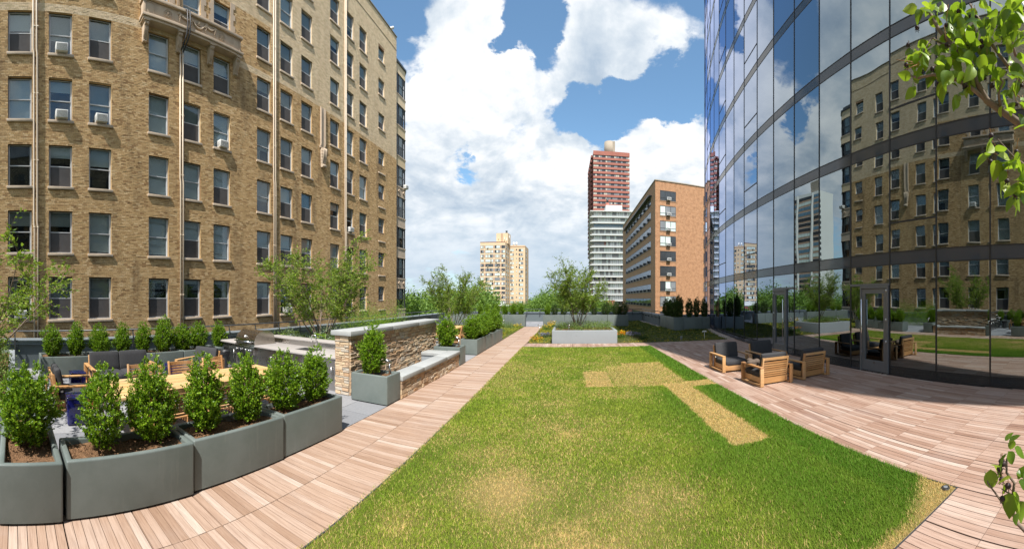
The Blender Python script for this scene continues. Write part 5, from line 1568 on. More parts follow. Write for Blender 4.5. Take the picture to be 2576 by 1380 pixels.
lbs = ['boxwood at the left end of the parapet planters', 'boxwood with twin tips, second along the parapet', 'boxwood left behind the sofa backrest', 'tall-pointed boxwood right behind the sofa backrest', 'narrow boxwood just right of the sofa', 'tallest boxwood of the parapet row, with a long tip', 'squat boxwood left of the twin pair near the grill', 'squat boxwood right of the twin pair near the grill', 'last boxwood of the parapet row, touching the grill counter']
for i, (y, h, w, v) in enumerate(bkr): put_shrub('b', v, -8.60, y, .43, h, w, lbs[i], gb, i * .9 + .2)
gf = 'small boxwoods in the far slate planters'
fx = [(-7.9, 4), (-7.2, 3), (-6.13, 4), (-5.62, 3), (-5.02, 2), (-4.42, 3), (-3.85, 0), (-3.31, 3), (-1.49, 3), (-1.02, 0), (-.43, 4), (.26, 3), (.95, 2), (1.62, 4), (2.42, 3), (3.12, 0), (3.6, 2)]
fl = ['far boxwood nearest the left parapet', 'second far boxwood from the left parapet', 'far boxwood left of the beige tower foot', 'second far boxwood below the beige tower', 'spiky far boxwood below the beige tower', 'fourth far boxwood below the beige tower', 'far boxwood next to last before the boardwalk gap', 'far boxwood just left of the boardwalk gap', 'far boxwood just right of the boardwalk gap', 'second far boxwood right of the boardwalk gap', 'dark oval far boxwood left of the lawn tree', 'dark far boxwood behind the lawn tree stems', 'far boxwood behind the lawn tree, middle', 'far boxwood behind the lawn tree, right', 'far boxwood right of the lawn tree', 'dark far boxwood of the last pair, left one', 'dark far boxwood of the last pair, right one']
for i, (x, v) in enumerate(fx):
    if x > -1.3: put_shrub('y', 2, x, 23.72, .72, .84 if x < 2.3 else .98, .72 if x < 2.3 else 1.0, fl[i], gf, i * 1.1)
    else: put_shrub('b', v, x, 23.72, .72, .80, .76, fl[i], gf, i * 1.1)
gr = 'upright evergreens near the glass tower'
rp = [(6.2, 22.3, 1.15, 0), (6.2, 21.5, 1.2, 1), (6.25, 20.8, 1.2, 0), (6.3, 20.15, 1.3, 0), (6.42, 19.98, 1.36, 1), (7.05, 20.12, 1.16, 0), (7.5, 20.1, 1.26, 1), (8.08, 20.28, 1.14, 0)]
rl = ['rear-most dark upright evergreen of the slate planters', 'second upright evergreen from the rear of the slate planters', 'middle upright evergreen of the dense cluster', 'front upright evergreen of the dense cluster', 'tallest feathery evergreen of the dense cluster', 'open upright evergreen just right of the dense cluster', 'thin forked evergreen, second from the glass tower', 'upright evergreen touching the glass tower']
for i, (x, y, h, v) in enumerate(rp): put_shrub('y', v, x, y, .70, h, 1.15, rl[i], gr, i * 1.9)

# ------------------------------------------------------------------ small multi-stem trees
T_ = [small_tree('multistem_tree', 7, M['serviceleaf'], height=3.1, stems=9, spread=.60, leaf=.060, nl=18, sub=12, twigs=10, start=.30),
      small_tree('multistem_tree', 19, M['serviceleaf'], height=2.95, stems=9, spread=.56, leaf=.060, nl=17, sub=12, twigs=10, start=.34)]
place(T_[0], True, (-7.1, 8.35, .45), .5, (1.12, 1.12, 1.06)); tag(T_[0], 'multi-stem tree rising behind the grill counter and stone wall', 'tree', 'small multi-stem terrace trees')
place(T_[1], True, (.35, 16.3, .45), 1.0, (1.08, 1.08, 1.04)); tag(T_[1], 'multi-stem tree in the broad pale planter beyond the lawn', 'tree', 'small multi-stem terrace trees')
o = place(T_[0], False, (-6.45, 18.9, -.02), 2.6, (1.08, 1.08, 1.22)); tag(o, 'multi-stem tree in the flower bed left of the boardwalk', 'tree', 'small multi-stem terrace trees')
T0 = small_tree('multistem_tree', 23, M['serviceleaf'], height=2.6, stems=7, spread=.62, leaf=.062, nl=17, sub=9, twigs=6, start=.22)
place(T0, True, (-6.1, -.75, .45), .3, (1.2, 1.2, 1.0)); tag(T0, 'sparse bending tree at the left edge, over the seating area', 'tree', 'small multi-stem terrace trees')

# understory in the wide planters
r = np.random.default_rng(77)
def under(label, x0, x1, y0, y1, z, n, mat, leaf=.05, h=.3, per=26, spread=.09):
    pts = np.stack([r.uniform(x0, x1, n), r.uniform(y0, y1, n), np.full(n, z)], 1)
    k = np.sin(pts[:, 0] * 3.1) * np.cos(pts[:, 1] * 2.7)
    B = np.repeat(pts, per, 0); m_ = len(B)
    P_ = B + r.normal(size=(m_, 3)) * np.array([spread, spread, 0]); P_[:, 2] += r.uniform(0, 1, m_) * h * (1 + .4 * np.repeat(k, per))
    d = r.normal(size=(m_, 3)); d[:, 2] = np.abs(d[:, 2]) * .8
    o = link('ground_cover_plants', quads_mesh('ground_cover_plants', leaf_quads(P_, d, leaf * r.uniform(.5, 1.2, m_), .55, r), mat))
    tag(o, label, 'plants', kind='stuff'); return o
under('bushy mixed foliage in the wide planter at the left edge', -8.9, -4.5, -2.8, -.12, .42, 420, M['understory'], .045, .42, 60)
under('leafy perennials in the raised planter behind the grill counter', -9.0, -4.6, 6.9, 9.2, .45, 260, M['understory'], .06, .30, 26)
under('silvery stalks behind the sink', -7.4, -5.2, 6.9, 7.3, .45, 26, M['silver'], .05, .55, 40, .04)
under('low leafy shrubs in the broad pale planter', -.6, 1.85, 14.9, 17.1, .45, 130, M['understory'], .045, .34, 60, .10)
under('dense green shrubs behind the stone wall', -8.6, -6.6, 11.0, 14.2, .0, 150, M['boxwood'], .04, 1.35, 150, .16)
# big-leaved plants behind the sink
def bold_plant(x, y, z, label, s=1.0, seed=1):
    rg = random.Random(seed); root = empty('broadleaf_plant', (x, y, z), 0, s); tag(root, label, 'plant', 'broad-leaved plants behind the sink')
    for i in range(16):
        a = rg.uniform(0, 6.28); el = rg.uniform(.2, 1.0); L = rg.uniform(.2, .32); zz = rg.uniform(.05, .4)
        mb = MB(); n = 6; pts = []
        for j in range(n):
            t = j / (n - 1); w = .055 * math.sin(PI * min(1, t * 1.02) ** .8) + .002
            p = Vector((math.cos(a) * (.03 + L * t), math.sin(a) * (.03 + L * t), zz + L * (math.sin(el) * t - .5 * t * t)))
            sd = Vector((-math.sin(a), math.cos(a), 0)); pts += [p - sd * w + Vector((0, 0, .015)), p, p + sd * w + Vector((0, 0, .015))]
        fs = []
        for j in range(n - 1):
            for q_ in (0, 1): fs.append([j * 3 + q_, j * 3 + q_ + 1, j * 3 + q_ + 4, j * 3 + q_ + 3])
        mb.add(pts, fs); mb.obj('leaf', M['nearleaf'], root)
    mb = MB(); mb.tube([(0, 0, -.05), (0, 0, .45)], .012, 5); mb.obj('stem', M['understory'], root)
bold_plant(-5.75, 6.95, .5, 'bright broad-leaved plant left of the sink tap', 1.0, 3)
bold_plant(-4.95, 6.95, .45, 'bright broad-leaved plant beside the stone wall', .9, 4)

# ------------------------------------------------------------------ stone wall and bench
def stones(root, faces_, inv):
    """faces_: (origin, udir, ndir, width, z0, z1). irregular courses of split stone"""
    rg = random.Random(12); recs = []
    for (O, u, n, W_, z0, z1) in faces_:
        O, u, n = Vector(O), Vector(u), Vector(n)
        z = z0
        while z < z1 - .02:
            h = min(rg.choice((.035, .045, .06, .075, .10)), z1 - z)
            if z1 - (z + h) < .035: h = z1 - z
            x = 0
            while x < W_ - .01:
                w = min(rg.uniform(.08, .26), W_ - x)
                if W_ - (x + w) < .07: w = W_ - x
                pr = rg.uniform(.0, .020)
                if h > .09 and rg.random() < .35:
                    sp = h * rg.uniform(.4, .6)
                    recs.append((O, u, n, x, w, z, sp, pr)); recs.append((O, u, n, x, w, z + sp, h - sp, rg.uniform(0, .022)))
                else: recs.append((O, u, n, x, w, z, h, pr))
                x += w
            z += h
    recs.sort(key=lambda q_: ((q_[0] + q_[1] * (q_[3] + q_[4] / 2)) + Vector((0, 0, q_[5] - EYE))).length + (100 if q_[2].x < -.5 or q_[2].y > .5 else 0))
    rest = MB()
    for i, (O, u, n, x, w, z, h, pr) in enumerate(recs):
        g_ = .0025
        mb = MB() if i < 300 else rest
        a, b = x + g_, x + w - g_; c, d = z + g_, z + h - g_
        ch = min(.010, h * .18)
        o0, o1, o2 = -.03, .012 + pr, .020 + pr
        def pp(uu, oo, zz): v = O + u * uu + n * oo; return (v.x, v.y, zz)
        j = [rg.uniform(-.006, .006) for _ in range(8)]
        vs = [pp(a, o0, c), pp(b, o0, c), pp(b, o0, d), pp(a, o0, d), pp(a, o1, c), pp(b, o1, c), pp(b, o1, d), pp(a, o1, d),
              pp(a + ch + j[0], o2 + j[4], c + ch), pp(b - ch + j[1], o2 + j[5], c + ch), pp(b - ch + j[2], o2 + j[6], d - ch), pp(a + ch + j[3], o2 + j[7], d - ch)]
        mb.add(vs, [[0, 1, 5, 4], [1, 2, 6, 5], [2, 3, 7, 6], [3, 0, 4, 7], [4, 5, 9, 8], [5, 6, 10, 9], [6, 7, 11, 10], [7, 4, 8, 11], [8, 9, 10, 11]])
        if i < 300:
            o = mb.obj('stone', M['stone']); o.parent = root; o.matrix_parent_inverse = inv
    if rest.v:
        o = rest.obj('stone', M['stone']); o.parent = root; o.matrix_parent_inverse = inv; o['kind'] = 'stuff'
root = empty('stone_wall', (-4.13, 7.7, 0)); inv = Matrix.Translation((4.13, -7.7, 0)); tag(root, 'free-standing split-stone wall with grey coping beside the grill counter', 'wall')
def pw(o, rt=None, iv=None):
    o.parent = rt or root; o.matrix_parent_inverse = iv or inv; return o
mb = MB(); mb.box(-4.31, -3.985, 5.54, 9.96, -.05, 1.15); pw(mb.obj('core', M['wall_joint']))
stones(root, [((-4.31, 5.54, 0), (1, 0, 0), (0, -1, 0), .325, 0, 1.15), ((-3.985, 5.54, 0), (0, 1, 0), (1, 0, 0), 4.42, 0, 1.15), ((-4.31, 9.96, 0), (0, -1, 0), (-1, 0, 0), 4.42, .0, 1.15), ((-3.985, 9.96, 0), (-1, 0, 0), (0, 1, 0), .325, 0, 1.15)], inv)
for i, (a, b) in enumerate(((5.46, 7.15), (7.16, 8.6), (8.61, 10.04))):
    mb = MB(); mb.box(-4.385, -3.895, a, b, 1.152, 1.245 + .004 * i); pw(mb.obj('coping_stone', M['coping'], bevel=.006))
root2 = empty('stone_bench', (-3.2, 7.6, 0)); inv2 = Matrix.Translation((3.2, -7.6, 0)); tag(root2, 'low split-stone bench wall with grey seat coping along the boardwalk', 'bench')
mb = MB(); mb.box(-3.26, -3.045, 5.85, 9.30, -.05, .335); mb.box(-3.94, -3.262, 8.80, 9.20, -.05, .335); pw(mb.obj('core', M['wall_joint']), root2, inv2)
_s = root
stones(root2, [((-3.045, 5.85, 0), (0, 1, 0), (1, 0, 0), 3.45, 0, .335), ((-3.26, 5.85, 0), (1, 0, 0), (0, -1, 0), .215, 0, .335)], inv2)
for (a, b) in ((5.84, 6.86), (6.866, 8.28), (8.286, 9.31)):
    mb = MB(); mb.box(-3.335, -2.985, a, b, .337, .425); pw(mb.obj('coping_stone', M['coping'], bevel=.006), root2, inv2)
mb = MB(); mb.box(-3.92, -3.337, 8.75, 9.25, .337, .424); pw(mb.obj('coping_stone', M['coping'], bevel=.006), root2, inv2)
mb = MB(); mb.box(-3.945, -3.262, 5.86, 8.79, -.04, .13); mb.box(-3.94, -3.70, 5.86, 8.79, .13, .16)
pw(mb.obj('inner_slab', M['stucco']), root2, inv2)
mb = MB(); mb.box(-3.92, -3.29, 8.772, 8.798, .13, .336); pw(mb.obj('inner_panel', M['stucco']), root2, inv2)

# ------------------------------------------------------------------ lights
def spot_light(x, y, z, h, ang, label, group):
    root = empty('garden_spotlight', (x, y, z)); tag(root, label, 'light', group)
    mb = MB(); mb.tube([(0, 0, 0), (0, 0, h)], .017, 8); mb.obj('post', M['steel'], root)
    c, s_ = math.cos(ang), math.sin(ang)
    mb = MB(); mb.tube([(-.03 * c, -.03 * s_, h - .02), (.09 * c, .09 * s_, h + .05)], .032, 10); mb.obj('lamp_head', M['steel'], root)
gl_ = 'small steel garden spotlights'
spot_light(-3.19, 5.70, .44, .26, 3.6, 'steel spotlight in the cube planter before the stone wall', gl_)
spot_light(-3.14, 9.66, .44, .28, 3.6, 'steel spotlight in the far cube planter', gl_)
spot_light(-1.62, 18.75, -.05, .48, 2.8, 'steel path spotlight in the flower bed right of the boardwalk', gl_)
spot_light(-1.05, 22.6, -.05, .45, .5, 'steel spotlight before the far planter right of the boardwalk', gl_)
spot_light(-4.2, 22.0, -.05, .5, .8, 'steel spotlight among the grasses left of the boardwalk', gl_)
spot_light(-.05, 14.95, .45, .28, .8, 'steel spotlight in the broad pale planter', gl_)
root = empty('twin_spotlight', (6.09, 15.27, 0)); tag(root, 'twin-headed white garden light on a thin stake near the tower', 'light')
mb = MB(); mb.tube([(0, 0, -.05), (.01, 0, .36)], .012, 7); mb.obj('post', M['white_metal'], root)
for s_ in (-1, 1):
    mb = MB(); mb.tube([(s_ * .015, 0, .37), (s_ * .10, -.02, .33)], .034, 8); mb.obj('lamp_head', M['white_metal'], root)
root = empty('bollard_light', (4.98, 15.3, 0)); tag(root, 'short grey bollard light in the sedum beside the terrace', 'light')
mb = MB(); mb.tube([(0, 0, -.05), (0, 0, .13)], .05, 10); mb.obj('body', M['door_metal'], root)
mb = MB(); mb.tube([(0, 0, .13), (0, 0, .15)], .058, 10); mb.obj('cap', M['stucco'], root)
root = empty('deck_uplight', (3.045, 1.70, 0)); tag(root, 'round black uplight at the corner of the lawn', 'light')
mb = MB(); mb.tube([(0, 0, -.03), (0, 0, .012)], .042, 16); mb.obj('housing', M['black'], root)
mb = MB(); mb.tube([(0, 0, .0121), (0, 0, .018)], .022, 12); mb.obj('lens', M['far_grey'], root)

# ------------------------------------------------------------------ outdoor kitchen
K = empty('outdoor_kitchen', (-6.4, 5.9, 0)); ik = Matrix.Translation((6.4, -5.9, 0)); tag(K, 'stainless steel outdoor kitchen counter with raised back ledge and sink', 'kitchen')
def pk(o): o.parent = K; o.matrix_parent_inverse = ik; return o
mb = MB(); mb.box(-8.35, -4.36, 5.62, 6.40, -.03, .655); pk(mb.obj('body', M['steel']))
for (a, b) in ((-8.33, -7.72), (-6.85, -6.2), (-6.19, -5.55), (-5.54, -4.95), (-4.94, -4.38)):
    mb = MB(); mb.box(a, b, 5.60, 5.619, .07, .63); mb.tube([(b - .08, 5.57, .2), (b - .08, 5.57, .5)], .01, 6)
    for z in (.22, .48): mb.tube([(b - .08, 5.60, z), (b - .08, 5.57, z)], .008, 5)
    pk(mb.obj('door', M['steel']))
mb = MB(); mb.box(-8.45, -7.70, 5.54, 6.40, .657, .70); mb.box(-6.88, -4.30, 5.54, 6.40, .657, .70); mb.box(-7.699, -6.881, 6.3, 6.40, .657, .70); pk(mb.obj('countertop', M['counter'], bevel=.005))
mb = MB(); mb.box(-7.1, -4.35, 6.40, 6.66, -.03, .82); pk(mb.obj('back_panel', M['steel']))
mb = MB(); mb.box(-7.3, -4.30, 6.37, 6.72, .822, .865); pk(mb.obj('back_ledge', M['counter'], bevel=.005))
mb = MB(); mb.box(-5.75, -5.2, 5.85, 6.2, .7005, .704); mb.box(-5.72, -5.23, 5.88, 6.17, .7041, .7055, 1); pk(mb.obj('sink', [M['steel'], M['black']]))
mb = MB(); x = -5.5; y = 6.30
pts = [(x, y, .70), (x, y, .90)] + [(x - .0 - .075 + .075 * math.cos(a), y - .0, .93 + .085 * math.sin(a)) for a in np.linspace(0, PI, 9)] + [(x - .15, y, .82)]
mb.tube(pts, .013, 8); mb.tube([(x, y, .70), (x, y, .73)], .022, 8); mb.tube([(x, y, .76), (x + .05, y - .03, .78)], .008, 6); pk(mb.obj('tap', M['chrome']))
G = empty('gas_grill', (-7.29, 5.9, .0)); tag(G, 'stainless steel gas grill with domed lid set in the counter', 'grill')
mb = MB(); mb.box(-.40, .40, -.34, .40, .45, .70); mb.box(-.405, .405, -.385, -.341, .46, .66); mb.obj('firebox', M['steel'], G, bevel=.006)
prof = [(-.33, .70), (-.345, .76), (-.33, .85), (-.27, .945), (-.15, 1.02), (0, 1.045), (.18, 1.03), (.30, .96), (.34, .86), (.35, .70)]
mb = MB(); n = len(prof)
vs = [(-.395, y, z) for y, z in prof] + [(.395, y, z) for y, z in prof]
mb.add(vs, [list(range(n)), list(range(n, 2 * n))[::-1]]); mb.add(vs, [[i, n + i, n + i + 1, i + 1] for i in range(n - 1)], 0, True)
mb.obj('lid', M['steel_lid'], G)
mb = MB(); mb.tube([(-.34, -.42, .775), (.34, -.42, .775)], .016, 8)
for a in (-.33, .33): mb.tube([(a, -.34, .775), (a, -.42, .775)], .012, 6)
mb.obj('handle', M['chrome'], G)
mb = MB(); mb.tube([(0, -.305, .895), (0, -.325, .905)], .045, 14); mb.tube([(0, -.3255, .9055), (0, -.327, .9065)], .034, 14, 1); mb.obj('thermometer', [M['chrome'], M['white_metal']], G)
for a in (-.28, -.1, .1, .24, .31):
    mb = MB(); mb.tube([(a, -.386, .56), (a, -.43, .56)], .028, 10); mb.obj('knob', M['chrome'], G)

# ------------------------------------------------------------------ furniture
def cushion(mb, x0, x1, y0, y1, z0, z1, rot=None, piv=None, mi=0):
    """soft block: a subdivided box with puffed faces"""
    n = 6; vs = []; idx = {}
    c = Vector(((x0 + x1) / 2, (y0 + y1) / 2, (z0 + z1) / 2)); hx, hy, hz = (x1 - x0) / 2, (y1 - y0) / 2, (z1 - z0) / 2
    hm = min(hx, hy, hz); rad = hm * .75
    def pt(u, v, w):
        p = Vector((u * hx, v * hy, w * hz))
        q_ = Vector((max(-hx + rad, min(hx - rad, p.x)), max(-hy + rad, min(hy - rad, p.y)), max(-hz + rad, min(hz - rad, p.z))))
        dd = p - q_
        if dd.length > 1e-6: p = q_ + dd.normalized() * rad
        if hz == hm: p.z *= 1 + .12 * (1 - u * u) * (1 - v * v)
        elif hy == hm: p.y *= 1 + .18 * (1 - u * u) * (1 - w * w)
        elif hx == hm: p.x *= 1 + .18 * (1 - v * v) * (1 - w * w)
        p += c
        if rot is not None: p = rot @ (p - Vector(piv)) + Vector(piv)
        return tuple(p)
    g_ = np.linspace(-1, 1, n + 1)
    def ease(t): return math.copysign(abs(t) ** .6, t)
    g_ = [ease(t) for t in g_]
    for (ax, sgn) in ((0, 1), (0, -1), (1, 1), (1, -1), (2, 1), (2, -1)):
        b = []
        for i in range(n + 1):
            for j in range(n + 1):
                a_ = [0, 0, 0]; a_[ax] = sgn; a_[(ax + 1) % 3] = g_[i]; a_[(ax + 2) % 3] = g_[j]
                b.append(pt(*a_))
        fs = []
        for i in range(n):
            for j in range(n):
                f = [i * (n + 1) + j, (i + 1) * (n + 1) + j, (i + 1) * (n + 1) + j + 1, i * (n + 1) + j + 1]
                fs.append(f if sgn > 0 else f[::-1])
        mb.add(b, fs, mi, True)
    return mb

def lounge(name, W_, D_, label, cat, group=None, nback=1, hs=.42, hb=.60, blanket=False):
    """box-frame lounge seat facing -Y, origin at the middle of the floor"""
    root = empty(name); tag(root, label, cat, group)
    w = W_ / 2; aw = .085; t = .03; y0, y1 = -D_ / 2, D_ / 2
    for s_ in (-1, 1):
        a, b = (s_ * w, s_ * (w - aw)) if s_ < 0 else (s_ * (w - aw), s_ * w)
        fr_ = MB()
        fr_.box(a, b, y0, y1, hs - t, hs); fr_.box(a, b, y0, y0 + .04, 0.008, hs - t - .001); fr_.box(a, b, y1 - .04, y1, 0.008, hs - t - .001); fr_.box(a, b, y0 + .041, y1 - .041, .008, .038)
        fr_.obj('arm_frame', M['teak'], root, bevel=.003)
    iw = w - aw - .004
    mb = MB(); mb.box(-iw, iw, y0 + .02, y0 + .045, .04, .185); mb.obj('front_rail', M['teak'], root, bevel=.003)
    mb = MB()
    for s_ in (-1, 1):
        mb = MB(); mb.box(min(s_ * iw, s_ * (iw - .025)), max(s_ * iw, s_ * (iw - .025)), y0 + .046, y1 - .10, .05, .17); mb.obj('side_rail', M['teak'], root, bevel=.002)
    mb = MB(); mb.box(-iw + .03, iw - .03, y0 + .08, y0 + .64, .135, .15); mb.obj('seat_deck', M['teak'], root)
    # raked back: stiles with slats between
    lean = .30; rot = Matrix.Rotation(-math.atan(lean), 3, 'X')
    yb = y1 - .115
    def yz(z): return yb - .05 + (z - .03) * lean * .62
    for s_ in (-1, 1):
        mb = MB(); a, b = min(s_ * iw, s_ * (iw - .035)), max(s_ * iw, s_ * (iw - .035))
        z0, z1 = .03, hb
        mb.hexa([(a, yz(z0) - .045, z0), (b, yz(z0) - .045, z0), (b, yz(z0) + .02, z0), (a, yz(z0) + .02, z0), (a, yz(z1) - .03, z1), (b, yz(z1) - .03, z1), (b, yz(z1) + .02, z1), (a, yz(z1) + .02, z1)]); mb.obj('back_stile', M['teak'], root, bevel=.002)
    z = .04; k = 0
    sl = [(.03, .165)] + [(.185 + i * .048, .185 + i * .048 + .033) for i in range(int((hb - .25) / .048))] + [(hb - .06, hb)]
    for (z0, z1) in sl:
        if z0 > .1 and z0 > hb - .09 and z0 != hb - .06: continue
        mb = MB(); a, b = -iw + .036, iw - .036
        mb.hexa([(a, yz(z0) - .005, z0), (b, yz(z0) - .005, z0), (b, yz(z0) + .017, z0), (a, yz(z0) + .017, z0), (a, yz(z1) - .005, z1), (b, yz(z1) - .005, z1), (b, yz(z1) + .017, z1), (a, yz(z1) + .017, z1)])
        mb.obj('back_slat', M['teak'], root)
    cw = (2 * iw - .01) / nback
    for i in range(nback):
        a = -iw + .005 + i * cw
        mb = MB(); cushion(mb, a, a + cw - .01, y0 + .0, yb - .06, .155, .30); mb.obj('seat_cushion', M['cushion'], root)
        mb = MB(); pv = (0, yb - .10, .27); cushion(mb, a, a + cw - .01, yb - .17, yb - .06, .27, hb + .09, Matrix.Rotation(-.22, 3, 'X'), pv); mb.obj('back_cushion', M['cushion'], root)
    mb = MB(); mb.box(-iw - .01, -iw + .04, yb - .12, yb - .08, .30, .33); mb.obj('fabric_tag', M['tag'], root)
    if blanket:
        pass
    return root
ga = 'teak lounge armchairs with charcoal cushions'
L0 = lounge('lounge_armchair', .86, .84, 'teak armchair nearest the lawn, facing the camera with charcoal cushions', 'armchair', ga)
place(L0, True, (4.13, 8.48, 0), .02)
o = place(L0, False, (4.22, 6.79, 0), PI + .03); tag(o, 'sunlit teak armchair seen from behind, slatted back, with rolled blanket inside', 'armchair', ga)
o = place(L0, False, (5.35, 6.83, 0), PI + .06); tag(o, 'teak armchair seen from behind, nearest the glass tower', 'armchair', ga)
o = place(L0, False, (5.17, 8.36, 0), .02); tag(o, 'teak armchair facing the camera, partly hidden behind the slatted ones', 'armchair', ga)
mb = MB(); rg = random.Random(9)
for i in range(14): mb.ball((4.02 + rg.uniform(-.14, .12), 6.99 + rg.uniform(-.07, .07), .37 + rg.uniform(0, .13)), rg.uniform(.055, .085), 8, 0, (1.3, 1, .7))
o = mb.obj('blanket', M['blanket']); tag(o, 'crumpled brown blanket lying on the sunlit armchair', 'blanket')
mb = MB(); mb.box(3.97, 4.12, 6.93, 7.05, .318, .332, 0); o = mb.obj('paper_label', M['tag']); tag(o, 'white folded care label under the brown blanket', 'label')

S0 = lounge('outdoor_sofa', 1.55, .88, 'two-seat teak sofa with charcoal cushions before the parapet planters', 'sofa', None, 2)
place(S0, True, (-7.42, 2.34, 0), PI / 2)
o = place(L0, False, (-6.21, 1.0, 0), PI); tag(o, 'teak armchair at the left beside the blue stools, facing the seating area', 'armchair', 'patio lounge armchairs')
o = place(L0, False, (-7.35, 4.25, 0), .35); tag(o, 'teak armchair beside the grill counter, half hidden by dining chairs', 'armchair', 'patio lounge armchairs')

def stool(x, y, label):
    root = empty('garden_stool', (x, y, 0)); tag(root, label, 'stool', 'cobalt blue ceramic garden stools')
    mb = MB(); mb.box(-.15, .15, -.15, .15, 0.004, .405); mb.obj('body', M['blue_glaze'], root, bevel=.022, seg=3)
    mb = MB(); mb.box(-.155, .155, -.155, .155, .385, .42); mb.obj('top', M['blue_glaze'], root, bevel=.012)
    mb = MB(); mb.box(.1501, .156, -.06, .06, .30, .32); mb.obj('grip_slot', M['black'], root)
    mb = MB(); mb.box(-.06, .06, -.156, -.1501, .30, .32); mb.obj('grip_slot', M['black'], root)
stool(-5.27, .93, 'cobalt blue glazed stool in front of the left armchair')
stool(-6.95, 1.25, 'cobalt blue glazed stool between armchair and sofa')
stool(-7.15, 3.45, 'cobalt blue glazed stool right of the sofa, mostly hidden by dining chairs')

mb = MB(); X_, Y_ = -7.75, 5.15
root = empty('waste_bin', (-7.78, 5.2, 0)); tag(root, 'dark waste bin with black liner beside the grill counter', 'bin')
mb = MB(); mb.tube([(0, 0, .005), (0, 0, .46)], [.13, .17], 14, cap=False); mb.tube([(0, 0, .46), (0, 0, .475)], .178, 14, cap=False); mb.obj('body', M['dark_metal'], root)
mb = MB(); rg = random.Random(3)
pts = [(.182 * math.cos(a) * rg.uniform(.95, 1.1), .182 * math.sin(a) * rg.uniform(.95, 1.1)) for a in np.linspace(0, 2 * PI, 19)[:-1]]
n = len(pts); vs = [(x, y, .40 + rg.uniform(-.03, .02)) for x, y in pts] + [(x * .98, y * .98, .49 + rg.uniform(-.01, .02)) for x, y in pts] + [(x * .8, y * .8, .42) for x, y in pts]
mb.add(vs, [[k * n + i, k * n + (i + 1) % n, (k + 1) * n + (i + 1) % n, (k + 1) * n + i] for k in (0, 1) for i in range(n)]); mb.obj('bin_liner', M['black'], root)

def dining_table(L, W_, label, h=.66, loc=(0, 0, 0), rz=0):
    root = empty('dining_table', loc, rz); tag(root, label, 'table')
    n = int(round(W_ / .062)); sw = (W_ - .16) / (n - 2)
    for i in range(n - 2):
        a = -W_ / 2 + .08 + i * sw
        mb = MB(); mb.box(a + .003, a + sw - .003, -L / 2 + .08, L / 2 - .08, h - .026, h - .002); mb.obj('top_slat', M['teak_y'], root)
    mb = MB(); mb.box(-W_ / 2, -W_ / 2 + .077, -L / 2, L / 2, h - .05, h); mb.box(W_ / 2 - .077, W_ / 2, -L / 2, L / 2, h - .05, h)
    mb.box(-W_ / 2 + .078, W_ / 2 - .078, -L / 2, -L / 2 + .077, h - .05, h); mb.box(-W_ / 2 + .078, W_ / 2 - .078, L / 2 - .077, L / 2, h - .05, h)
    mb.obj('top_frame', M['teak_y'], root, bevel=.004)
    for sx in (-1, 1):
        for sy in (-1, 1):
            mb = MB(); cx_, cy_ = sx * (W_ / 2 - .10), sy * (L / 2 - .35); mb.box(cx_ - .04, cx_ + .04, cy_ - .04, cy_ + .04, .003, h - .051); mb.obj('leg', M['teak'], root, bevel=.004)
    for sx in (-1, 1):
        mb = MB(); mb.box(sx * (W_ / 2 - .10) - .012, sx * (W_ / 2 - .10) + .012, -L / 2 + .4, L / 2 - .4, h - .13, h - .052); mb.obj('apron', M['teak'], root)
    return root
dining_table(2.98, .96, 'long slatted teak dining table behind the front planters', .66, (-4.60, 2.62, 0), 0.0)
def dining_chair():
    """faces -X; origin on the floor"""
    root = empty('dining_chair')
    w = .225
    for s_ in (-1, 1):
        mb = MB(); y = s_ * w
        mb.bar((.20, y, 0.002), (.19, y, .38), .032, .036, 0, (1, 0, 0)); mb.bar((.19, y, .38), (.265, y, .80), .030, .034, 0, (1, 0, 0)); mb.obj('leg', M['teak'], root, bevel=.003)
        mb = MB(); mb.bar((-.20, y, 0.002), (-.19, y, .375), .032, .036, 0, (1, 0, 0)); mb.obj('leg', M['teak'], root, bevel=.003)
        mb = MB(); mb.box(-.18, .185, y - .012, y + .012, .31, .37); mb.obj('side_rail', M['teak'], root); mb = MB(); mb.box(-.185, .185, y - .010, y + .010, .12, .15); mb.obj('side_rail', M['teak'], root)
    mb = MB(); mb.box(.02, .05, -w + .012, w - .012, .12, .15); mb.obj('stretcher', M['teak'], root); mb = MB(); mb.box(-.2, -.178, -w + .018, w - .018, .31, .37); mb.obj('front_rail', M['teak'], root)
    for i in range(7):
        a = -.215 + i * .058; mb = MB(); mb.box(a, a + .048, -w - .02, w + .02, .376 - .006 * math.sin(i * .5), .392 - .006 * math.sin(i * .5)); mb.obj('seat_slat', M['teak'], root)
    n = 8
    for i in range(n):
        z = .42 + i * .043; x = .200 + (z - .38) * .178; h = .024
        if i == n - 1: h = .06
        mb = MB(); k = 6
        for j in range(k):
            y0, y1 = -w + .014 + (2 * w - .028) * j / k, -w + .014 + (2 * w - .028) * (j + 1) / k
            c0 = .022 * (1 - ((y0) / w) ** 2); c1 = .022 * (1 - ((y1) / w) ** 2)
            mb.hexa([(x + c0 - .008, y0, z), (x + c1 - .008, y1, z), (x + c1 + .008, y1, z), (x + c0 + .008, y0, z), (x + c0 - .004, y0, z + h), (x + c1 - .004, y1, z + h), (x + c1 + .012, y1, z + h), (x + c0 + .012, y0, z + h)])
        mb.obj('back_slat', M['teak'], root)
    return root
gd = 'slatted teak dining chairs'
DC = dining_chair()
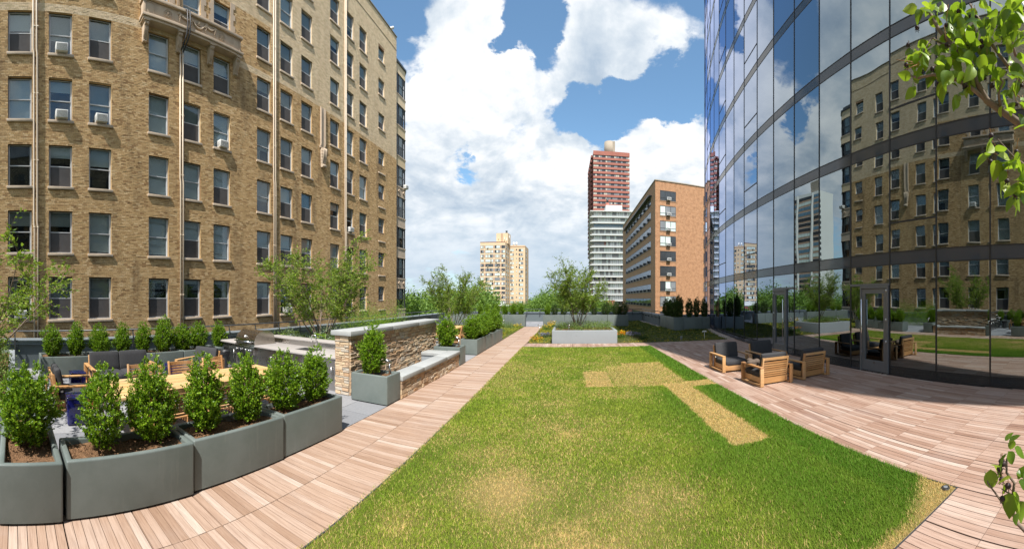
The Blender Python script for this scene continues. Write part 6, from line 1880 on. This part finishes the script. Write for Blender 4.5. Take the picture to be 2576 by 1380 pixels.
spots = [(-5.22, 2.05, PI, 'slatted dining chair on the far side of the table, in front of the sofa'), (-5.22, 2.78, PI, 'slatted dining chair in the middle of the far side of the table'), (-5.30, 3.52, PI + .15, 'slatted dining chair on the far side nearest the grill'),
         (-4.12, 1.88, 0.05, 'slatted dining chair on the near side, left, its back toward the planters'), (-4.14, 2.60, 0, 'slatted dining chair on the near side, middle, mostly behind a boxwood'), (-4.16, 3.34, -.05, 'slatted dining chair on the near side, right, legs showing between boxwoods')]
for i, (x, y, rz, lb) in enumerate(spots):
    o = place(DC, i == 0, (x, y, 0), rz); tag(o, lb, 'chair', gd)
dining_table(1.5, .8, 'second teak dining table beyond the stone wall', .66, (-4.95, 14.3, 0), 0)
for i, (x, y, rz, lb) in enumerate([(-4.50, 13.65, 0, 'dining chair beyond the stone wall, nearer one of the pair'), (-4.50, 14.45, 0, 'dining chair beyond the stone wall, farther one of the pair'), (-5.5, 13.9, PI, 'dining chair across the second table')]):
    o = place(DC, False, (x, y, 0), rz); tag(o, lb, 'chair', 'dining chairs at the second table')

# ------------------------------------------------------------------ lawn
LX0, LX1, LY0, LY1 = -1.806, 3.106, 1.614, 13.616
def sm(x, a, b): t = np.clip((x - a) / (b - a), 0, 1); return t * t * (3 - 2 * t)
rgn = np.random.default_rng(99)
_gr = rgn.random((64, 64))
def vnoise(x, y, s):
    x = x * s + 100; y = y * s + 100
    i, j = np.floor(x).astype(int), np.floor(y).astype(int); u, v = x - i, y - j
    u = u * u * (3 - 2 * u); v = v * v * (3 - 2 * v)
    g = lambda a, b: _gr[a % 64, b % 64]
    return (g(i, j) * (1 - u) + g(i + 1, j) * u) * (1 - v) + (g(i, j + 1) * (1 - u) + g(i + 1, j + 1) * u) * v
def rect_mask(x, y, x0, x1, y0, y1, s=.03):
    n = (vnoise(x, y, 8) - .5) * .05
    return sm(x + n, x0 - s, x0 + s) * sm(-x + n, -x1 - s, -x1 + s) * sm(y + n, y0 - s, y0 + s) * sm(-y + n, -y1 - s, -y1 + s)
def dryness(x, y):
    # old turf squares that have gone straw-coloured
    m = np.maximum.reduce([rect_mask(x, y, .33, .93, 7.45, 9.05) * .95, rect_mask(x, y, .95, 2.0, 7.45, 9.72) * .66, rect_mask(x, y, 1.42, 2.58, 7.35, 10.12) * .74,
                           rect_mask(x, y, 2.0, 2.56, 4.0, 7.5) * 1.0, rect_mask(x, y, 2.5, 3.12, 7.08, 7.6) * .95])
    n1_ = vnoise(x, y, .55) * .5 + vnoise(x, y, 1.3) * .3 + vnoise(x, y, 3.1) * .2
    spots_ = 0
    for (cx_, cy_, r_, k) in ((-.05, 5.0, .9, .55), (-.5, 3.4, .8, .75), (.05, 2.65, .8, .7), (.75, 3.2, .6, .55), (-1.75, 7.2, .16, 1.0), (-.9, 4.1, .6, .4), (-.3, 6.3, .8, .35), (-.7, 10.5, 1.4, .22), (.3, 2.0, .8, .5), (-1.3, 2.6, .4, .45), (-.9, 8.2, 1.1, .25), (.2, 12.2, 1.5, .12), (1.2, 1.9, .6, .25), (1.0, 4.6, .7, .18)):
        d = np.sqrt((x - cx_) ** 2 + (y - cy_) ** 2) / r_
        spots_ = np.maximum(spots_, k * np.exp(-d * d * 1.3) * (.55 + .9 * vnoise(x, y, 3.5)))
    base = sm(n1_, .42, .72) * .36 * sm(-x, -2.0, -1.0)
    corner = sm((3.1 - x) * .55 + (y - 1.61) * 1.2, .62, .30) * sm(x, 1.9, 2.2)
    corner = np.maximum(corner, sm(y + .06 * (vnoise(x, y, 9) - .5), 1.80, 1.66) * sm(x, 1.7, 2.0) * .9)
    edge = sm(x, -1.72, -1.80) * .35
    d = np.maximum.reduce([m, spots_, base, corner, edge])
    return np.clip(d, 0, 1)
def lushness(x, y):
    l = sm(x, 2.55, 2.75) * .9
    l = np.maximum(l, sm(x, 1.2, 2.0) * sm(y, 7.2, 6.6) * .65)
    return l * (1 - dryness(x, y))
def grass_color(x, y, r):
    d = dryness(x, y)[:, None]; l = lushness(x, y)[:, None]
    n = (vnoise(x, y, 2.2) * .6 + vnoise(x, y, 7) * .4)[:, None]
    g = np.array([.17, .30, .020]) * (1 - n) + np.array([.37, .44, .05]) * n
    lush = np.array([.115, .255, .018])
    dry = np.array([.80, .59, .24])
    pick = (r.random((len(x), 1)) < d * .92)
    c = g * (1 - l) + lush * l
    c = np.where(pick, dry * r.uniform(.72, 1.1, (len(x), 1)), c * r.uniform(.78, 1.22, (len(x), 1)))
    c = np.where((r.random((len(x), 1)) < .045) & ~pick, np.array([.30, .28, .08]) * r.uniform(.8, 1.2, (len(x), 1)), c)
    return np.clip(c, 0.004, .9)
# turf sheet with the same tones
nx, ny = 70, 170
gx = np.linspace(LX0, LX1, nx + 1); gy = np.linspace(LY0, LY1, ny + 1)
X, Y = np.meshgrid(gx, gy, indexing='ij')
Zt = -.006 + .006 * vnoise(X.ravel(), Y.ravel(), 1.5).reshape(X.shape)
P3 = np.stack([X, Y, Zt], -1).reshape(-1, 3)
ii = np.arange(nx)[:, None] * (ny + 1) + np.arange(ny)[None]
Lq = np.stack([ii, ii + ny + 1, ii + ny + 2, ii + 1], -1).reshape(-1)
dr = dryness(P3[:, 0], P3[:, 1])[:, None]
tone = np.array([.11, .16, .016]) * (1 - dr) + np.array([.40, .31, .12]) * dr
lawn = link('lawn', raw('lawn', P3, Lq, np.arange(nx * ny) * 4, None, M['grass'], None, True, tone)); struct(lawn)
r = np.random.default_rng(44)
def blades(n, x, y):
    lush_ = lushness(x, y)
    dist = np.sqrt(x * x + y * y)
    h = r.uniform(.014, .034, n) * (1 + .45 * lush_) * (1 - .25 * dryness(x, y))
    w = (.0028 + .00085 * np.clip(dist - 3, 0, 12)) * r.uniform(.8, 1.3, n)
    a = r.uniform(0, 2 * PI, n); lean = r.uniform(.2, 1.3, n)
    B = np.stack([x, y, np.full(n, -.006)], 1)
    sd = np.stack([np.cos(a), np.sin(a), np.zeros(n)], 1)
    a2 = a + PI / 2 + r.normal(0, .5, n)
    T = B + np.stack([np.cos(a2) * lean * h, np.sin(a2) * lean * h, h], 1)
    V = np.stack([B - sd * w[:, None], B + sd * w[:, None], T], 1)
    t = grass_color(x, y, r)
    return V, np.repeat(t, 3, 0)
Vs, Ts = [], []
for (y0, y1, dens) in ((LY0, 3.0, 15000), (3.0, 5.0, 10500), (5.0, 8.0, 6500), (8.0, 11.0, 3900), (11.0, LY1, 2600)):
    n = int((y1 - y0) * (LX1 - LX0) * dens)
    x = r.uniform(LX0, LX1, n); y = r.uniform(y0, y1, n)
    V, t = blades(n, x, y); Vs.append(V); Ts.append(t)
n = 9000      # blades spilling over the edging
x = np.concatenate([r.normal(LX0, .02, n // 2), r.normal(LX1, .02, n // 2)]); y = r.uniform(LY0, LY1, n)
V, t = blades(n, x, y); Vs.append(V); Ts.append(t)
o = link('grass', tris_mesh('grass', np.concatenate(Vs), M['grass'], np.concatenate(Ts))); tag(o, 'patchy green and straw-coloured lawn grass', 'grass', kind='stuff')

# ------------------------------------------------------------------ planted roof beds
def bed(name, x0, x1, y0, y1):
    mb = MB(); mb.box(x0, x1, y0, y1, -.05, -.012); o = mb.obj(name, M['bed_soil']); struct(o); return o
bed('planting_bed', -1.80, 9.2, 14.72, 22.92); bed('planting_bed', -1.80, 6.0, 22.925, 23.40); bed('planting_bed', 3.96, 6.0, 23.405, 28.98)
bed('planting_bed', -9.48, -3.05, 15.93, 23.38)
r = np.random.default_rng(61)
def sedum(label, n, region, palette_fn, leaf=.035, per=7, height=.06):
    x, y = region(n); k = len(x)
    tone = palette_fn(x, y)
    hgt = .5 + vnoise(x, y, 1.1)
    pts = np.stack([x, y, -.015 + .05 * (vnoise(x, y, 1.7) - .3)], 1)
    B = np.repeat(pts, per, 0); m_ = len(B)
    P_ = B + r.normal(size=(m_, 3)) * np.array([.035, .035, 0]); P_[:, 2] += r.uniform(0, 1, m_) * height * np.repeat(hgt, per)
    d = r.normal(size=(m_, 3)); d[:, 2] = np.abs(d[:, 2]) * .7 + .15
    dist = np.sqrt(P_[:, 0] ** 2 + P_[:, 1] ** 2)
    V = leaf_quads(P_, d, leaf * r.uniform(.5, 1.3, m_) * np.clip(dist / 17, .8, 1.4), .75, r)
    t = np.repeat(np.repeat(tone, per, 0) * r.uniform(.7, 1.25, (m_, 1)), 4, 0)
    o = link('sedum', quads_mesh('sedum', V, M['sedum'], None, False, t)); tag(o, label, 'sedum', kind='stuff')
def reg_right(n):
    x = r.uniform(-1.78, 8.6, n); y = r.uniform(14.74, 28.9, n)
    ok = ~((x > -.8) & (x < 2.0) & (y > 14.7) & (y < 17.3)) & ((y < 23.35) | (x > 3.98)) & ~((x > 5.93) & (y > 19.7) & (y < 22.95) & (x < 6.56)) & ~((x > 6.5) & (y > 19.84))
    ok &= (x < np.array([tower_x(v) for v in y]) - .42) & ~((y > 22.8) & (x > 5.85)) & ~((x > 5.72) & (y > 22.7))
    return x[ok], y[ok]
def pal_right(x, y):
    n1_ = vnoise(x, y, .9); n2_ = vnoise(x, y, 2.6)
    g = np.array([.085, .125, .02]); yg = np.array([.24, .25, .03]); br = np.array([.16, .11, .05])
    c = g[None] * np.ones((len(x), 1))
    t = (sm(n2_, .45, .8) * .8)[:, None]; c = c * (1 - t) + yg * t
    t = (sm(n1_, .62, .82) * sm(-y, -20, -16) * .7)[:, None]; c = c * (1 - t) + br * t
    left = sm(-x, .2, .8)[:, None]; c = c * (1 - left) + (np.array([.26, .30, .03]) * n2_[:, None] + np.array([.13, .22, .03]) * (1 - n2_[:, None])) * left
    yel = (r.random(len(x)) < (.06 + .30 * (x < -.9) + .12 * sm(y, 15.8, 14.9)))[:, None]
    return np.where(yel, np.array([.55, .42, .03]), c)
sedum('mossy green and yellow sedum carpet beyond the terrace', 15000, reg_right, pal_right)
def reg_left(n):
    x = r.uniform(-9.45, -3.06, n); y = r.uniform(15.95, 23.36, n); return x, y
sedum('yellow-green sedum and wildflowers left of the boardwalk', 6500, reg_left, lambda x, y: np.where((r.random(len(x)) < .12)[:, None], np.array([.55, .42, .03]), np.array([.15, .22, .03]) * (1 - vnoise(x, y, 2)[:, None]) + np.array([.30, .32, .04]) * vnoise(x, y, 2)[:, None]))
def tuft(name, x, y, n, h, label, cat, col, group=None, spread=.12, wdt=.01, tip=None, z=-.02):
    a = r.uniform(0, 2 * PI, n); rr_ = spread * np.sqrt(r.random(n))
    B = np.stack([rr_ * np.cos(a), rr_ * np.sin(a), np.zeros(n)], 1)
    hh = h * r.uniform(.5, 1.05, n)
    T = B + np.stack([np.cos(a) * hh * .35 * r.random(n), np.sin(a) * hh * .35 * r.random(n), hh], 1)
    sd = unit(r.normal(size=(n, 3)) * np.array([1, 1, 0])) * wdt
    V = [np.stack([B - sd, B + sd, T], 1)]; t = [np.repeat(np.array(col) * r.uniform(.6, 1.3, (n, 1)), 3, 0)]
    root = empty(name, (x, y, z)); tag(root, label, cat, group)
    link('leaves', tris_mesh('leaves', V[0], M['sedum'], t[0]), root)
    if tip is not None:
        k = n // 5; P_ = T[:k]; q = np.repeat(P_, 5, 0); m_ = len(q)
        d = unit(r.normal(size=(m_, 3)) + np.array([0, 0, .8])); dd = np.repeat(d, 1, 0) * tip[1]
        s2 = unit(np.cross(d, r.normal(size=(m_, 3)))) * tip[1] * .35
        V2_ = np.stack([q, q + dd + s2, q + dd - s2], 1)
        fo_ = link('flowers', tris_mesh('flowers', V2_, M['sedum'], np.repeat(np.array(tip[0]) * r.uniform(.8, 1.1, (m_, 1)), 3, 0)), root); fo_['kind'] = 'stuff'
gt = 'tufts of tall grass left of the boardwalk'
for i, (x, y, h) in enumerate(((-3.75, 21.6, .62), (-4.3, 22.3, .55), (-4.9, 21.3, .5), (-5.6, 22.4, .5), (-3.9, 19.7, .34), (-4.6, 18.6, .36))):
    tuft('grass_tuft', x, y, 150, h, ['tall airy grass tuft nearest the far end of the boardwalk', 'grass tuft before the far left slate planter', 'loose grass tuft in the middle of the left bed', 'grass tuft deep in the left bed', 'low tuft beside the boardwalk edge', 'low tuft near the small tree in the left bed'][i], 'grass', (.17, .25, .08), gt, .22, .008)
tuft('daylily_clump', 2.35, 16.6, 140, .30, 'daylily clump with orange flowers right of the pale planter', 'flowers', (.08, .15, .03), None, .22, .012, ((.85, .30, .01), .05))
tuft('daylily_clump', 2.75, 17.9, 90, .26, 'yellow flowering clump behind the daylilies', 'flowers', (.10, .16, .03), None, .25, .012, ((.80, .50, .02), .06))
tuft('lavender_clump', 3.05, 16.9, 240, .26, 'greyish purple flowering clump beside the daylilies', 'flowers', (.09, .13, .06), None, .30, .008, ((.24, .22, .34), .045))
tuft('leafy_clump', 3.35, 15.9, 200, .2, 'dark green leafy clump in the sedum right of the pale planter', 'plant', (.05, .10, .02), None, .20, .014)
tuft('lavender_clump', -1.2, 16.9, 200, .24, 'blue-grey flowering clump left of the pale planter', 'flowers', (.11, .17, .06), None, .22, .008, ((.25, .25, .36), .045))
tuft('wildflower_clump', -1.35, 20.8, 180, .34, 'green wildflower clump near the far end of the right bed', 'plant', (.12, .20, .04), None, .25, .01, ((.62, .48, .04), .05))
tuft('wildflower_clump', -1.2, 22.4, 160, .45, 'tall wildflower clump before the far right slate planter', 'plant', (.12, .19, .05), None, .25, .01, ((.70, .46, .03), .06))
tuft('wildflower_clump', -3.5, 22.9, 160, .2, 'bright yellow flowers at the far left corner of the boardwalk', 'flowers', (.14, .20, .03), None, .3, .01, ((.75, .58, .02), .05))
tuft('wildflower_clump', -1.5, 15.7, 150, .16, 'low yellow-orange flowers where boardwalk and terrace meet', 'flowers', (.16, .20, .03), None, .25, .01, ((.70, .38, .03), .05))

# pebbles along the tower and the parapet
def pebbles(label, pts):
    n = len(pts); base = np.array([[1, 0, 0], [0, 1, 0], [-1, 0, 0], [0, -1, 0], [0, 0, .7]])
    s_ = r.uniform(.018, .04, n)[:, None, None]; a = r.uniform(0, PI, n)
    rot = np.stack([np.stack([np.cos(a), -np.sin(a)], -1), np.stack([np.sin(a), np.cos(a)], -1)], 1)
    B = np.tile(base, (n, 1, 1)) * s_; B[..., :2] = np.einsum('nij,nkj->nki', rot, B[..., :2] * np.array([1, .7]))
    V = (B + pts[:, None]).reshape(-1, 3)
    F = np.array([[0, 1, 4], [1, 2, 4], [2, 3, 4], [3, 0, 4]])
    L = (np.arange(n)[:, None, None] * 5 + F[None]).reshape(-1)
    o = link('pebbles', raw('pebbles', V, L, np.arange(n * 4) * 3, None, M['pebble'])); tag(o, label, 'pebbles', kind='stuff')
y = r.uniform(14.72, 22.9, 9000); x = np.array([tower_x(v) for v in y]) - .04 - r.uniform(0, .38, 9000)
pebbles('strip of pink-grey pebbles along the foot of the glass tower', np.stack([x, y, r.uniform(-.012, .0, 9000)], 1))
y = r.uniform(22.9, 28.95, 3500); x = 6.0 - r.uniform(0, .22, 3500)
pebbles('strip of pebbles along the far parapet', np.stack([x, y, r.uniform(-.012, .0, 3500)], 1))

# ------------------------------------------------------------------ berry tree at the right edge, close to the camera
def at3(px, py, r_):
    t = (px - PXV) / PXR; return Vector((r_ * math.sin(t), r_ * math.cos(t), EYE + r_ * (PXH - py) / PXR))
BT = empty('berry_tree', (1.82, .05, .4)); bi = Matrix.Translation((-1.82, -.05, -.4)); tag(BT, 'small tree with big green leaves and dried dark berries, close at the right edge', 'tree')
def pb_(o): o.parent = BT; o.matrix_parent_inverse = bi; return o
brs = [([(2640, 380, 1.30), (2576, 318, 1.24), (2518, 277, 1.20), (2482, 252, 1.19), (2456, 204, 1.18), (2440, 150, 1.18), (2398, 117, 1.2), (2361, 73, 1.22), (2336, 25, 1.25)], .0155),
       ([(2482, 252, 1.19), (2440, 218, 1.17), (2405, 200, 1.16), (2347, 187, 1.17), (2310, 196, 1.18), (2289, 190, 1.2)], .008),
       ([(2660, 300, 1.4), (2576, 215, 1.3), (2529, 157, 1.26), (2493, 109, 1.24), (2470, 60, 1.26), (2440, 10, 1.3)], .009),
       ([(2518, 277, 1.20), (2512, 235, 1.16), (2524, 205, 1.14), (2490, 170, 1.15)], .006), ([(2400, 118, 1.2), (2370, 110, 1.2), (2345, 95, 1.18), (2310, 150, 1.16)], .005),
       ([(2555, 140, 1.3), (2543, 100, 1.24), (2548, 45, 1.2)], .006), ([(2456, 204, 1.18), (2475, 165, 1.2), (2500, 150, 1.22)], .004),
       ([(2660, 490, 1.1), (2600, 430, 1.05), (2550, 395, 1.0), (2510, 350, 1.0)], .005),
       ([(2640, 1400, 1.05), (2576, 1333, .99), (2554, 1311, .97), (2545, 1262, .96), (2552, 1215, .95), (2532, 1189, .94), (2533, 1156, .94), (2540, 1135, .94)], .006), ([(2552, 1300, .97), (2525, 1270, .95), (2500, 1235, .94), (2485, 1215, .93), (2478, 1185, .93)], .0035),
       ([(2640, 1290, 1.03), (2576, 1275, .98), (2546, 1245, .96), (2520, 1230, .95)], .0045), ([(2640, 1190, 1.0), (2590, 1210, .97), (2560, 1190, .95)], .003)]
brs_pts = [([at3(*p_) for p_ in pts], w) for pts, w in brs]
trunk = MB()
for pts, w in brs_pts: trunk.tube(pts, [w * (1 - .62 * i / (len(pts) - 1)) for i in range(len(pts))], 7)
hub = Vector((1.82, .05, 1.25))
trunk.tube([(1.82, .05, .3), (1.84, .04, .8), tuple(hub)], [.03, .026, .024], 8)
trunk.tube([tuple(hub), (1.80, .0, 1.8), tuple(brs_pts[0][0][0])], [.022, .019, .0155], 7)
trunk.tube([(1.80, .0, 1.8), (1.9, -.05, 2.1), tuple(brs_pts[2][0][0])], [.015, .012, .009], 7)
trunk.tube([(1.84, .04, .8), tuple(brs_pts[8][0][0])], [.014, .006], 6)
trunk.tube([tuple(hub), tuple(brs_pts[10][0][0])], [.01, .0045], 6); trunk.tube([tuple(hub), tuple(brs_pts[11][0][0])], [.01, .003], 6); trunk.tube([tuple(hub), tuple(brs_pts[7][0][0])], [.01, .005], 6)
pb_(trunk.obj('trunk', M['bark']))
def big_leaf(seed):
    rg = random.Random(seed); n = 7; vs = []; L = 1.0; curl = rg.uniform(.05, .5); fold = rg.uniform(.10, .3)
    for i in range(n + 1):
        t = i / n; w = .33 * (math.sin(PI * t ** .75) ** .8) if 0 < t < 1 else 0.004
        z = -curl * t * t
        for s_ in (-1, -.5, 0, .5, 1): vs.append((w * s_, L * t, z + abs(s_) * w * fold + .012 * math.sin(t * 17) * abs(s_)))
    fs = []
    for i in range(n):
        for j in range(4): fs.append([i * 5 + j, i * 5 + j + 1, (i + 1) * 5 + j + 1, (i + 1) * 5 + j])
    mb = MB(); mb.add(vs, fs, 0, True)
    return mb.mesh('leaf', M['nearleaf'])
BL = [big_leaf(i) for i in range(5)]
rg = random.Random(17)
def put_leaf(p, d, size, roll=None):
    d = Vector(d).normalized()
    o = link('leaf', rg.choice(BL), BT); o.matrix_parent_inverse = bi
    q = d.to_track_quat('Y', 'Z')
    m_ = q.to_matrix() @ Matrix.Rotation(rg.uniform(-1.3, 1.3) if roll is None else roll, 3, 'Y')
    o.matrix_basis = Matrix.Translation(p) @ m_.to_4x4() @ Matrix.Scale(size, 4)
    return o
def berry(p, twig_from=None):
    mb = MB(); s_ = rg.uniform(.0065, .0095)
    mb.ball(p, s_, 8, 0, (1, 1, .9))
    for i in range(5):
        a = i * 1.257; q = Vector(p) + Vector((math.cos(a) * s_ * .5, math.sin(a) * s_ * .5, -s_)); mb.tube([tuple(q), tuple(q + Vector((math.cos(a), math.sin(a), -.6)) * s_ * .6)], [s_ * .25, s_ * .05], 3)
    pb_(mb.obj('berry', M['berry']))
    if twig_from is not None:
        mb = MB(); mid = (Vector(p) + Vector(twig_from)) / 2 + Vector((0, 0, .008)); mb.tube([tuple(twig_from), tuple(mid), tuple(p)], .0011, 4); pb_(mb.obj('fruit_stalk', M['twig']))
def view_vec(px, py, dpx, dpy, r_):
    return at3(px + dpx, py + dpy, r_) - at3(px, py, r_)
# clusters in the upper crown: around twig ends
for (px, py, r_, k, sp) in ((2335, 20, 1.24, 5, 26), (2368, 18, 1.22, 7, 30), (2395, 40, 1.2, 4, 24), (2300, 195, 1.18, 4, 20), (2312, 155, 1.17, 6, 24), (2330, 125, 1.17, 4, 20), (2352, 150, 1.16, 5, 26), (2390, 175, 1.15, 5, 24), (2375, 215, 1.16, 3, 20), (2300, 120, 1.2, 3, 14),
                          (2405, 110, 1.18, 6, 28), (2420, 60, 1.19, 7, 34), (2445, 25, 1.2, 8, 36), (2440, 95, 1.17, 6, 28), (2470, 130, 1.16, 7, 28), (2500, 60, 1.2, 9, 34), (2530, 25, 1.18, 8, 34), (2555, 70, 1.15, 7, 30), (2560, 20, 1.1, 6, 30), (2545, 140, 1.16, 5, 26), (2465, 180, 1.15, 5, 24), (2435, 190, 1.16, 4, 22), (2415, 235, 1.16, 2, 14),
                          (2530, 230, 1.14, 6, 26), (2560, 270, 1.14, 5, 24), (2520, 190, 1.15, 4, 22), (2560, 195, 1.15, 4, 22), (2400, 150, 1.17, 4, 24), (2480, 95, 1.18, 6, 30), (2545, 320, 1.0, 1, 10),
                          (2512, 385, .98, 3, 18), (2530, 420, .98, 4, 24), (2560, 400, .98, 4, 24), (2555, 455, .98, 4, 22), (2530, 465, .98, 2, 14), (2572, 490, .98, 4, 20), (2500, 345, .99, 1, 8)):
    for i in range(int(k * 1.55)):
        p = at3(px + rg.gauss(0, sp * .6), py + rg.gauss(0, sp * .6), r_ + rg.uniform(-.05, .05))
        put_leaf(p, (rg.gauss(0, .6), rg.gauss(0, .6), rg.uniform(-1.4, .4)), rg.uniform(.036, .060))
    if rg.random() < .6:
        p = at3(px + rg.gauss(0, sp), py + rg.gauss(0, sp), r_); berry(p, p + Vector((rg.gauss(0, .02), rg.gauss(0, .02), rg.uniform(.01, .03))))
for (px, py) in ((2280, 163), (2411, 28), (2469, 104), (2525, 95), (2470, 185), (2478, 197), (2384, 178), (2483, 163), (2529, 180), (2361, 212), (2570, 215), (2557, 262), (2574, 262), (2380, 63), (2533, 455), (2555, 490)):
    p = at3(px, py, 1.17 if py < 350 else .97); berry(p, p + Vector((rg.gauss(0, .015), rg.gauss(0, .015), .03)))
for (a, b) in (((2255, 150), (2310, 158)), ((2275, 177), (2312, 160)), ((2280, 163), (2312, 156)), ((2490, 345), (2515, 380)), ((2493, 380), (2520, 395)), ((2535, 215), (2570, 250)), ((2555, 250), (2576, 275))):
    mb = MB(); mb.tube([at3(a[0], a[1], 1.16), at3(b[0], b[1], 1.17)], [.001, .0022], 4); pb_(mb.obj('fruit_stalk', M['twig']))
# lower sprig: each leaf placed
for (px, py, dx, dy, sz, roll) in ((2492, 1180, -8, 42, .058, .2), (2500, 1170, 12, 30, .048, -.3), (2510, 1170, 20, 35, .04, .6), (2540, 1240, -6, 55, .066, .1), (2548, 1238, 24, 50, .060, .2), (2534, 1140, -26, 22, .044, .5), (2536, 1135, 10, 22, .040, .9), (2538, 1110, 22, -12, .034, .3), (2528, 1108, 16, -18, .03, .3), (2545, 1105, -2, 35, .034, 1.1),
                                  (2552, 1125, 30, 26, .046, .6), (2560, 1205, 20, -26, .042, .2), (2562, 1210, 24, 20, .05, .5), (2545, 1200, -22, 6, .04, .8), (2540, 1195, -26, 20, .036, .4), (2556, 1190, 24, 4, .036, .3), (2558, 1290, -6, 28, .032, .7), (2572, 1260, 4, 45, .05, .4), (2520, 1180, -24, -14, .034, .6), (2525, 1215, 6, 34, .034, 1.0), (2578, 1180, 20, 30, .05, .2)):
    r_ = .93 + rg.uniform(-.03, .03)
    p = at3(px, py, r_); put_leaf(p, view_vec(px, py, dx, dy, r_) + Vector((rg.gauss(0, .006), rg.gauss(0, .006), 0)), sz, roll)
for (px, py) in ((2518, 1160), (2524, 1166), (2515, 1180), (2520, 1206), (2536, 1222), (2522, 1254), (2521, 1158)):
    p = at3(px, py, .93); berry(p, p + Vector((0, 0, .02)))
